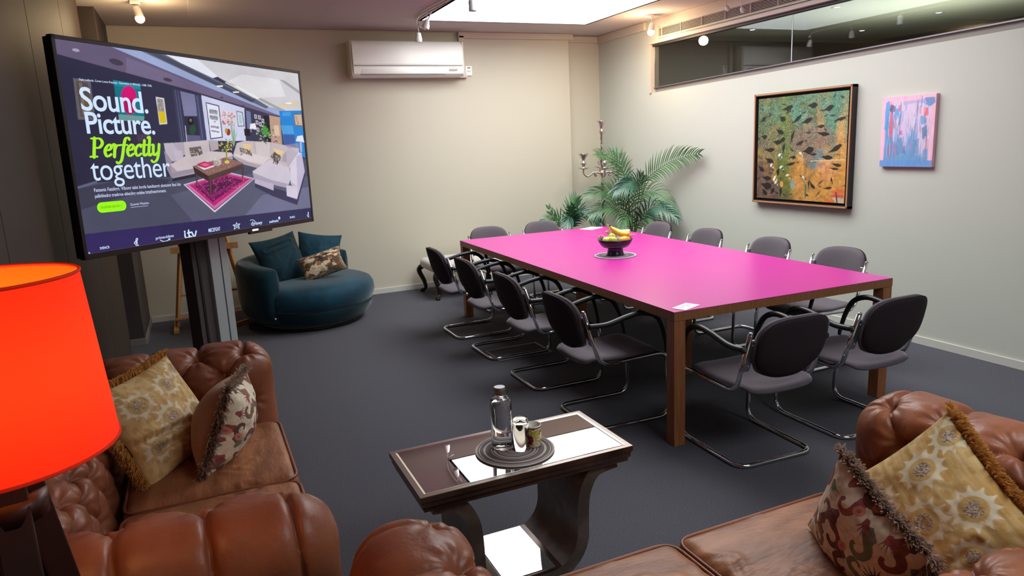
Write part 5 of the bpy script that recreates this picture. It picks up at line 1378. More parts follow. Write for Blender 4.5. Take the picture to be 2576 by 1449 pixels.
# ================================================================== RED TABLE/FLOOR LAMP AT THE LEFT EDGE
lp = thing('tripod_lamp', 'glowing red-orange drum shade lamp on dark wooden tripod at the left edge', 'lamp', (-5.199, -6.559, 0))
M_SHADE = bpy.data.materials.new('red_shade_fabric'); M_SHADE.use_nodes = True
nt = M_SHADE.node_tree; pbs = nt.nodes['Principled BSDF']; out = nt.nodes['Material Output']
pbs.inputs['Base Color'].default_value = (*lin((232, 74, 46)), 1); pbs.inputs['Roughness'].default_value = 0.9
tl = nt.nodes.new('ShaderNodeBsdfTranslucent'); tl.inputs[0].default_value = (*lin((255, 60, 28)), 1)
gm = nt.nodes.new('ShaderNodeNewGeometry'); mc = nt.nodes.new('ShaderNodeMix'); mc.data_type = 'RGBA'
mc.inputs[6].default_value = (*lin((226, 66, 46)), 1); mc.inputs[7].default_value = (*lin((255, 165, 40)), 1)
nt.links.new(gm.outputs['Backfacing'], mc.inputs[0]); nt.links.new(mc.outputs[2], pbs.inputs['Base Color'])
mx = nt.nodes.new('ShaderNodeMixShader'); mx.inputs[0].default_value = 0.55
nt.links.new(pbs.outputs[0], mx.inputs[1]); nt.links.new(tl.outputs[0], mx.inputs[2]); nt.links.new(mx.outputs[0], out.inputs['Surface'])
zt_, zb_, rt_, rb2 = 1.456, 1.165, 0.156, 0.176
b = bmesh.new(); lathe(b, [(rb2, zb_), (rt_, zt_)], 96, cap=False)
for f_ in b.faces:
    if f_.calc_center_median().xy.dot(f_.normal.xy) < 0: f_.normal_flip()
obj('lamp_shade', b, M_SHADE, lp)
M_RIM = mat('red_rim', (238, 84, 44), 0.7); soften(M_RIM, 0.5)
for (r, z) in ((rt_, zt_), (rb2, zb_)):
    b = bmesh.new(); tube(b, [(r * math.cos(a), r * math.sin(a), z) for a in np.linspace(0, 2 * PI, 65)[:-1]], 0.003, 6, True)
    obj('shade_rim', b, M_RIM, lp)
b = bmesh.new(); tube(b, [(0, 0, 1.06), (0, 0, 1.24)], 0.014, 12); obj('lamp_holder', b, M_BLACK, lp)
b = bmesh.new(); sphere(b, (0, 0, 1.29), 0.042, 1, 1, 1.1, 20, 14); obj('bulb', b, mat('lamp_bulb', (255, 220, 170), 0.4, emit=((255, 190, 110), 40.0)), lp)
b = bmesh.new()
for k in range(3): bar(b, (0.0, 0.0, 1.215), (rt_ * 0.99 * math.cos(k * 2.094), rt_ * 0.99 * math.sin(k * 2.094), 1.43), 0.004, 0.004)
obj('spider', b, M_SATIN, lp, smooth=False)
M_TRI = mat('dark_mahogany', (44, 20, 18), 0.35)
for a in (-78, 42, 162):
    a = math.radians(a); dx, dy = math.cos(a), math.sin(a)
    obj('leg', bar(bmesh.new(), (0.012 * dx, 0.012 * dy, 1.16), (0.185 * dx, 0.185 * dy, 0.0), 0.055, 0.05, 0.004), M_TRI, lp, smooth=False)
b = bmesh.new(); lathe(b, [(0, 1.05), (0.055, 1.05), (0.055, 1.09), (0, 1.09)], 24, cap=False); obj('tripod_hub', b, M_TRI, lp)
light('red_lamp_light', 'POINT', (-5.199, -6.559, 1.31), 3.0, (1.0, 0.62, 0.34), 0.045)
# ================================================================== WHAT THE TELEVISION SHOWS
# flat artwork of the web page: colour, opacity and outline in screen coordinates (two-thousandths, from the top left)
TV_POLYS = (
    ((98,86,116), 1, '26,9 328,15 1724,601 1612,586 909,386 22,167'),
    ((120,108,140), 0.6, '437,118 918,295 1724,601 1612,586 909,386 423,264'),
    ((152,166,206), 1, '301,18 531,19 1602,494 1788,532 1724,601 918,286'),
    ((96,100,122), 1, '508,21 687,18 1602,489 1572,521'),
    ((70,72,92), 1, '559,30 667,33 1465,434 1428,457'),
    ((226,228,240), 1, '681,16 950,19 1137,195 1082,222 827,101'),
    ((205,203,208), 1, '944,15 1975,22 1976,519 1788,532 1602,494 1136,207'),
    ((228,226,228), 0.7, '1356,140 1746,145 1805,349 1450,405 1185,260'),
    ((214,198,170), 0.6, '1700,444 1963,388 1972,475 1713,506'),
    ((150,150,150), 0.8, '1129,204 1173,224 1789,526 1711,531'),
    ((236,236,240), 1, '1262,279 1310,283 1521,398 1484,412'),
    ((120,118,124), 0.6, '1746,145 1803,147 1984,265 1980,309'),
    ((250,246,226), 1, '1108,302 1164,291 1165,306 1113,314'),
    ((250,246,226), 1, '1251,351 1310,341 1311,356 1256,364'),
    ((250,246,226), 1, '1792,429 1864,419 1867,436 1798,444'),
    ((64,56,72), 1, '412,188 407,196 396,202 383,205 367,204 352,199 339,192 329,183 324,172 324,162 329,154 339,148 352,146 368,146 383,151 397,158 407,167 412,178'),
    ((64,58,74), 1, '745,298 741,304 734,308 724,310 713,310 701,307 691,303 684,297 680,291 679,285 683,279 690,275 700,273 711,273 722,276 732,280 740,286 744,292'),
    ((70,64,80), 1, '1160,428 1159,430 1155,433 1150,435 1144,437 1138,437 1132,437 1127,436 1124,434 1123,431 1124,429 1128,426 1133,424 1139,422 1146,422 1152,422 1156,423 1159,425'),
    ((70,64,80), 1, '1356,499 1355,501 1352,503 1347,505 1342,506 1336,507 1331,506 1326,505 1324,504 1323,502 1324,500 1327,498 1332,496 1337,495 1343,494 1348,495 1353,496 1355,497'),
    ((180,172,196), 0.8, '153,115 151,120 146,124 140,126 133,127 126,126 119,124 115,120 112,115 112,111 114,106 119,102 125,100 132,99 139,100 145,102 150,106 153,110'),
    ((204,206,232), 1, '966,419 1353,533 1344,912 952,917'),
    ((190,192,222), 0.5, '966,419 1047,444 1026,913 952,917'),
    ((56,54,80), 1, '1345,534 1543,584 1531,974 1325,932'),
    ((112,118,160), 1, '1359,556 1404,569 1396,811 1353,811'),
    ((28,24,34), 1, '1534,601 1601,608 1599,932 1528,911'),
    ((186,150,132), 1, '1596,598 1713,616 1709,975 1589,964'),
    ((226,196,168), 0.8, '1637,721 1690,719 1692,847 1635,847'),
    ((28,128,206), 1, '1710,538 1977,513 1970,1136 1732,986'),
    ((90,170,226), 0.6, '1713,718 1852,713 1862,822 1723,825'),
    ((60,84,150), 0.9, '1732,835 1861,833 1865,1021 1736,980'),
    ((80,170,230), 0.5, '1748,550 1847,539 1842,594 1743,599'),
    ((120,100,92), 1, '1873,566 1975,553 1977,724 1880,716'),
    ((202,178,160), 1, '1882,578 1970,566 1970,709 1889,703'),
    ((196,92,84), 1, '1891,591 1910,592 1906,610 1892,606'),
    ((120,140,110), 1, '1893,597 1911,598 1907,616 1893,613'),
    ((226,200,140), 1, '1894,604 1913,605 1909,623 1895,619'),
    ((196,92,84), 1, '1896,610 1914,611 1910,629 1896,626'),
    ((120,140,110), 1, '1897,617 1916,618 1912,636 1898,632'),
    ((226,200,140), 1, '1899,623 1917,625 1913,642 1899,639'),
    ((196,92,84), 1, '1900,630 1918,631 1915,649 1901,645'),
    ((120,140,110), 1, '1902,636 1920,638 1916,655 1902,652'),
    ((226,200,140), 1, '1903,643 1921,644 1918,662 1904,658'),
    ((196,92,84), 1, '1904,649 1923,651 1919,668 1905,665'),
    ((120,140,110), 1, '1906,656 1924,657 1921,675 1907,671'),
    ((226,200,140), 1, '1907,662 1926,664 1922,682 1908,678'),
    ((196,92,84), 1, '1909,669 1927,670 1924,688 1910,684'),
    ((120,140,110), 1, '1910,675 1929,677 1925,695 1911,691'),
    ((206,198,206), 1, '1439,597 1465,601 1464,648 1438,645'),
    ((120,110,120), 1, '1445,607 1459,610 1460,636 1444,635'),
    ((206,198,206), 1, '1477,605 1503,609 1502,656 1476,654'),
    ((120,110,120), 1, '1483,615 1497,618 1498,644 1482,643'),
    ((206,198,206), 1, '1509,644 1535,648 1535,696 1508,693'),
    ((120,110,120), 1, '1515,654 1529,657 1530,684 1514,682'),
    ((206,198,206), 1, '1447,667 1473,672 1472,719 1446,716'),
    ((120,110,120), 1, '1453,677 1467,680 1468,707 1452,705'),
    ((206,198,206), 1, '1480,686 1506,691 1506,738 1479,735'),
    ((120,110,120), 1, '1486,696 1500,699 1501,726 1485,725'),
    ((206,198,206), 1, '1508,726 1535,731 1534,778 1508,775'),
    ((120,110,120), 1, '1515,736 1529,739 1530,766 1514,765'),
    ((206,198,206), 1, '1420,729 1446,734 1445,781 1419,778'),
    ((120,110,120), 1, '1426,739 1440,742 1441,769 1425,767'),
    ((206,198,206), 1, '1384,710 1409,715 1409,762 1383,758'),
    ((120,110,120), 1, '1390,720 1403,724 1405,750 1389,748'),
    ((206,198,206), 1, '1449,752 1475,758 1475,805 1448,801'),
    ((120,110,120), 1, '1456,762 1469,766 1470,792 1455,791'),
    ((206,198,206), 1, '1519,808 1546,813 1545,861 1518,857'),
    ((120,110,120), 1, '1525,818 1539,822 1541,849 1524,847'),
    ((120,120,156), 1, '797,395 914,421 910,648 804,654'),
    ((48,44,66), 1, '804,654 908,661 918,858 805,852'),
    ((92,90,122), 1, '805,852 918,858 922,922 801,922'),
    ((26,24,32), 1, '876,704 873,720 868,735 860,745 851,751 843,752 835,746 830,736 827,722 827,706 830,690 835,676 843,665 851,659 860,659 868,664 873,674 876,688'),
    ((120,104,96), 1, '863,696 862,702 860,707 856,711 852,714 849,714 845,712 843,708 841,703 841,697 842,690 845,685 848,681 852,678 856,678 859,680 862,684 863,689'),
    ((40,74,52), 1, '885,794 881,813 875,830 868,842 859,849 850,849 843,843 837,831 834,814 835,796 838,777 844,761 851,748 860,742 869,741 876,747 882,759 885,776'),
    ((198,196,206), 1, '801,752 806,752 803,931 797,931'),
    ((58,58,86), 1, '738,378 794,392 792,928 742,931'),
    ((84,86,118), 1, '756,386 763,388 769,931 759,931'),
    ((84,86,118), 1, '776,390 783,391 784,928 779,928'),
    ((62,64,96), 1, '910,418 964,431 968,917 916,913'),
    ((92,96,130), 1, '925,427 933,430 937,913 929,913'),
    ((36,34,44), 1, '996,492 1110,519 1112,878 999,898'),
    ((222,224,240), 1, '1002,504 1103,529 1105,868 1006,886'),
    ((30,28,36), 1, '1021,564 1026,567 1022,611 1017,616'),
    ((30,28,36), 1, '1028,572 1034,568 1030,610 1025,617'),
    ((30,28,36), 1, '1036,570 1042,569 1037,618 1033,618'),
    ((30,28,36), 1, '1045,566 1050,569 1046,611 1041,619'),
    ((30,28,36), 1, '1053,568 1058,570 1053,619 1049,620'),
    ((30,28,36), 1, '1060,572 1066,571 1061,614 1057,621'),
    ((30,28,36), 1, '1068,572 1074,572 1069,621 1065,622'),
    ((30,28,36), 1, '1076,573 1082,573 1077,622 1073,623'),
    ((30,28,36), 1, '1084,580 1090,574 1085,623 1081,624'),
    ((30,28,36), 1, '1019,631 1025,632 1020,671 1016,677'),
    ((30,28,36), 1, '1027,631 1033,633 1028,676 1024,678'),
    ((30,28,36), 1, '1034,639 1040,634 1036,680 1032,679'),
    ((30,28,36), 1, '1043,633 1048,635 1043,683 1039,680'),
    ((30,28,36), 1, '1051,636 1056,636 1052,681 1047,681'),
    ((30,28,36), 1, '1059,633 1064,637 1060,676 1055,682'),
    ((30,28,36), 1, '1067,635 1072,638 1067,686 1063,684'),
    ((30,28,36), 1, '1074,641 1080,639 1075,687 1071,685'),
    ((30,28,36), 1, '1083,642 1088,640 1084,683 1079,686'),
    ((30,28,36), 1, '1050,693 1056,692 1053,710 1049,711'),
    ((30,28,36), 1, '1058,698 1064,693 1061,710 1057,712'),
    ((30,28,36), 1, '1017,748 1023,744 1020,769 1016,770'),
    ((30,28,36), 1, '1025,749 1031,745 1028,769 1024,771'),
    ((30,28,36), 1, '1033,749 1039,746 1036,769 1032,773'),
    ((30,28,36), 1, '1041,748 1047,747 1044,769 1040,774'),
    ((30,28,36), 1, '1050,744 1055,749 1052,768 1048,775'),
    ((30,28,36), 1, '1057,752 1063,750 1060,774 1056,776'),
    ((30,28,36), 1, '1065,756 1071,751 1068,780 1064,778'),
    ((30,28,36), 1, '1073,751 1079,752 1076,782 1072,779'),
    ((30,28,36), 1, '1081,755 1087,754 1084,781 1080,780'),
    ((30,28,36), 1, '1017,795 1023,796 1021,810 1016,815'),
    ((30,28,36), 1, '1025,794 1031,797 1029,811 1024,816'),
    ((30,28,36), 1, '1033,800 1039,799 1037,811 1032,818'),
    ((30,28,36), 1, '1041,795 1046,800 1044,821 1040,819'),
    ((30,28,36), 1, '1049,797 1054,801 1052,818 1048,820'),
    ((30,28,36), 1, '1057,803 1062,803 1060,821 1056,822'),
    ((30,28,36), 1, '1065,804 1071,804 1068,826 1064,823'),
    ((30,28,36), 1, '1073,808 1079,805 1076,823 1072,824'),
    ((30,28,36), 1, '1081,808 1087,807 1084,824 1080,826'),
    ((214,206,214), 1, '1122,569 1250,585 1257,719 1124,750'),
    ((214,120,160), 1, '1236,644 1230,639 1231,628 1237,620 1244,620 1247,629 1243,640'),
    ((226,160,186), 1, '1125,638 1124,627 1130,617 1140,614 1145,620 1142,632 1133,640'),
    ((190,84,120), 1, '1127,630 1127,626 1130,622 1134,621 1135,624 1134,629 1130,631'),
    ((150,160,120), 1, '1146,609 1138,607 1135,595 1139,583 1148,580 1154,588 1153,601'),
    ((236,200,210), 1, '1170,605 1165,605 1161,599 1163,591 1168,588 1173,591 1174,599'),
    ((214,120,160), 1, '1196,598 1191,600 1187,598 1186,592 1189,588 1193,588 1196,593'),
    ((226,160,186), 1, '1184,642 1176,644 1171,638 1170,629 1176,623 1183,626 1186,634'),
    ((190,84,120), 1, '1226,737 1223,739 1219,737 1218,732 1220,729 1224,729 1227,733'),
    ((150,160,120), 1, '1190,704 1186,706 1182,705 1181,700 1183,696 1187,696 1190,699'),
    ((236,200,210), 1, '1164,693 1165,682 1174,674 1183,674 1187,682 1181,693 1171,697'),
    ((214,120,160), 1, '1216,619 1211,612 1213,598 1221,590 1229,592 1231,604 1225,616'),
    ((226,160,186), 1, '1142,632 1136,632 1132,623 1134,614 1140,610 1146,615 1147,625'),
    ((190,84,120), 1, '1170,717 1164,712 1164,700 1170,691 1178,691 1181,701 1178,713'),
    ((150,160,120), 1, '1212,669 1206,661 1208,648 1216,639 1224,641 1227,653 1221,665'),
    ((236,200,210), 1, '1238,620 1232,614 1232,602 1239,592 1247,593 1251,603 1247,615'),
    ((214,120,160), 1, '1215,631 1209,633 1203,627 1203,618 1208,613 1215,615 1218,623'),
    ((226,160,186), 1, '1139,601 1135,592 1138,580 1147,573 1154,577 1154,589 1147,599'),
    ((190,84,120), 1, '1145,631 1145,623 1151,616 1157,615 1160,620 1158,628 1151,633'),
    ((150,160,120), 1, '1142,730 1133,734 1125,727 1123,716 1130,708 1139,710 1144,719'),
    ((236,200,210), 1, '1209,648 1203,654 1195,654 1190,647 1192,638 1201,635 1208,639'),
    ((214,120,160), 1, '1172,685 1169,677 1173,667 1180,663 1186,666 1185,676 1179,684'),
    ((226,160,186), 1, '1231,639 1227,638 1225,633 1226,627 1230,625 1234,628 1234,634'),
    ((190,84,120), 1, '1177,738 1175,729 1180,720 1188,716 1193,721 1191,731 1184,739'),
    ((150,160,120), 1, '1240,645 1235,644 1233,638 1235,631 1240,629 1244,633 1244,640'),
    ((236,200,210), 1, '1168,686 1160,692 1150,689 1146,679 1151,670 1160,668 1168,675'),
    ((214,120,160), 1, '1174,692 1175,684 1182,679 1189,680 1190,686 1186,694 1178,696'),
    ((226,160,186), 1, '1208,723 1204,726 1200,723 1199,718 1201,714 1206,714 1209,718'),
    ((190,84,120), 1, '1142,701 1136,710 1126,712 1118,706 1120,695 1129,689 1139,691'),
    ((150,160,120), 1, '1219,709 1210,712 1203,705 1202,693 1209,686 1218,688 1222,699'),
    ((236,200,210), 1, '1206,634 1205,630 1208,625 1212,623 1214,625 1214,631 1210,635'),
    ((214,120,160), 1, '1129,691 1125,688 1124,681 1127,675 1131,674 1134,679 1133,687'),
    ((226,160,186), 1, '1233,642 1227,642 1223,635 1224,627 1229,623 1235,626 1237,635'),
    ((190,84,120), 1, '1143,659 1143,654 1146,648 1151,647 1154,651 1152,656 1147,660'),
    ((150,160,120), 1, '1203,647 1194,647 1188,638 1189,625 1197,619 1206,624 1208,637'),
    ((236,200,210), 1, '1205,698 1202,703 1196,704 1192,701 1193,695 1198,691 1203,692'),
    ((214,120,160), 1, '1226,736 1222,739 1217,737 1215,732 1217,728 1222,727 1226,730'),
    ((226,160,186), 1, '1161,679 1165,668 1175,662 1184,666 1185,676 1178,685 1167,687'),
    ((190,84,120), 1, '1242,646 1236,644 1233,635 1236,626 1243,623 1248,629 1248,639'),
    ((150,160,120), 1, '1160,604 1156,604 1153,599 1154,593 1158,591 1162,593 1163,599'),
    ((236,200,210), 1, '1139,613 1137,610 1138,605 1141,601 1144,603 1145,607 1143,612'),
    ((214,120,160), 1, '1186,637 1180,635 1177,627 1180,618 1186,616 1191,621 1191,630'),
    ((226,160,186), 1, '1191,734 1188,729 1190,721 1195,716 1200,718 1201,726 1196,733'),
    ((190,84,120), 1, '1153,723 1147,728 1139,726 1136,718 1140,710 1148,709 1154,715'),
    ((150,160,120), 1, '1163,617 1158,618 1155,614 1155,608 1159,604 1163,606 1165,612'),
    ((236,200,210), 1, '1221,670 1216,668 1213,662 1215,655 1220,653 1224,657 1224,665'),
    ((214,120,160), 1, '1156,695 1152,696 1149,693 1149,688 1152,685 1156,686 1158,691'),
    ((110,112,130), 1, '1264,567 1326,576 1329,744 1264,751'),
    ((206,212,222), 1, '1270,578 1318,587 1321,733 1271,738'),
    ((160,190,206), 0.8, '1280,607 1309,611 1310,709 1283,714'),
    ((216,208,206), 1, '606,474 666,482 666,743 608,751'),
    ((146,140,140), 1, '613,487 658,493 658,619 610,619'),
    ((206,184,30), 1, '610,619 658,619 660,731 613,739'),
    ((90,86,92), 1, '630,519 635,520 633,527 629,526'),
    ((196,190,188), 1, '648,517 652,519 650,526 647,524'),
    ((90,86,92), 1, '630,505 635,506 633,513 629,512'),
    ((196,190,188), 1, '646,538 651,539 649,546 646,545'),
    ((90,86,92), 1, '644,522 648,523 647,530 643,529'),
    ((196,190,188), 1, '615,536 620,537 618,544 615,543'),
    ((90,86,92), 1, '642,592 647,593 645,600 642,599'),
    ((196,190,188), 1, '624,594 629,596 627,603 623,601'),
    ((90,86,92), 1, '615,559 619,560 617,567 614,565'),
    ((196,190,188), 1, '624,548 629,550 627,557 624,555'),
    ((90,86,92), 1, '618,600 623,601 621,608 617,607'),
    ((196,190,188), 1, '621,606 625,607 624,614 620,612'),
    ((90,86,92), 1, '618,548 623,549 621,556 617,555'),
    ((196,190,188), 1, '629,578 634,580 632,587 629,585'),
    ((90,86,92), 1, '627,554 632,555 630,562 627,561'),
    ((196,190,188), 1, '618,535 622,536 621,543 617,541'),
    ((90,86,92), 1, '648,509 653,510 651,517 647,516'),
    ((196,190,188), 1, '635,525 640,526 638,533 634,532'),
    ((90,86,92), 1, '624,513 629,514 627,521 623,520'),
    ((196,190,188), 1, '645,575 650,576 648,583 645,581'),
    ((90,86,92), 1, '630,543 635,544 633,551 629,549'),
    ((196,190,188), 1, '643,565 647,567 645,574 642,572'),
    ((90,86,92), 1, '647,601 652,602 650,609 646,608'),
    ((196,190,188), 1, '631,573 636,574 634,581 631,579'),
    ((90,86,92), 1, '638,533 643,534 641,541 637,540'),
    ((196,190,188), 1, '630,580 634,581 632,588 629,587'),
    ((96,92,98), 1, '92,362 191,366 188,728 85,727'),
    ((84,70,66), 0.9, '107,387 174,393 173,701 103,702'),
    ((110,88,40), 0.7, '127,519 175,529 170,683 120,683'),
    ((130,124,124), 0.6, '121,400 138,400 132,685 116,686'),
    ((14,112,130), 1, '331,346 507,367 507,676 335,664'),
    ((110,150,150), 1, '335,664 507,676 500,722 332,725'),
    ((40,140,160), 0.6, '331,346 507,367 506,415 333,396'),
    ((206,10,110), 1, '472,477 468,512 458,545 443,570 425,586 407,590 390,582 377,563 369,535 367,502 371,468 381,436 395,410 412,394 431,389 448,396 461,415 470,443'),
    ((176,8,92), 1, '460,578 457,604 449,628 438,647 424,659 409,662 396,656 386,641 379,620 378,596 381,570 388,546 400,527 413,515 428,512 441,517 452,532 458,552'),
    ((120,8,80), 1, '452,543 450,546 444,550 436,552 426,553 416,552 407,550 400,547 395,543 394,539 396,536 402,532 410,530 420,529 430,530 439,532 447,535 451,539'),
    ((54,46,70), 0.5, '341,769 537,762 579,965 372,1029'),
    ((96,70,96), 0.4, '434,856 529,846 535,914 439,923'),
    ((70,80,100), 0.35, '322,963 632,931 615,1315 300,1305'),
    ((96,98,128), 1, '14,1328 143,1283 143,1303 15,1350'),
    ((74,76,96), 1, '15,1350 151,1299 611,1289 1184,1127 1979,1159 2007,1819 1,1765'),
    ((98,100,126), 0.55, '619,1475 1368,1298 1980,1387 2007,1819 777,1791'),
    ((124,122,156), 0.5, '1431,1574 1989,1526 2007,1819 1237,1794'),
    ((46,44,64), 0.6, '17,1348 395,1263 634,1317 577,1382 218,1475 13,1541'),
    ((44,42,58), 1, '648,1301 841,1261 851,1225 1184,1127 1168,1205 851,1299 651,1336'),
    ((176,164,178), 1, '621,940 783,928 777,1057 690,1129 626,1132'),
    ((150,140,160), 1, '616,1021 668,1037 664,1133 645,1304 621,1210'),
    ((198,186,192), 1, '776,928 982,905 984,1044 772,1111'),
    ((178,166,176), 1, '982,905 1063,913 1062,1008 992,1029'),
    ((186,176,190), 1, '621,940 689,940 772,1111 665,1128 628,1036'),
    ((206,192,194), 1, '649,1159 776,1075 992,1029 1175,1049 1188,1084 980,1157 774,1238 694,1233'),
    ((168,156,168), 1, '649,1159 694,1233 853,1206 1184,1088 1180,1127 848,1265 650,1304'),
    ((140,130,150), 0.5, '651,1248 853,1206 854,1243 655,1292'),
    ((112,100,96), 1, '811,989 910,972 920,1057 821,1086'),
    ((206,196,190), 1, '865,1042 873,1041 874,1050 865,1051'),
    ((70,62,60), 1, '856,1067 865,1065 866,1074 857,1076'),
    ((206,196,190), 1, '889,1004 898,1002 899,1012 890,1013'),
    ((70,62,60), 1, '887,1065 896,1063 896,1073 888,1074'),
    ((206,196,190), 1, '892,1020 900,1019 901,1028 892,1030'),
    ((70,62,60), 1, '851,1012 859,1010 860,1020 851,1021'),
    ((206,196,190), 1, '820,1029 829,1027 829,1036 821,1038'),
    ((70,62,60), 1, '892,1053 900,1052 901,1061 892,1063'),
    ((206,196,190), 1, '873,1059 882,1057 883,1067 874,1068'),
    ((70,62,60), 1, '878,1011 886,1009 887,1018 878,1020'),
    ((206,196,190), 1, '890,1022 899,1021 899,1030 891,1032'),
    ((70,62,60), 1, '899,1019 907,1018 908,1027 899,1029'),
    ((206,196,190), 1, '822,1049 830,1047 831,1056 822,1058'),
    ((70,62,60), 1, '822,1059 831,1058 831,1067 823,1069'),
    ((206,196,190), 1, '851,1053 859,1052 860,1061 851,1062'),
    ((70,62,60), 1, '820,1034 828,1033 829,1042 820,1043'),
    ((206,196,190), 1, '880,1004 889,1002 889,1011 881,1013'),
    ((70,62,60), 1, '874,1005 882,1003 883,1012 874,1014'),
    ((206,196,190), 1, '844,1021 852,1020 853,1029 844,1030'),
    ((70,62,60), 1, '875,1004 883,1002 884,1011 875,1013'),
    ((206,196,190), 1, '830,1053 838,1051 839,1060 831,1062'),
    ((70,62,60), 1, '881,1029 890,1027 891,1036 882,1038'),
    ((206,196,190), 1, '840,1046 848,1045 849,1054 840,1055'),
    ((70,62,60), 1, '859,1017 868,1016 868,1025 860,1027'),
    ((206,196,190), 1, '898,1010 907,1008 907,1017 899,1019'),
    ((70,62,60), 1, '888,1042 897,1040 898,1049 889,1051'),
    ((206,196,190), 1, '873,1046 882,1045 882,1054 874,1056'),
    ((70,62,60), 1, '881,1062 890,1060 890,1070 882,1071'),
    ((206,196,190), 1, '902,1014 911,1012 911,1021 902,1023'),
    ((70,62,60), 1, '827,1062 836,1060 836,1069 828,1071'),
    ((196,186,204), 0.7, '683,1002 754,1021 755,1119 697,1126'),
    ((196,182,186), 1, '1190,1072 1235,940 1314,912 1576,930 1770,975 1903,1011 1896,1080 1764,1269 1552,1191 1456,1218 1326,1169 1188,1092'),
    ((208,196,196), 1, '1415,925 1576,933 1565,1104 1414,1078'),
    ((178,166,172), 0.7, '1406,925 1419,925 1419,1078 1407,1078'),
    ((182,170,174), 0.7, '1575,941 1589,941 1570,1104 1560,1104'),
    ((214,202,204), 1, '1190,1072 1379,1066 1559,1115 1476,1198 1335,1159'),
    ((170,158,166), 1, '1188,1087 1330,1164 1447,1212 1435,1249 1272,1187 1191,1107'),
    ((206,196,210), 1, '1360,1276 1556,1147 1765,1258 1767,1406 1722,1504 1549,1442 1370,1362'),
    ((172,160,184), 1, '1359,1292 1553,1399 1736,1466 1711,1514 1548,1453 1366,1361'),
    ((190,180,206), 1, '1777,1122 1930,1069 1946,1315 1832,1678 1793,1523 1762,1462'),
    ((214,204,222), 1, '1777,1122 1856,1056 1935,1072 1861,1114 1837,1504 1764,1440'),
    ((206,196,214), 1, '1709,1480 1837,1504 1832,1678 1702,1616'),
    ((58,54,86), 1, '1370,1415 1702,1559 1702,1616 1816,1682 1939,1338 1948,1362 1815,1752 1535,1595 1368,1468'),
    ((190,180,202), 1, '1374,1367 1567,1450 1560,1532 1369,1420'),
    ((120,108,106), 1, '1256,991 1365,1024 1376,1098 1260,1043'),
    ((226,196,150), 1, '1286,946 1380,956 1372,1045 1306,1002'),
    ((92,80,78), 1, '1565,1104 1619,1045 1686,1119 1627,1216'),
    ((230,200,150), 1, '1603,1001 1722,1048 1686,1119 1622,1056'),
    ((186,174,190), 1, '1688,1097 1788,998 1887,1068 1756,1246'),
    ((160,150,164), 0.7, '1709,1086 1747,1054 1740,1188 1681,1174'),
    ((214,202,192), 1, '1282,1020 1290,1018 1290,1028 1283,1029'),
    ((214,202,192), 1, '1642,1191 1651,1189 1651,1199 1642,1200'),
    ((70,60,60), 1, '1347,1046 1355,1044 1355,1054 1347,1054'),
    ((60,50,50), 1, '1604,1192 1613,1190 1613,1200 1604,1201'),
    ((214,202,192), 1, '1335,1055 1343,1053 1343,1063 1335,1064'),
    ((214,202,192), 1, '1580,1104 1589,1102 1589,1112 1581,1113'),
    ((70,60,60), 1, '1258,1076 1266,1074 1266,1084 1258,1084'),
    ((60,50,50), 1, '1600,1102 1609,1100 1609,1110 1600,1111'),
    ((214,202,192), 1, '1322,1020 1330,1018 1330,1027 1322,1028'),
    ((214,202,192), 1, '1619,1188 1628,1187 1628,1196 1620,1197'),
    ((70,60,60), 1, '1351,1024 1359,1022 1359,1031 1351,1032'),
    ((60,50,50), 1, '1658,1129 1667,1127 1667,1137 1658,1138'),
    ((214,202,192), 1, '1315,1029 1323,1028 1323,1037 1315,1038'),
    ((214,202,192), 1, '1666,1119 1675,1117 1675,1127 1666,1128'),
    ((70,60,60), 1, '1335,1054 1343,1053 1343,1062 1335,1063'),
    ((60,50,50), 1, '1640,1096 1649,1094 1649,1104 1641,1105'),
    ((214,202,192), 1, '1311,1085 1319,1083 1319,1093 1311,1093'),
    ((214,202,192), 1, '1628,1106 1637,1104 1637,1114 1629,1114'),
    ((70,60,60), 1, '1266,1029 1274,1027 1274,1036 1266,1037'),
    ((60,50,50), 1, '1646,1087 1655,1085 1655,1095 1646,1096'),
    ((214,202,192), 1, '1263,1056 1271,1054 1271,1063 1263,1064'),
    ((214,202,192), 1, '1654,1133 1663,1131 1663,1141 1654,1142'),
    ((70,60,60), 1, '1326,1024 1334,1022 1334,1031 1326,1032'),
    ((60,50,50), 1, '1600,1135 1609,1133 1609,1143 1600,1144'),
    ((214,202,192), 1, '1282,1039 1290,1038 1290,1047 1282,1048'),
    ((214,202,192), 1, '1585,1184 1594,1182 1594,1192 1585,1193'),
    ((70,60,60), 1, '1329,1011 1338,1009 1338,1018 1330,1019'),
    ((60,50,50), 1, '1590,1174 1599,1172 1599,1182 1590,1182'),
    ((214,202,192), 1, '1300,1024 1308,1022 1308,1031 1300,1032'),
    ((214,202,192), 1, '1577,1156 1585,1154 1586,1164 1577,1165'),
    ((70,60,60), 1, '1316,1072 1324,1070 1324,1080 1316,1081'),
    ((60,50,50), 1, '1589,1165 1597,1163 1598,1173 1589,1174'),
    ((214,202,192), 1, '1343,1072 1351,1070 1351,1079 1343,1080'),
    ((214,202,192), 1, '1642,1133 1651,1131 1651,1141 1642,1142'),
    ((70,60,60), 1, '1263,1055 1271,1053 1271,1062 1263,1063'),
    ((60,50,50), 1, '1583,1092 1592,1090 1592,1100 1583,1101'),
    ((214,202,192), 1, '1304,1012 1312,1010 1312,1020 1305,1021'),
    ((214,202,192), 1, '1612,1177 1621,1175 1621,1185 1612,1186'),
    ((70,60,60), 1, '1275,1068 1283,1066 1283,1075 1275,1076'),
    ((60,50,50), 1, '1668,1089 1677,1087 1678,1097 1669,1098'),
    ((214,202,192), 1, '1301,1061 1309,1059 1309,1068 1302,1069'),
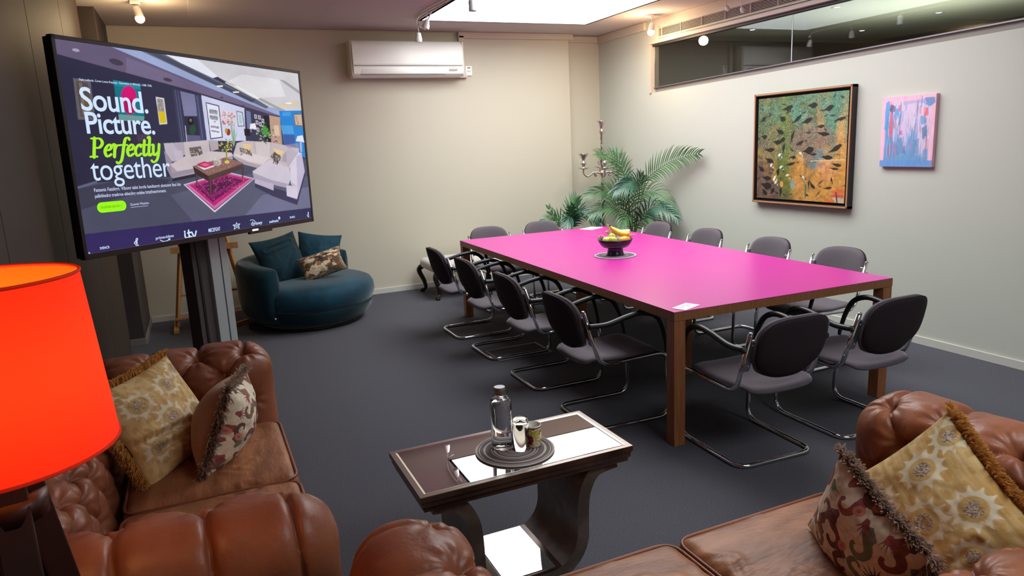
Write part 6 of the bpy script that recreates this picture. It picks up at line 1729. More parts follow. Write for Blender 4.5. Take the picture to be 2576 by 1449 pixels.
    ((214,202,192), 1, '1642,1115 1651,1113 1652,1123 1643,1124'),
    ((70,60,60), 1, '1344,1034 1352,1032 1352,1041 1344,1042'),
    ((60,50,50), 1, '1594,1140 1602,1138 1603,1148 1594,1148'),
    ((214,202,192), 1, '1320,1072 1328,1070 1328,1080 1320,1080'),
    ((214,202,192), 1, '1638,1093 1647,1092 1647,1101 1639,1102'),
    ((70,60,60), 1, '1320,1031 1328,1029 1328,1039 1320,1039'),
    ((60,50,50), 1, '1642,1089 1651,1087 1651,1097 1643,1098'),
    ((214,202,192), 1, '1325,1068 1333,1067 1333,1076 1325,1077'),
    ((214,202,192), 1, '1585,1084 1593,1082 1594,1092 1585,1093'),
    ((70,60,60), 1, '1349,1078 1357,1076 1357,1085 1349,1086'),
    ((60,50,50), 1, '1587,1184 1596,1182 1596,1192 1588,1193'),
    ((214,202,192), 1, '1301,1045 1309,1043 1309,1053 1301,1054'),
    ((214,202,192), 1, '1619,1121 1628,1119 1628,1129 1619,1129'),
    ((70,60,60), 1, '1350,1054 1358,1052 1358,1062 1350,1062'),
    ((60,50,50), 1, '1657,1154 1666,1152 1666,1162 1657,1163'),
    ((214,202,192), 1, '1355,1046 1363,1044 1364,1054 1355,1055'),
    ((214,202,192), 1, '1617,1146 1626,1145 1626,1155 1617,1155'),
    ((70,60,60), 1, '1258,1065 1266,1063 1266,1072 1258,1073'),
    ((60,50,50), 1, '1584,1186 1593,1184 1593,1194 1584,1195'),
    ((214,202,192), 1, '1262,1060 1270,1058 1270,1067 1263,1068'),
    ((214,202,192), 1, '1643,1144 1652,1142 1652,1152 1643,1153'),
    ((70,60,60), 1, '1267,1069 1275,1067 1275,1076 1267,1077'),
    ((60,50,50), 1, '1606,1115 1615,1113 1615,1123 1606,1124'),
    ((214,202,192), 1, '1327,1084 1335,1082 1335,1091 1328,1092'),
    ((214,202,192), 1, '1585,1130 1594,1129 1594,1138 1585,1139'),
    ((70,60,60), 1, '1331,1026 1339,1024 1339,1033 1331,1034'),
    ((60,50,50), 1, '1656,1152 1665,1150 1665,1160 1656,1160'),
    ((214,202,192), 1, '1270,1015 1278,1013 1278,1022 1270,1023'),
    ((214,202,192), 1, '1589,1133 1598,1131 1598,1141 1589,1142'),
    ((70,60,60), 1, '1357,1013 1365,1011 1365,1020 1357,1021'),
    ((60,50,50), 1, '1592,1106 1601,1104 1601,1114 1592,1115'),
    ((214,202,192), 1, '1319,1038 1327,1036 1327,1046 1319,1047'),
    ((214,202,192), 1, '1616,1100 1625,1098 1625,1108 1616,1108'),
    ((70,60,60), 1, '1345,1043 1353,1041 1353,1050 1345,1051'),
    ((60,50,50), 1, '1657,1088 1666,1086 1666,1096 1657,1097'),
    ((214,202,192), 1, '1308,1033 1316,1031 1316,1040 1308,1041'),
    ((214,202,192), 1, '1648,1161 1657,1159 1657,1169 1648,1170'),
    ((70,60,60), 1, '1316,1016 1324,1014 1324,1023 1316,1024'),
    ((60,50,50), 1, '1632,1183 1641,1181 1641,1191 1632,1192'),
    ((228,206,226), 1, '731,1376 1111,1264 1373,1364 961,1713'),
    ((60,20,50), 1, '744,1381 1110,1276 1358,1367 964,1690'),
    ((196,110,166), 1, '749,1382 1109,1280 1351,1366 965,1679'),
    ((184,34,110), 1, '776,1384 1108,1295 1321,1366 962,1640'),
    ((96,24,82), 1, '820,1403 1106,1315 1259,1379 955,1593'),
    ((150,34,104), 0.6, '854,1420 1100,1342 1208,1386 955,1554'),
    ((56,20,56), 0.8, '897,1424 1098,1367 1150,1401 947,1515'),
    ((226,110,160), 0.75, '1259,1358 1266,1356 1265,1363 1259,1364'),
    ((214,160,190), 0.75, '988,1474 995,1472 994,1479 988,1479'),
    ((120,20,70), 0.75, '1082,1338 1088,1336 1088,1343 1081,1343'),
    ((236,80,130), 0.75, '1145,1443 1151,1441 1151,1448 1144,1448'),
    ((226,110,160), 0.75, '1086,1473 1092,1472 1092,1479 1085,1479'),
    ((214,160,190), 0.75, '1175,1433 1181,1432 1181,1439 1174,1439'),
    ((120,20,70), 0.75, '1013,1368 1019,1367 1019,1374 1012,1374'),
    ((236,80,130), 0.75, '964,1509 970,1508 969,1515 963,1515'),
    ((226,110,160), 0.75, '1233,1415 1240,1413 1240,1420 1233,1421'),
    ((214,160,190), 0.75, '872,1396 878,1395 878,1401 872,1402'),
    ((120,20,70), 0.75, '1087,1301 1093,1300 1093,1306 1086,1307'),
    ((236,80,130), 0.75, '1085,1328 1091,1327 1090,1334 1084,1334'),
    ((226,110,160), 0.75, '888,1502 894,1501 893,1508 887,1508'),
    ((214,160,190), 0.75, '897,1405 903,1404 902,1411 897,1411'),
    ((120,20,70), 0.75, '1041,1497 1047,1496 1047,1502 1041,1503'),
    ((236,80,130), 0.75, '1118,1311 1124,1310 1124,1317 1117,1317'),
    ((226,110,160), 0.75, '892,1501 898,1500 897,1507 891,1507'),
    ((214,160,190), 0.75, '1193,1455 1200,1454 1199,1461 1193,1461'),
    ((120,20,70), 0.75, '904,1471 910,1470 909,1476 903,1477'),
    ((236,80,130), 0.75, '936,1539 942,1538 941,1545 935,1545'),
    ((226,110,160), 0.75, '1214,1430 1221,1428 1220,1435 1214,1436'),
    ((214,160,190), 0.75, '1173,1398 1180,1397 1179,1403 1173,1404'),
    ((120,20,70), 0.75, '1097,1491 1103,1490 1102,1497 1096,1497'),
    ((236,80,130), 0.75, '963,1565 969,1564 968,1571 962,1571'),
    ((226,110,160), 0.75, '1164,1401 1170,1399 1169,1406 1163,1407'),
    ((214,160,190), 0.75, '850,1423 856,1422 855,1428 849,1429'),
    ((120,20,70), 0.75, '1261,1389 1268,1388 1267,1395 1261,1395'),
    ((236,80,130), 0.75, '988,1349 994,1348 993,1354 987,1355'),
    ((226,110,160), 0.75, '874,1405 880,1404 879,1410 874,1411'),
    ((214,160,190), 0.75, '1180,1452 1186,1451 1186,1458 1179,1458'),
    ((120,20,70), 0.75, '1011,1515 1017,1513 1016,1520 1010,1520'),
    ((236,80,130), 0.75, '1150,1429 1156,1428 1156,1435 1149,1435'),
    ((226,110,160), 0.75, '1002,1398 1009,1396 1008,1403 1002,1403'),
    ((214,160,190), 0.75, '1017,1369 1023,1367 1022,1374 1016,1374'),
    ((120,20,70), 0.75, '955,1377 961,1376 961,1383 955,1383'),
    ((236,80,130), 0.75, '1162,1443 1169,1442 1168,1449 1162,1449'),
    ((226,110,160), 0.75, '923,1514 929,1513 928,1520 923,1520'),
    ((214,160,190), 0.75, '1141,1448 1148,1446 1147,1453 1141,1454'),
    ((120,20,70), 0.75, '1284,1381 1291,1379 1290,1386 1284,1387'),
    ((236,80,130), 0.75, '1134,1486 1140,1485 1140,1492 1133,1492'),
    ((226,110,160), 0.75, '952,1557 958,1556 957,1562 951,1563'),
    ((214,160,190), 0.75, '1042,1320 1048,1319 1048,1325 1042,1326'),
    ((120,20,70), 0.75, '1229,1354 1236,1353 1235,1360 1229,1360'),
    ((236,80,130), 0.75, '994,1391 1000,1390 999,1396 993,1397'),
    ((226,110,160), 0.75, '1130,1445 1137,1444 1136,1451 1130,1451'),
    ((214,160,190), 0.75, '1067,1507 1074,1505 1073,1512 1067,1512'),
    ((120,20,70), 0.75, '1235,1390 1241,1389 1241,1396 1234,1396'),
    ((236,80,130), 0.75, '1080,1516 1086,1515 1085,1522 1079,1522'),
    ((226,110,160), 0.75, '1050,1540 1056,1538 1055,1545 1049,1545'),
    ((214,160,190), 0.75, '1225,1341 1231,1339 1231,1346 1224,1347'),
    ((120,20,70), 0.75, '1095,1427 1102,1426 1101,1433 1095,1433'),
    ((236,80,130), 0.75, '1011,1397 1017,1396 1017,1403 1011,1403'),
    ((226,110,160), 0.75, '1094,1389 1100,1388 1100,1394 1093,1395'),
    ((214,160,190), 0.75, '980,1462 986,1461 986,1468 979,1468'),
    ((120,20,70), 0.75, '1142,1310 1149,1309 1148,1315 1142,1316'),
    ((236,80,130), 0.75, '947,1507 953,1506 952,1512 946,1512'),
    ((226,110,160), 0.75, '1054,1373 1060,1372 1059,1378 1053,1379'),
    ((214,160,190), 0.75, '1119,1326 1126,1325 1125,1332 1119,1332'),
    ((120,20,70), 0.75, '1105,1395 1112,1394 1111,1400 1105,1401'),
    ((236,80,130), 0.75, '951,1519 957,1518 957,1525 951,1525'),
    ((226,110,160), 0.75, '1248,1403 1254,1402 1254,1409 1247,1409'),
    ((214,160,190), 0.75, '988,1357 994,1355 994,1362 988,1362'),
    ((120,20,70), 0.75, '975,1462 981,1460 980,1467 974,1467'),
    ((236,80,130), 0.75, '929,1439 935,1438 934,1444 928,1444'),
    ((226,110,160), 0.75, '1036,1459 1042,1458 1041,1464 1035,1465'),
    ((214,160,190), 0.75, '866,1386 872,1384 872,1391 866,1391'),
    ((120,20,70), 0.75, '1010,1350 1016,1349 1015,1356 1009,1356'),
    ((236,80,130), 0.75, '1008,1452 1014,1450 1014,1457 1007,1457'),
    ((226,110,160), 0.75, '1088,1406 1095,1405 1094,1411 1088,1412'),
    ((214,160,190), 0.75, '833,1431 839,1430 838,1436 832,1436'),
    ((120,20,70), 0.75, '1018,1583 1024,1582 1023,1588 1017,1589'),
    ((236,80,130), 0.75, '1053,1353 1059,1351 1059,1358 1053,1358'),
    ((226,110,160), 0.75, '1001,1604 1008,1603 1007,1610 1001,1610'),
    ((214,160,190), 0.75, '1139,1348 1146,1346 1145,1353 1139,1353'),
    ((120,20,70), 0.75, '871,1380 877,1379 876,1385 871,1386'),
    ((236,80,130), 0.75, '1174,1374 1180,1373 1180,1380 1173,1380'),
    ((226,110,160), 0.75, '929,1366 935,1365 934,1372 928,1372'),
    ((214,160,190), 0.75, '1069,1428 1075,1427 1075,1434 1068,1434'),
    ((120,20,70), 0.75, '1217,1334 1224,1332 1223,1339 1216,1340'),
    ((236,80,130), 0.75, '1031,1581 1037,1580 1036,1587 1030,1587'),
    ((226,110,160), 0.75, '952,1396 958,1394 958,1401 952,1401'),
    ((214,160,190), 0.75, '841,1394 846,1393 846,1399 840,1400'),
    ((120,20,70), 0.75, '1221,1337 1228,1336 1227,1343 1220,1343'),
    ((236,80,130), 0.75, '893,1430 899,1429 899,1436 893,1436'),
    ((226,110,160), 0.75, '988,1482 994,1481 993,1487 987,1488'),
    ((214,160,190), 0.75, '808,1379 814,1378 813,1385 808,1385'),
    ((120,20,70), 0.75, '975,1582 981,1580 981,1587 975,1587'),
    ((236,80,130), 0.75, '1034,1463 1040,1461 1040,1468 1034,1468'),
    ((226,110,160), 0.75, '1091,1466 1098,1464 1097,1471 1091,1471'),
    ((214,160,190), 0.75, '886,1415 891,1414 891,1420 885,1421'),
    ((120,20,70), 0.75, '894,1413 900,1412 899,1418 893,1419'),
    ((236,80,130), 0.75, '918,1408 924,1407 923,1413 918,1414'),
    ((226,110,160), 0.75, '1063,1433 1070,1432 1069,1439 1063,1439'),
    ((214,160,190), 0.75, '924,1360 930,1359 929,1365 923,1366'),
    ((120,20,70), 0.75, '1282,1377 1289,1376 1288,1383 1282,1384'),
    ((236,80,130), 0.75, '884,1442 890,1441 889,1447 884,1447'),
    ((226,110,160), 0.75, '872,1439 878,1438 877,1444 871,1445'),
    ((214,160,190), 0.75, '1134,1324 1141,1322 1140,1329 1134,1330'),
    ((120,20,70), 0.75, '1093,1498 1100,1497 1099,1503 1093,1504'),
    ((236,80,130), 0.75, '1114,1392 1121,1391 1120,1398 1114,1398'),
    ((226,110,160), 0.75, '1143,1414 1150,1412 1149,1419 1142,1420'),
    ((214,160,190), 0.75, '1114,1442 1120,1440 1119,1447 1113,1447'),
    ((120,20,70), 0.75, '1025,1341 1032,1340 1031,1346 1025,1347'),
    ((236,80,130), 0.75, '953,1520 959,1519 958,1526 952,1526'),
    ((226,110,160), 0.75, '1020,1355 1027,1354 1026,1361 1020,1361'),
    ((214,160,190), 0.75, '1120,1353 1126,1352 1126,1359 1119,1359'),
    ((120,20,70), 0.75, '1047,1363 1053,1361 1053,1368 1046,1368'),
    ((236,80,130), 0.75, '925,1518 931,1517 930,1523 925,1523'),
    ((226,110,160), 0.75, '941,1406 947,1405 947,1411 941,1412'),
    ((214,160,190), 0.75, '860,1447 866,1445 865,1452 859,1452'),
    ((120,20,70), 0.75, '995,1374 1001,1373 1000,1379 994,1380'),
    ((236,80,130), 0.75, '1026,1360 1033,1358 1032,1365 1026,1366'),
    ((226,110,160), 0.75, '1002,1415 1008,1414 1008,1421 1002,1421'),
    ((214,160,190), 0.75, '1075,1338 1081,1336 1080,1343 1074,1343'),
    ((120,20,70), 0.75, '1104,1307 1110,1305 1110,1312 1103,1312'),
    ((236,80,130), 0.75, '1210,1348 1217,1346 1216,1353 1210,1354'),
    ((226,110,160), 0.75, '993,1458 999,1457 999,1464 993,1464'),
    ((214,160,190), 0.75, '1159,1332 1165,1331 1165,1338 1158,1338'),
    ((120,20,70), 0.75, '1002,1445 1008,1444 1008,1450 1001,1451'),
    ((236,80,130), 0.75, '853,1406 858,1405 858,1411 852,1411'),
    ((226,110,160), 0.75, '1001,1416 1007,1415 1007,1422 1000,1422'),
    ((214,160,190), 0.75, '965,1561 971,1560 971,1566 965,1566'),
    ((120,20,70), 0.75, '902,1476 908,1475 907,1481 901,1482'),
    ((236,80,130), 0.75, '983,1383 989,1382 989,1388 983,1389'),
    ((226,110,160), 0.75, '983,1576 989,1575 988,1581 982,1581'),
    ((214,160,190), 0.75, '1040,1344 1047,1343 1046,1349 1040,1350'),
    ((120,20,70), 0.75, '901,1501 907,1500 906,1506 900,1506'),
    ((236,80,130), 0.75, '1235,1352 1242,1351 1241,1358 1235,1358'),
    ((226,110,160), 0.75, '1262,1348 1269,1346 1268,1353 1261,1354'),
    ((214,160,190), 0.75, '1023,1501 1030,1500 1029,1507 1023,1507'),
    ((120,20,70), 0.75, '1119,1457 1125,1456 1124,1462 1118,1463'),
    ((236,80,130), 0.75, '909,1370 915,1369 914,1375 908,1376'),
    ((226,110,160), 0.75, '1180,1457 1187,1455 1186,1462 1180,1463'),
    ((214,160,190), 0.75, '1080,1368 1087,1367 1086,1374 1080,1374'),
    ((120,20,70), 0.75, '954,1524 960,1523 959,1530 953,1530'),
    ((236,80,130), 0.75, '1133,1362 1140,1361 1139,1368 1133,1368'),
    ((226,110,160), 0.75, '975,1355 981,1353 980,1360 974,1360'),
    ((214,160,190), 0.75, '885,1385 891,1383 891,1390 885,1390'),
    ((120,20,70), 0.75, '1038,1499 1044,1498 1044,1505 1038,1505'),
    ((236,80,130), 0.75, '1180,1422 1187,1420 1186,1427 1180,1428'),
    ((226,110,160), 0.75, '942,1515 948,1514 948,1520 942,1521'),
    ((214,160,190), 0.75, '1158,1348 1164,1347 1163,1354 1157,1354'),
    ((120,20,70), 0.75, '915,1530 921,1529 920,1535 914,1536'),
    ((236,80,130), 0.75, '1023,1429 1029,1427 1029,1434 1023,1434'),
    ((226,110,160), 0.75, '1002,1435 1008,1434 1008,1441 1002,1441'),
    ((214,160,190), 0.75, '1109,1467 1115,1466 1115,1473 1108,1473'),
    ((120,20,70), 0.75, '1272,1368 1279,1366 1278,1373 1271,1374'),
    ((236,80,130), 0.75, '1212,1420 1218,1418 1218,1425 1211,1426'),
    ((226,110,160), 0.75, '781,1389 786,1388 786,1394 780,1395'),
    ((214,160,190), 0.75, '975,1367 981,1365 981,1372 975,1372'),
    ((120,20,70), 0.75, '873,1441 879,1439 878,1446 872,1446'),
    ((236,80,130), 0.75, '1096,1513 1102,1511 1101,1518 1095,1519'),
    ((226,110,160), 0.75, '979,1372 985,1370 984,1377 978,1377'),
    ((214,160,190), 0.75, '1213,1443 1219,1442 1219,1449 1212,1449'),
    ((120,20,70), 0.75, '987,1591 993,1590 992,1597 986,1597'),
    ((236,80,130), 0.75, '1026,1499 1032,1498 1032,1504 1026,1505'),
    ((226,110,160), 0.75, '992,1406 998,1405 997,1411 991,1412'),
    ((214,160,190), 0.75, '1128,1365 1135,1364 1134,1371 1128,1371'),
    ((120,20,70), 0.75, '981,1394 987,1393 986,1400 980,1400'),
    ((236,80,130), 0.75, '1063,1391 1069,1389 1069,1396 1063,1397'),
    ((226,110,160), 0.75, '894,1516 900,1515 899,1521 893,1521'),
    ((214,160,190), 0.75, '1156,1447 1163,1445 1162,1452 1156,1453'),
    ((120,20,70), 0.75, '964,1366 971,1365 970,1371 964,1372'),
    ((236,80,130), 0.75, '1254,1390 1261,1389 1261,1396 1254,1396'),
    ((226,110,160), 0.75, '927,1448 933,1447 932,1453 926,1454'),
    ((214,160,190), 0.75, '1211,1436 1218,1434 1217,1441 1210,1442'),
    ((120,20,70), 0.75, '1035,1469 1041,1467 1041,1474 1035,1474'),
    ((236,80,130), 0.75, '1001,1559 1007,1557 1007,1564 1001,1564'),
    ((226,110,160), 0.75, '1208,1404 1215,1403 1214,1410 1208,1410'),
    ((214,160,190), 0.75, '992,1451 998,1450 997,1456 991,1457'),
    ((120,20,70), 0.75, '1033,1477 1039,1476 1038,1483 1032,1483'),
    ((236,80,130), 0.75, '939,1445 945,1444 945,1450 939,1451'),
    ((226,110,160), 0.75, '972,1549 978,1547 977,1554 971,1554'),
    ((214,160,190), 0.75, '1013,1432 1019,1431 1019,1437 1013,1438'),
    ((120,20,70), 0.75, '997,1608 1003,1607 1002,1613 996,1614'),
    ((236,80,130), 0.75, '953,1486 959,1484 958,1491 952,1491'),
    ((226,110,160), 0.75, '995,1595 1001,1594 1001,1601 995,1601'),
    ((214,160,190), 0.75, '1171,1455 1177,1454 1177,1461 1170,1461'),
    ((120,20,70), 0.75, '945,1382 951,1381 950,1387 944,1388'),
    ((236,80,130), 0.75, '982,1389 988,1387 988,1394 982,1394'),
    ((226,110,160), 0.75, '1093,1482 1099,1480 1099,1487 1092,1487'),
    ((214,160,190), 0.75, '1284,1390 1291,1389 1290,1396 1283,1396'),
    ((120,20,70), 0.75, '858,1422 863,1420 863,1427 857,1427'),
    ((236,80,130), 0.75, '1022,1483 1029,1482 1028,1488 1022,1489'),
    ((226,110,160), 0.75, '1136,1324 1142,1323 1142,1330 1135,1330'),
    ((214,160,190), 0.75, '971,1480 977,1478 976,1485 970,1485'),
    ((120,20,70), 0.75, '1064,1423 1070,1422 1070,1429 1064,1429'),
    ((236,80,130), 0.75, '1064,1493 1070,1492 1069,1499 1063,1499'),
    ((226,110,160), 0.75, '918,1484 924,1483 923,1490 917,1490'),
    ((214,160,190), 0.75, '1257,1376 1264,1374 1263,1381 1256,1382'),
    ((58,40,42), 1, '824,1190 945,1300 944,1363 833,1270'),
    ((82,58,54), 1, '945,1300 1277,1183 1272,1235 944,1363'),
    ((138,100,92), 1, '820,1186 1115,1101 1281,1175 942,1298'),
    ((176,136,120), 0.8, '1039,1129 1050,1126 1051,1132 1040,1135'),
    ((96,64,60), 0.8, '1206,1192 1217,1189 1218,1195 1207,1198'),
    ((190,150,140), 0.8, '990,1245 1000,1242 1001,1248 991,1251'),
    ((176,136,120), 0.8, '1059,1247 1070,1244 1071,1249 1060,1253'),
    ((96,64,60), 0.8, '1164,1192 1175,1189 1176,1195 1165,1198'),
    ((190,150,140), 0.8, '1185,1154 1196,1151 1197,1157 1186,1160'),
    ((176,136,120), 0.8, '1076,1236 1087,1233 1088,1239 1077,1242'),
    ((96,64,60), 0.8, '1147,1151 1158,1147 1159,1153 1148,1157'),
    ((190,150,140), 0.8, '1134,1152 1145,1149 1146,1155 1135,1158'),
    ((176,136,120), 0.8, '931,1189 942,1186 943,1191 932,1195'),
    ((96,64,60), 0.8, '966,1199 977,1195 978,1201 967,1204'),
    ((190,150,140), 0.8, '950,1212 961,1209 961,1215 951,1218'),
    ((176,136,120), 0.8, '958,1173 969,1170 970,1175 959,1179'),
    ((96,64,60), 0.8, '950,1177 961,1174 961,1180 951,1183'),
    ((190,150,140), 0.8, '1147,1142 1159,1138 1160,1144 1148,1148'),
    ((176,136,120), 0.8, '1048,1176 1059,1173 1060,1178 1049,1182'),
    ((96,64,60), 0.8, '1072,1233 1083,1230 1084,1236 1073,1239'),
    ((190,150,140), 0.8, '1023,1166 1034,1163 1035,1169 1024,1172'),
    ((176,136,120), 0.8, '1012,1241 1023,1238 1024,1243 1013,1247'),
    ((96,64,60), 0.8, '1059,1213 1070,1210 1071,1216 1060,1219'),
    ((190,150,140), 0.8, '1079,1180 1090,1176 1091,1182 1080,1186'),
    ((176,136,120), 0.8, '942,1217 953,1214 953,1219 943,1223'),
    ((96,64,60), 0.8, '878,1206 888,1203 889,1209 879,1212'),
    ((190,150,140), 0.8, '1129,1208 1140,1204 1141,1210 1130,1213'),
    ((176,136,120), 0.8, '1036,1248 1047,1245 1048,1251 1037,1254'),
    ((96,64,60), 0.8, '1061,1189 1072,1186 1073,1192 1062,1195'),
    ((190,150,140), 0.8, '1003,1156 1014,1153 1014,1159 1004,1162'),
    ((176,136,120), 0.8, '1027,1207 1038,1203 1039,1209 1028,1212'),
    ((96,64,60), 0.8, '942,1201 952,1198 953,1204 943,1207'),
    ((190,150,140), 0.8, '1006,1148 1017,1145 1018,1150 1007,1154'),
    ((176,136,120), 0.8, '882,1200 893,1197 894,1203 883,1206'),
    ((96,64,60), 0.8, '1217,1189 1229,1186 1230,1192 1218,1195'),
    ((190,150,140), 0.8, '1008,1182 1018,1179 1019,1185 1009,1188'),
    ((176,136,120), 0.8, '1133,1124 1144,1121 1145,1127 1134,1130'),
    ((96,64,60), 0.8, '1103,1145 1114,1141 1115,1147 1104,1150'),
    ((190,150,140), 0.8, '928,1260 938,1257 939,1262 929,1265'),
    ((176,136,120), 0.8, '959,1157 969,1154 970,1160 960,1163'),
    ((96,64,60), 0.8, '1089,1118 1100,1115 1101,1121 1090,1124'),
    ((190,150,140), 0.8, '1129,1219 1140,1216 1141,1222 1130,1225'),
    ((176,136,120), 0.8, '930,1199 941,1196 942,1202 931,1205'),
    ((96,64,60), 0.8, '1005,1155 1016,1152 1017,1158 1006,1161'),
    ((190,150,140), 0.8, '915,1185 925,1182 926,1188 915,1191'),
    ((176,136,120), 0.8, '1172,1172 1183,1169 1185,1175 1173,1178'),
    ((96,64,60), 0.8, '1186,1157 1198,1153 1199,1159 1187,1163'),
    ((190,150,140), 0.8, '1055,1225 1066,1222 1067,1228 1056,1231'),
    ((176,136,120), 0.8, '932,1206 943,1202 944,1208 933,1211'),
    ((96,64,60), 0.8, '1074,1216 1085,1213 1086,1219 1075,1222'),
    ((190,150,140), 0.8, '1080,1224 1092,1221 1093,1227 1081,1230'),
    ((176,136,120), 0.8, '1149,1199 1161,1196 1162,1202 1150,1205'),
    ((96,64,60), 0.8, '1112,1174 1123,1171 1124,1177 1113,1180'),
    ((190,150,140), 0.8, '935,1256 945,1252 946,1258 935,1261'),
    ((176,136,120), 0.8, '960,1257 971,1254 972,1259 961,1263'),
    ((96,64,60), 0.8, '1035,1196 1046,1193 1047,1198 1036,1202'),
    ((190,150,140), 0.8, '986,1241 997,1238 998,1244 987,1247'),
    ((176,136,120), 0.8, '1145,1179 1156,1175 1157,1181 1146,1185'),
    ((96,64,60), 0.8, '1036,1171 1047,1168 1048,1173 1037,1177'),
    ((190,150,140), 0.8, '1095,1160 1106,1157 1107,1163 1096,1166'),
    ((176,136,120), 0.8, '1086,1223 1097,1220 1098,1225 1087,1229'),
    ((96,64,60), 0.8, '1087,1117 1098,1113 1099,1119 1088,1123'),
    ((190,150,140), 0.8, '954,1229 965,1225 966,1231 955,1234'),
    ((60,44,46), 1, '946,1353 973,1352 952,1519 937,1518'),
    ((110,86,84), 1, '956,1354 962,1355 945,1519 942,1518'),
    ((60,44,46), 1, '839,1276 857,1273 841,1400 832,1399'),
    ((110,86,84), 1, '846,1276 850,1276 837,1399 835,1399'),
    ((60,44,46), 1, '1256,1230 1276,1227 1260,1355 1249,1354'),
    ((110,86,84), 1, '1264,1230 1268,1231 1255,1354 1253,1354'),
    ((224,224,232), 1, '855,1184 915,1232 1003,1200 1005,1185 917,1210'),
    ((196,34,96), 1, '857,1166 927,1138 1008,1181 924,1214'),
    ((232,120,160), 0.7, '885,1171 929,1155 972,1179 927,1196'),
    ((196,188,186), 0.55, '1002,1082 1075,1081 1073,1171 1044,1198 1004,1189'),
    ((240,230,214), 0.8, '1056,1136 1053,1141 1049,1140 1047,1135 1049,1130 1054,1131'),
    ((240,230,214), 0.8, '1025,1125 1022,1130 1017,1130 1016,1125 1018,1120 1023,1120'),
    ((240,230,214), 0.8, '1050,1126 1047,1131 1042,1131 1041,1126 1043,1121 1048,1121'),
    ((240,230,214), 0.8, '1025,1103 1022,1108 1018,1107 1016,1102 1019,1098 1023,1098'),
    ((240,230,214), 0.8, '1034,1157 1031,1162 1027,1162 1025,1157 1027,1152 1032,1152'),
    ((240,230,214), 0.8, '1034,1131 1031,1136 1027,1136 1025,1131 1028,1126 1032,1126'),
    ((240,230,214), 0.8, '1059,1151 1056,1156 1051,1156 1049,1150 1052,1146 1057,1146'),
    ((240,230,214), 0.8, '1068,1167 1065,1172 1060,1172 1058,1167 1061,1162 1066,1162'),
    ((240,230,214), 0.8, '1067,1141 1065,1146 1060,1145 1058,1140 1061,1135 1066,1136'),
    ((240,230,214), 0.8, '1054,1180 1051,1185 1047,1184 1045,1179 1048,1174 1052,1175'),
    ((150,140,60), 1, '1125,1009 1137,1009 1130,1125 1117,1125'),
    ((206,196,90), 1, '1146,1155 1144,1162 1140,1167 1133,1171 1126,1173 1118,1173 1112,1170 1106,1166 1103,1160 1102,1153 1104,1147 1108,1141 1115,1137 1122,1135 1130,1135 1137,1138 1142,1142 1145,1148'),
    ((196,176,60), 1, '1133,1016 1129,1019 1121,1018 1116,1014 1117,1009 1124,1008 1131,1011'),
    ((120,130,60), 1, '1127,1051 1126,1047 1129,1042 1133,1040 1135,1042 1134,1047 1130,1051'),
    ((214,196,110), 1, '1151,973 1146,976 1140,973 1137,967 1139,962 1145,962 1151,967'),
    ((86,96,50), 1, '1135,991 1131,996 1122,996 1116,992 1117,986 1124,983 1132,985'),
    ((196,176,60), 1, '1093,951 1090,946 1090,935 1092,926 1096,925 1098,934 1097,946'),
    ((120,130,60), 1, '1090,932 1091,927 1096,922 1101,921 1103,925 1100,931 1094,934'),
    ((214,196,110), 1, '1145,996 1139,995 1137,991 1140,986 1147,984 1151,987 1150,993'),
    ((86,96,50), 1, '1183,954 1184,948 1192,940 1199,936 1201,940 1196,947 1188,954'),
    ((196,176,60), 1, '1143,938 1145,932 1152,928 1158,929 1159,935 1154,941 1147,942'),
    ((120,130,60), 1, '1162,994 1157,993 1152,987 1150,980 1152,977 1158,981 1162,988'),
    ((214,196,110), 1, '1143,977 1137,980 1131,975 1130,967 1135,961 1141,962 1145,969'),
    ((86,96,50), 1, '1114,1034 1113,1026 1118,1016 1125,1012 1129,1016 1127,1025 1121,1033'),
    ((196,176,60), 1, '1088,974 1084,979 1078,978 1076,972 1079,965 1084,963 1088,967'),
    ((120,130,60), 1, '1102,1010 1105,1005 1113,999 1121,998 1122,1002 1116,1008 1107,1012'),
    ((214,196,110), 1, '1071,970 1067,968 1065,961 1068,955 1072,954 1075,959 1075,966'),
    ((86,96,50), 1, '1116,1000 1111,996 1112,990 1116,986 1122,988 1124,993 1121,999'),
    ((196,176,60), 1, '1104,1021 1098,1023 1092,1018 1090,1010 1093,1005 1100,1007 1105,1014'),
    ((120,130,60), 1, '1057,981 1053,980 1052,975 1054,971 1058,970 1060,974 1060,979'),
    ((214,196,110), 1, '1146,969 1141,965 1142,959 1146,955 1152,956 1154,962 1152,968'),
    ((86,96,50), 1, '1146,960 1142,963 1137,962 1135,956 1138,951 1143,950 1146,954'),
    ((196,176,60), 1, '1155,995 1157,990 1163,982 1170,979 1172,983 1167,990 1160,995'),
    ((120,130,60), 1, '1156,927 1159,921 1168,918 1175,920 1176,925 1169,930 1160,931'),
    ((214,196,110), 1, '1178,980 1173,975 1173,963 1178,954 1184,954 1187,964 1184,975'),
    ((86,96,50), 1, '1153,964 1156,956 1165,951 1173,954 1174,962 1168,969 1158,970'),
    ((196,176,60), 1, '1123,992 1120,996 1115,995 1112,991 1114,986 1119,984 1123,987'),
    ((120,130,60), 1, '1162,905 1164,900 1169,896 1174,897 1175,901 1171,906 1166,908'),
    ((214,196,110), 1, '1147,1022 1144,1014 1148,1005 1156,1001 1161,1005 1160,1015 1154,1022'),
    ((86,96,50), 1, '1134,903 1133,896 1136,891 1142,892 1145,897 1143,904 1138,907'),
    ((196,176,60), 1, '1096,905 1096,901 1100,895 1105,892 1107,895 1105,901 1100,906'),
    ((120,130,60), 1, '1072,971 1066,969 1064,960 1066,951 1072,949 1077,955 1077,965'),
    ((214,196,110), 1, '1125,984 1122,990 1116,991 1112,987 1113,981 1118,978 1123,979'),
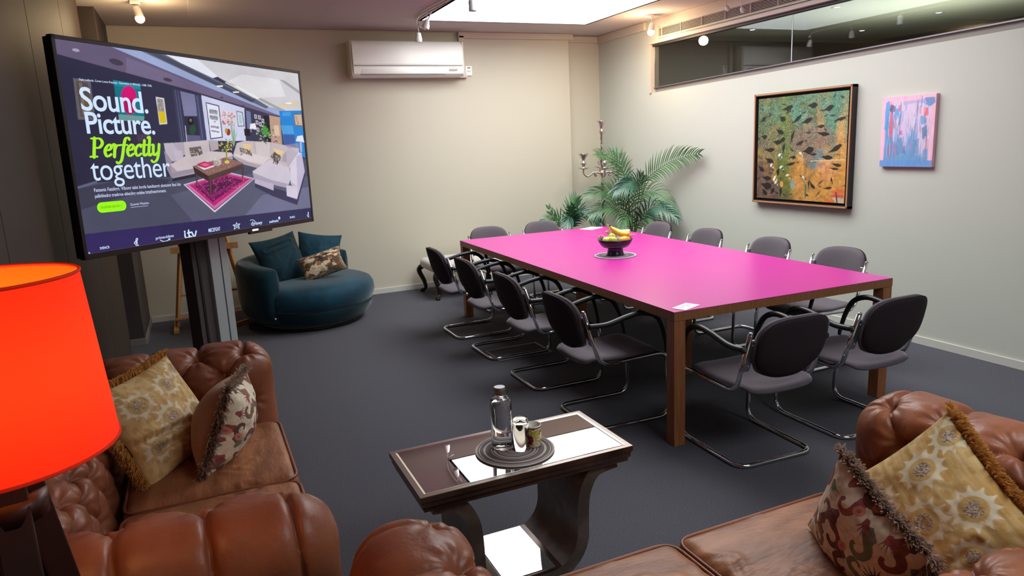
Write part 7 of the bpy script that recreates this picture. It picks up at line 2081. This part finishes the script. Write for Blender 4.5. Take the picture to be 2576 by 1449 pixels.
    ((86,96,50), 1, '1120,1020 1116,1015 1117,1005 1122,998 1127,999 1129,1007 1126,1017'),
    ((196,176,60), 1, '1129,1039 1129,1033 1133,1023 1138,1015 1141,1017 1139,1026 1134,1036'),
    ((120,130,60), 1, '1085,950 1082,947 1082,941 1085,937 1088,937 1089,942 1088,948'),
    ((214,196,110), 1, '1148,989 1143,988 1136,981 1133,972 1135,970 1142,974 1147,983'),
    ((86,96,50), 1, '1170,984 1165,984 1162,978 1164,972 1169,969 1173,972 1174,979'),
    ((196,176,60), 1, '1157,953 1152,952 1146,946 1143,938 1146,935 1152,939 1157,947'),
    ((120,130,60), 1, '1182,935 1181,928 1183,924 1188,924 1192,929 1191,935 1187,938'),
    ((214,196,110), 1, '1189,936 1185,939 1177,938 1172,934 1173,930 1179,929 1187,932'),
    ((86,96,50), 1, '1179,977 1174,978 1166,973 1161,966 1164,962 1171,964 1178,971'),
    ((196,176,60), 1, '1128,918 1124,919 1117,916 1112,912 1114,909 1120,909 1126,914'),
    ((120,130,60), 1, '1070,1024 1067,1024 1062,1020 1060,1015 1062,1012 1067,1014 1070,1019'),
    ((214,196,110), 1, '1147,922 1148,915 1154,906 1162,903 1165,907 1161,916 1153,923'),
    ((86,96,50), 1, '1122,1006 1119,1001 1120,992 1125,986 1131,988 1132,996 1128,1004'),
    ((196,176,60), 1, '1069,968 1069,961 1073,956 1078,957 1081,963 1078,969 1073,971'),
    ((120,130,60), 1, '1124,1020 1121,1012 1125,1004 1132,1000 1137,1005 1137,1014 1131,1020'),
    ((214,196,110), 1, '1100,1037 1096,1038 1091,1033 1088,1027 1090,1024 1095,1027 1100,1032'),
    ((86,96,50), 1, '1145,944 1141,948 1135,948 1130,944 1131,939 1137,937 1143,940'),
    ((196,176,60), 1, '1092,959 1092,951 1098,944 1105,943 1109,949 1106,958 1098,962'),
    ((120,130,60), 1, '1094,1034 1088,1035 1082,1029 1083,1020 1088,1015 1095,1018 1098,1026'),
    ((214,196,110), 1, '1182,1021 1175,1021 1170,1014 1169,1005 1174,1001 1181,1004 1184,1013'),
    ((86,96,50), 1, '1186,958 1185,954 1187,948 1191,946 1194,949 1194,954 1190,959'),
    ((196,176,60), 1, '1131,1025 1130,1017 1135,1009 1143,1008 1147,1014 1144,1022 1137,1027'),
    ((120,130,60), 1, '1105,1028 1101,1032 1094,1030 1091,1025 1093,1019 1099,1018 1104,1022'),
    ((214,196,110), 1, '1167,924 1163,929 1154,929 1148,925 1149,920 1156,917 1164,919'),
    ((86,96,50), 1, '1122,960 1122,954 1128,945 1134,938 1136,940 1132,949 1126,958'),
    ((196,176,60), 1, '1088,961 1085,955 1088,946 1094,942 1099,945 1099,954 1094,961'),
    ((120,130,60), 1, '1150,983 1145,984 1137,980 1132,973 1134,970 1141,972 1148,978'),
    ((214,196,110), 1, '1052,972 1054,966 1059,963 1064,966 1065,972 1060,977 1054,977'),
    ((86,96,50), 1, '1182,985 1185,980 1193,977 1199,977 1200,981 1194,986 1186,987'),
    ((110,140,110), 0.8, '1198,773 1202,772 1208,971 1203,971'),
    ((150,180,150), 0.8, '1200,779 1203,779 1208,971 1203,971'),
    ((110,140,110), 0.8, '1217,974 1220,974 1208,971 1203,971'),
    ((150,180,150), 0.8, '1215,811 1218,811 1208,971 1203,971'),
    ((110,140,110), 0.8, '1198,690 1201,690 1208,971 1203,971'),
    ((150,180,150), 0.8, '1180,896 1183,896 1208,971 1203,971'),
    ((110,140,110), 0.8, '1209,904 1212,904 1208,971 1203,971'),
    ((150,180,150), 0.8, '1225,770 1228,770 1208,971 1203,971'),
    ((110,140,110), 0.8, '1187,774 1190,774 1208,971 1203,971'),
    ((150,180,150), 0.8, '1162,1005 1165,1005 1208,971 1203,971'),
    ((110,140,110), 0.8, '1221,774 1224,773 1208,971 1203,971'),
    ((150,180,150), 0.8, '1261,771 1264,771 1208,971 1203,971'),
    ((110,140,110), 0.8, '1226,793 1229,793 1208,971 1203,971'),
    ((150,180,150), 0.8, '1223,774 1227,773 1208,971 1203,971'),
    ((110,140,110), 0.8, '1210,950 1213,950 1208,971 1203,971'),
    ((150,180,150), 0.8, '1204,594 1207,594 1208,971 1203,971'),
    ((110,140,110), 0.8, '1241,826 1244,826 1208,971 1203,971'),
    ((150,180,150), 0.8, '1234,781 1238,781 1208,971 1203,971'),
    ((110,140,110), 0.8, '1230,990 1234,990 1208,971 1203,971'),
    ((150,180,150), 0.8, '1179,877 1183,876 1208,971 1203,971'),
    ((110,140,110), 0.8, '1213,652 1216,652 1208,971 1203,971'),
    ((150,180,150), 0.8, '1200,866 1203,866 1208,971 1203,971'),
    ((110,140,110), 0.8, '1193,684 1196,684 1208,971 1203,971'),
    ((150,180,150), 0.8, '1240,811 1243,811 1208,971 1203,971'),
    ((110,140,110), 0.8, '1231,695 1235,695 1208,971 1203,971'),
    ((150,180,150), 0.8, '1196,820 1199,820 1208,971 1203,971'),
    ((150,40,30), 1, '1187,815 1185,828 1180,840 1174,849 1168,854 1161,854 1155,849 1151,841 1149,829 1149,816 1151,803 1156,791 1162,782 1168,777 1175,777 1181,782 1185,790 1187,802'),
    ((186,140,40), 1, '1163,800 1161,811 1158,820 1154,827 1150,831 1146,831 1142,827 1139,821 1138,811 1138,801 1140,790 1143,781 1147,774 1151,770 1156,770 1159,774 1162,780 1163,790'),
    ((90,150,70), 1, '1558,846 1554,841 1554,829 1557,819 1561,819 1564,828 1562,840'),
    ((60,120,60), 1, '1497,826 1500,820 1510,814 1518,813 1520,818 1512,825 1502,828'),
    ((150,190,120), 1, '1564,786 1558,791 1547,791 1539,785 1541,778 1550,775 1561,778'),
    ((90,150,70), 1, '1566,817 1564,809 1568,798 1577,793 1582,797 1581,807 1574,816'),
    ((60,120,60), 1, '1594,842 1587,848 1576,845 1570,837 1573,828 1584,826 1593,833'),
    ((150,190,120), 1, '1515,772 1511,780 1502,781 1495,776 1496,768 1504,763 1512,765'),
    ((90,150,70), 1, '1549,809 1544,813 1537,811 1535,805 1537,799 1544,798 1549,803'),
    ((60,120,60), 1, '1544,704 1539,700 1539,694 1544,690 1551,692 1555,697 1551,703'),
    ((150,190,120), 1, '1554,903 1549,909 1544,909 1542,902 1546,895 1551,891 1555,895'),
    ((90,150,70), 1, '1573,847 1569,842 1570,836 1576,833 1582,835 1584,842 1580,846'),
    ((60,120,60), 1, '1521,948 1524,940 1530,937 1536,941 1537,948 1532,954 1525,954'),
    ((150,190,120), 1, '1515,817 1509,820 1504,817 1504,810 1509,804 1515,804 1518,810'),
    ((90,150,70), 1, '1580,867 1573,867 1564,859 1559,850 1562,846 1571,851 1578,860'),
    ((60,120,60), 1, '1486,846 1481,849 1470,847 1463,843 1464,839 1473,838 1483,842'),
    ((150,190,120), 1, '1443,841 1437,836 1436,824 1441,814 1448,814 1452,823 1450,836'),
    ((90,150,70), 1, '1552,924 1548,924 1543,919 1543,912 1546,909 1551,913 1554,919'),
    ((60,120,60), 1, '1461,914 1457,908 1459,896 1465,887 1470,889 1472,899 1467,910'),
    ((150,190,120), 1, '1582,851 1575,851 1569,842 1570,832 1575,828 1582,833 1585,844'),
    ((90,150,70), 1, '1500,805 1492,806 1486,798 1486,788 1492,784 1500,788 1503,797'),
    ((60,120,60), 1, '1564,853 1560,859 1553,860 1550,854 1552,847 1557,843 1563,845'),
    ((150,190,120), 1, '1637,743 1633,750 1627,752 1623,746 1624,738 1630,734 1635,736'),
    ((90,150,70), 1, '1534,805 1529,801 1529,791 1534,783 1540,783 1543,791 1541,801'),
    ((60,120,60), 1, '1562,748 1556,750 1547,747 1541,740 1543,735 1552,736 1561,742'),
    ((150,190,120), 1, '1587,854 1583,848 1585,838 1590,830 1595,831 1596,840 1592,850'),
    ((90,150,70), 1, '1509,922 1502,923 1498,919 1499,912 1505,908 1510,909 1512,915'),
    ((60,120,60), 1, '1558,771 1553,769 1551,763 1553,756 1558,755 1561,759 1561,767'),
    ((150,190,120), 1, '1578,854 1574,857 1567,858 1561,855 1561,852 1567,849 1575,850'),
    ((90,150,70), 1, '1523,719 1521,713 1525,705 1531,700 1536,703 1535,711 1529,719'),
    ((60,120,60), 1, '1669,863 1664,861 1659,851 1657,842 1661,839 1667,846 1671,856'),
    ((150,190,120), 1, '1582,820 1576,824 1566,823 1558,818 1559,813 1568,811 1579,814'),
    ((90,150,70), 1, '1536,844 1532,839 1533,832 1538,828 1544,830 1546,837 1542,843'),
    ((60,120,60), 1, '1625,796 1619,794 1615,785 1616,776 1621,773 1627,779 1629,789'),
    ((150,190,120), 1, '1592,707 1593,698 1599,692 1607,693 1610,701 1606,709 1598,711'),
    ((90,150,70), 1, '1555,842 1559,834 1567,831 1575,834 1575,842 1569,848 1560,848'),
    ((60,120,60), 1, '1555,854 1549,857 1543,854 1543,846 1548,841 1554,841 1557,847'),
    ((150,190,120), 1, '1463,825 1459,829 1454,828 1453,823 1456,817 1461,816 1464,819'),
    ((90,150,70), 1, '1587,854 1580,858 1575,855 1576,848 1581,841 1588,841 1590,846'),
    ((60,120,60), 1, '1635,873 1636,866 1644,857 1653,854 1656,859 1651,868 1641,875'),
    ((150,190,120), 1, '1645,872 1644,865 1650,856 1657,853 1662,858 1659,867 1652,873'),
    ((90,150,70), 1, '1614,781 1609,777 1609,770 1615,766 1622,768 1625,774 1621,780'),
    ((60,120,60), 1, '1544,869 1541,866 1540,858 1542,851 1546,850 1548,856 1548,865'),
    ((150,190,120), 1, '1533,807 1533,801 1538,793 1544,789 1547,792 1544,800 1538,806'),
    ((90,150,70), 1, '1502,845 1501,839 1504,827 1509,819 1512,820 1511,829 1507,841'),
    ((60,120,60), 1, '1535,855 1532,849 1534,836 1540,825 1544,826 1545,837 1541,850'),
    ((150,190,120), 1, '1557,828 1552,827 1548,821 1549,813 1554,811 1559,815 1560,822'),
    ((90,150,70), 1, '1573,860 1566,858 1560,848 1559,837 1564,834 1571,841 1575,852'),
    ((60,120,60), 1, '1579,794 1578,789 1580,784 1585,782 1588,785 1588,790 1583,794'),
    ((150,190,120), 1, '1591,848 1583,852 1574,849 1570,840 1574,833 1583,832 1591,839'),
    ((90,150,70), 1, '1568,778 1560,779 1555,773 1556,764 1563,759 1570,762 1573,771'),
    ((60,120,60), 1, '1519,929 1515,934 1509,934 1506,930 1508,923 1513,920 1518,923'),
    ((70,150,60), 1, '1507,746 1545,724 1570,848 1515,849'),
    ((238,234,238), 1, '1394,712 1439,701 1447,772 1375,772'),
    ((60,54,64), 1, '1402,774 1408,773 1403,899 1395,899'),
    ((28,24,30), 1, '1320,771 1380,772 1376,857 1320,853'),
    ((222,222,236), 1, '1896,851 1961,838 1977,933 1871,915'),
    ((180,176,206), 1, '1918,933 1942,933 1936,1058 1915,1057'),
    ((150,140,170), 0.6, '1730,964 1898,942 1914,1000 1777,1009'),
    ((206,170,170), 0.8, '1470,877 1490,879 1487,892 1469,888'),
    ((90,70,80), 0.8, '1529,913 1549,915 1546,928 1528,924'),
    ((230,210,200), 0.8, '1567,866 1588,868 1585,881 1566,877'),
    ((50,40,60), 0.8, '1512,920 1533,922 1530,935 1511,930'),
    ((206,170,170), 0.8, '1637,888 1658,890 1655,903 1636,899'),
    ((90,70,80), 0.8, '1487,887 1508,889 1505,901 1486,897'),
    ((230,210,200), 0.8, '1476,847 1496,848 1493,861 1475,857'),
    ((50,40,60), 0.8, '1547,840 1568,842 1565,855 1546,851'),
    ((206,170,170), 0.8, '1473,887 1493,889 1490,901 1472,897'),
    ((90,70,80), 0.8, '1642,855 1663,857 1660,870 1641,866'),
    ((230,210,200), 0.8, '1652,846 1673,848 1670,861 1651,857'),
    ((50,40,60), 0.8, '1555,869 1576,871 1573,884 1554,879'),
    ((206,170,170), 0.8, '1634,887 1655,889 1652,902 1633,897'),
    ((90,70,80), 0.8, '1589,841 1610,842 1607,855 1588,851'),
    ((230,210,200), 0.8, '1501,859 1521,861 1518,874 1500,870'),
    ((50,40,60), 0.8, '1613,917 1634,919 1631,932 1612,928'),
    ((206,170,170), 0.8, '1665,915 1687,917 1683,930 1664,926'),
    ((90,70,80), 0.8, '1642,914 1663,916 1660,929 1641,925'),
    ((230,210,200), 0.8, '1608,838 1629,840 1626,853 1607,849'),
    ((50,40,60), 0.8, '1487,841 1507,842 1504,855 1486,851'),
    ((206,170,170), 0.8, '1616,900 1637,902 1634,915 1615,911'),
    ((90,70,80), 0.8, '1495,861 1515,862 1512,875 1494,871'),
    ((230,210,200), 0.8, '1487,915 1507,917 1504,930 1486,926'),
    ((50,40,60), 0.8, '1632,900 1654,902 1651,915 1631,911'),
    ((44,38,84), 1, '4,1761 2001,1813 2018,1997 5,1995'),
    ((52,40,96), 0.6, '4,1761 514,1774 517,2010 5,1995'),
    ((46,46,80), 0.7, '1075,1787 2001,1813 2018,1997 1057,1982'),
)
def tv_picture():
    W_, H_ = 1360, 770; img = np.zeros((H_, W_, 3)); yy, xx = np.mgrid[0:H_, 0:W_]
    g = (xx / W_)[..., None]; img[:] = L3((40, 38, 62)) * (1 - g) + L3((62, 60, 88)) * g
    for c, a, s in TV_POLYS:
        P = [tuple(float(q) / 2000 for q in w.split(',')) for w in s.split()]
        fill(img, P, c, a)
    rg = np.random.default_rng(1); img *= (0.93 + 0.14 * rg.random((H_, W_, 1))) * (0.86 + 0.28 * fbm(H_, W_, 7, rg, 4)[..., None])
    return img.reshape(H_ // 2, 2, W_ // 2, 2, 3).mean((1, 3))
M_SCREEN = bpy.data.materials.new('lit_screen'); M_SCREEN.use_nodes = True
nt = M_SCREEN.node_tree; pbs = nt.nodes['Principled BSDF']
at_ = nt.nodes.new('ShaderNodeAttribute'); at_.attribute_name = 'Col'
pbs.inputs['Base Color'].default_value = (0.01, 0.01, 0.012, 1); pbs.inputs['Roughness'].default_value = 0.22; pbs.inputs['Specular IOR Level'].default_value = 0.12
nt.links.new(at_.outputs['Color'], pbs.inputs['Emission Color']); pbs.inputs['Emission Strength'].default_value = 1.0
M_SCRW = mat('lit_white_lettering', (20, 20, 22), 0.3, emit=((206, 228, 255), 1.0))
M_SCRG = mat('lit_lime_lettering', (20, 22, 10), 0.3, emit=((164, 236, 30), 1.0))
M_SCRD = mat('lit_dark_lettering', (10, 14, 6), 0.3, emit=((74, 120, 6), 1.0))
M_SCRP = mat('lit_pale_lettering', (20, 20, 22), 0.3, emit=((196, 206, 240), 1.0))
u0, u1, v0, v1 = BZ / TW, 1 - BZ / TW, BZ / TH, 1 - BZB / TH
pic = tv_picture(); hh_, ww_ = pic.shape[:2]
pic = pic[int(v0 * hh_):int(v1 * hh_) + 1, int(u0 * ww_):int(u1 * ww_) + 1]
YS = -0.0070
scr = canvas('screen', tv, pic, 0, TW * (u1 - u0), TH * (v1 - v0), (1, 0, 0), ((u0 - .5) * TW, YS, (.5 - v1) * TH), M_SCREEN)
def sx_(u): return (u - .5) * TW
def sz_(v): return (.5 - v) * TH
YT = YS - 0.0009
def stext(name, s, u, v, w, h, m=M_SCRW, shear=0.0, bold=0.0, sp=1.0):
    return text_mesh(name, s, m, scr, (sx_(u), YT, sz_(v)), (1, 0, 0), (0, 0, 1), width=w * TW, height=h * TH, shear=shear, bold=bold, spacing=sp)
stext('headline', 'Sound.', .0566, .3193, .2130, .106, bold=0.015, sp=0.95)
stext('headline', 'Picture.', .0620, .4230, .2220, .100, bold=0.015, sp=0.95)
stext('headline', 'together', .0559, .6400, .2660, .108, sp=0.95)
stext('small_print', 'Oplo noforak. Conto Lome Deysnas \u00b7 Duowatisn A SPRAGS. 1ABE 1938.', .0612, .1884, .2325, .0100, bold=0.01)
stext('small_print', 'Fatsenis Fatsligrt. Vibong talst bogla batdsangt alotosnt fast kin', .0571, .6915, .2968, .0165, M_SCRP, bold=0.015)
stext('small_print', 'palbitkedcn traskroe ebiecling onlsbe httsthwartvment.', .0571, .7190, .2388, .0165, M_SCRP, bold=0.015)
stext('link_text', 'Gourtie Weetios', .1638, .7712, .0638, .0120, M_SCRP, bold=0.012)
def quads(name, rects, m, y=YT):
    bm = bmesh.new()
    for P in rects: bm.faces.new([bm.verts.new((sx_(u), y, sz_(v))) for u, v in P])
    for f in bm.faces: f.normal_update()
    return obj(name, bm, m, scr, smooth=False)
quads('underline', [[(.164, .7788), (.2235, .7788), (.2235, .7808), (.164, .7808)]], M_SCRP)
pill = [(.0825 - .0245 * math.cos(a) * 0.57 + 0, .7667 - .0245 * math.sin(a)) for a in np.linspace(-PI / 2, PI / 2, 14)]
pill = [(.0723 - .0139 * math.cos(a), .7667 + .0245 * math.sin(a)) for a in np.linspace(-PI / 2, PI / 2, 14)] + [(.1365 + .0139 * math.cos(a), .7667 + .0245 * math.sin(a)) for a in np.linspace(PI / 2, -PI / 2, 14)]
quads('button_shape', [pill], mat('lit_lime_button', (20, 26, 6), 0.3, emit=((146, 240, 0), 1.05)))
text_mesh('button_text', 'OUCBCERA NOCOO  2', M_SCRD, scr, (sx_(.0680), YT - 0.0006, sz_(.7715)), (1, 0, 0), (0, 0, 1), width=.068 * TW, height=.0105 * TH)
# pen-drawn lettering: a broad nib, thick on the down-strokes
def ribbon(bm, pts, wthin, wthick, n=7, y=YT):
    P = smooth_path([(x, 0, z) for x, z in pts], n) if len(pts) > 2 else [Vector((pts[0][0], 0, pts[0][1])), Vector((pts[1][0], 0, pts[1][1]))]
    Lr = []
    for i, p in enumerate(P):
        tg = P[min(i + 1, len(P) - 1)] - P[max(i - 1, 0)]; tg.normalize()
        w = (wthin + (wthick - wthin) * abs(tg.z) ** 1.3) / 2
        nn = Vector((tg.z, 0, -tg.x)); Lr.append((p + nn * w, p - nn * w, w))
    for (a, b_, _), (c, d, _) in zip(Lr, Lr[1:]):
        try: bm.faces.new([bm.verts.new((q.x, y, q.z)) for q in (a, c, d, b_)])
        except ValueError: pass
    for p, w in ((P[0], Lr[0][2]), (P[-1], Lr[-1][2])):
        bm.faces.new([bm.verts.new((p.x + w * math.cos(a), y, p.z + w * math.sin(a))) for a in np.linspace(0, 2 * PI, 13)[:-1]])
GLY = {
    'P': (1.06, [[(.34, .02), (.34, 1.44)], [(.34, 1.42), (.74, 1.40), (.94, 1.08), (.74, .74), (.40, .72)], [(.06, .04), (.60, .04)], [(.08, 1.42), (.36, 1.42)]]),
    'e': (.66, [[(.12, .50), (.44, .56), (.58, .78), (.42, .95), (.18, .72), (.10, .38), (.28, .04), (.60, .20)]]),
    'r': (.56, [[(.02, .92), (.18, .92), (.18, .02)], [(.18, .55), (.34, .86), (.58, .90)]]),
    'f': (.56, [[(.78, 1.38), (.66, 1.50), (.46, 1.40), (.36, .95), (.28, .2), (.18, -.3), (-.02, -.52), (-.18, -.44)], [(.06, .92), (.64, .92)]]),
    'c': (.60, [[(.54, .80), (.42, .95), (.18, .72), (.10, .38), (.28, .04), (.58, .20)]]),
    't': (.46, [[(.24, 1.26), (.20, .30), (.30, .04), (.52, .18)], [(.0, .92), (.50, .92)]]),
    'l': (.42, [[(.04, 1.50), (.22, 1.50), (.18, .30), (.28, .04), (.48, .18)]]),
    'y': (.72, [[(.0, .90), (.14, .90), (.16, .34), (.30, .06), (.58, .30)], [(.66, .94), (.62, .1), (.48, -.36), (.22, -.52), (.04, -.40)]]),
}
def lettering(name, s, u, v, w, xh, m, slant=0.20, wthin=.12, wthick=.25):
    adv = sum(GLY[c][0] for c in s); kx = w * TW / adv; kz = xh * TH; bm = bmesh.new(); x = 0
    for c in s:
        a, strokes = GLY[c]
        for st_ in strokes:
            pts = [((x + px + slant * pz * kz / kx), pz) for px, pz in st_]
            ribbon(bm, [(sx_(u) + px * kx, sz_(v) + pz * kz) for px, pz in pts], wthin * kx, wthick * kx)
        x += a
    for f in bm.faces: f.normal_update()
    return obj(name, bm, m, scr, smooth=False)
lettering('headline', 'Perfectly', .0580, .5325, .2300, .060, M_SCRG)
# row of channel logos along the bottom
stext('logo', 'SVENCR', .0485, .9610, .0300, .0120, bold=0.02)
bm = bmesh.new()
def dot(u, v, r, y=YT): bm.faces.new([bm.verts.new((sx_(u) + r * math.cos(a), y, sz_(v) + r * math.sin(a))) for a in np.linspace(0, 2 * PI, 17)[:-1]])
for pts in ([(.166, .947), (.160, .952), (.161, .960), (.167, .961), (.169, .954), (.165, .946)], [(.166, .947), (.167, .938), (.170, .934), (.172, .938), (.170, .945), (.167, .948)], [(.165, .953), (.166, .956)]):
    ribbon(bm, [(sx_(a), sz_(b_)) for a, b_ in pts], .0036, .0055)
for f in bm.faces: f.normal_update()
lg = obj('logo', bm, M_SCRW, scr, smooth=False)
stext('logo', '38', .1618, .9755, .0110, .0110, bold=0.03)
stext('logo', 'prime', .2350, .9555, .0330, .0150, bold=0.012); stext('logo', 'sideos', .2700, .9552, .0320, .0150, bold=0.012)
bm = bmesh.new(); ribbon(bm, [(sx_(a), sz_(b_)) for a, b_ in ((.2510, .9620), (.2580, .9690), (.2680, .9712), (.2780, .9690), (.2850, .9630))], .004, .006)
ribbon(bm, [(sx_(.2865), sz_(.9610)), (sx_(.2800), sz_(.9625))], .004, .004); ribbon(bm, [(sx_(.2865), sz_(.9610)), (sx_(.2856), sz_(.9690))], .004, .004)
for f in bm.faces: f.normal_update()
obj('logo_smile', bm, M_SCRW, scr, smooth=False)
bm = bmesh.new()   # rounded joined-up lower-case letters
for pts in ([(.3460, .9480), (.3455, .9640), (.3500, .9720), (.3580, .9715), (.3650, .9650)], [(.3620, .9330), (.3615, .9640), (.3660, .9720), (.3720, .9700)], [(.3570, .9470), (.3690, .9462)], [(.3740, .9460), (.3800, .9690), (.3850, .9690), (.3920, .9440)]):
    ribbon(bm, [(sx_(a), sz_(b_)) for a, b_ in pts], .0095, .0105)
dot(.3460, .9375, .0062)
for f in bm.faces: f.normal_update()
obj('logo', bm, M_SCRW, scr, smooth=False)
stext('logo', 'MECEFGHT', .4438, .9605, .0520, .0205, bold=0.02)
bm = bmesh.new()
sp_ = [(.5735, .9300), (.5755, .9405), (.5890, .9405), (.5800, .9500), (.5845, .9670), (.5720, .9580), (.5590, .9670), (.5635, .9510), (.5555, .9420), (.5700, .9410)]
for a, b_ in zip(sp_, sp_[1:] + sp_[:1]): ribbon(bm, [(sx_(a[0]), sz_(a[1])), (sx_(b_[0]), sz_(b_[1]))], .0038, .0045)
for f in bm.faces: f.normal_update()
obj('logo', bm, M_SCRW, scr, smooth=False)
stext('logo', 'STARNG', .5605, .9545, .0250, .0095, bold=0.02)
bm = bmesh.new()
for pts in ([(.6415, .9300), (.6480, .9275), (.6590, .9320), (.6650, .9450), (.6590, .9600), (.6510, .9620), (.6450, .9550), (.6470, .9470), (.6560, .9480), (.6640, .9540)], [(.6530, .9400), (.6530, .9590)]):
    ribbon(bm, [(sx_(a), sz_(b_)) for a, b_ in pts], .0034, .0056)
for f in bm.faces: f.normal_update()
obj('logo', bm, M_SCRW, scr, smooth=False); stext('logo', 'isney', .6665, .9610, .0360, .0200, shear=0.25, bold=0.02)
stext('logo', 'selteis', .7383, .9635, .0510, .0165, bold=0.02)
bm = bmesh.new(); dot(.7952, .9420, .0105)
for f in bm.faces: f.normal_update()
obj('logo_dot', bm, M_SCRW, scr, smooth=False)
stext('logo', 'SNRS', .8555, .9550, .0305, .0125, bold=0.02)
bm = bmesh.new()
for pts in ([(.9690, .9480), (.9630, .9500), (.9625, .9580), (.9680, .9610), (.9720, .9560), (.9690, .9470)], [(.9690, .9480), (.9690, .9380), (.9705, .9310), (.9720, .9380), (.9700, .9470)], [(.9700, .9600), (.9715, .9680)]):
    ribbon(bm, [(sx_(a), sz_(b_)) for a, b_ in pts], .0036, .0050)
for f in bm.faces: f.normal_update()
obj('logo', bm, M_SCRW, scr, smooth=False)
stext('corner_mark', 'b', .0135, .9720, .0045, .0090, bold=0.02)
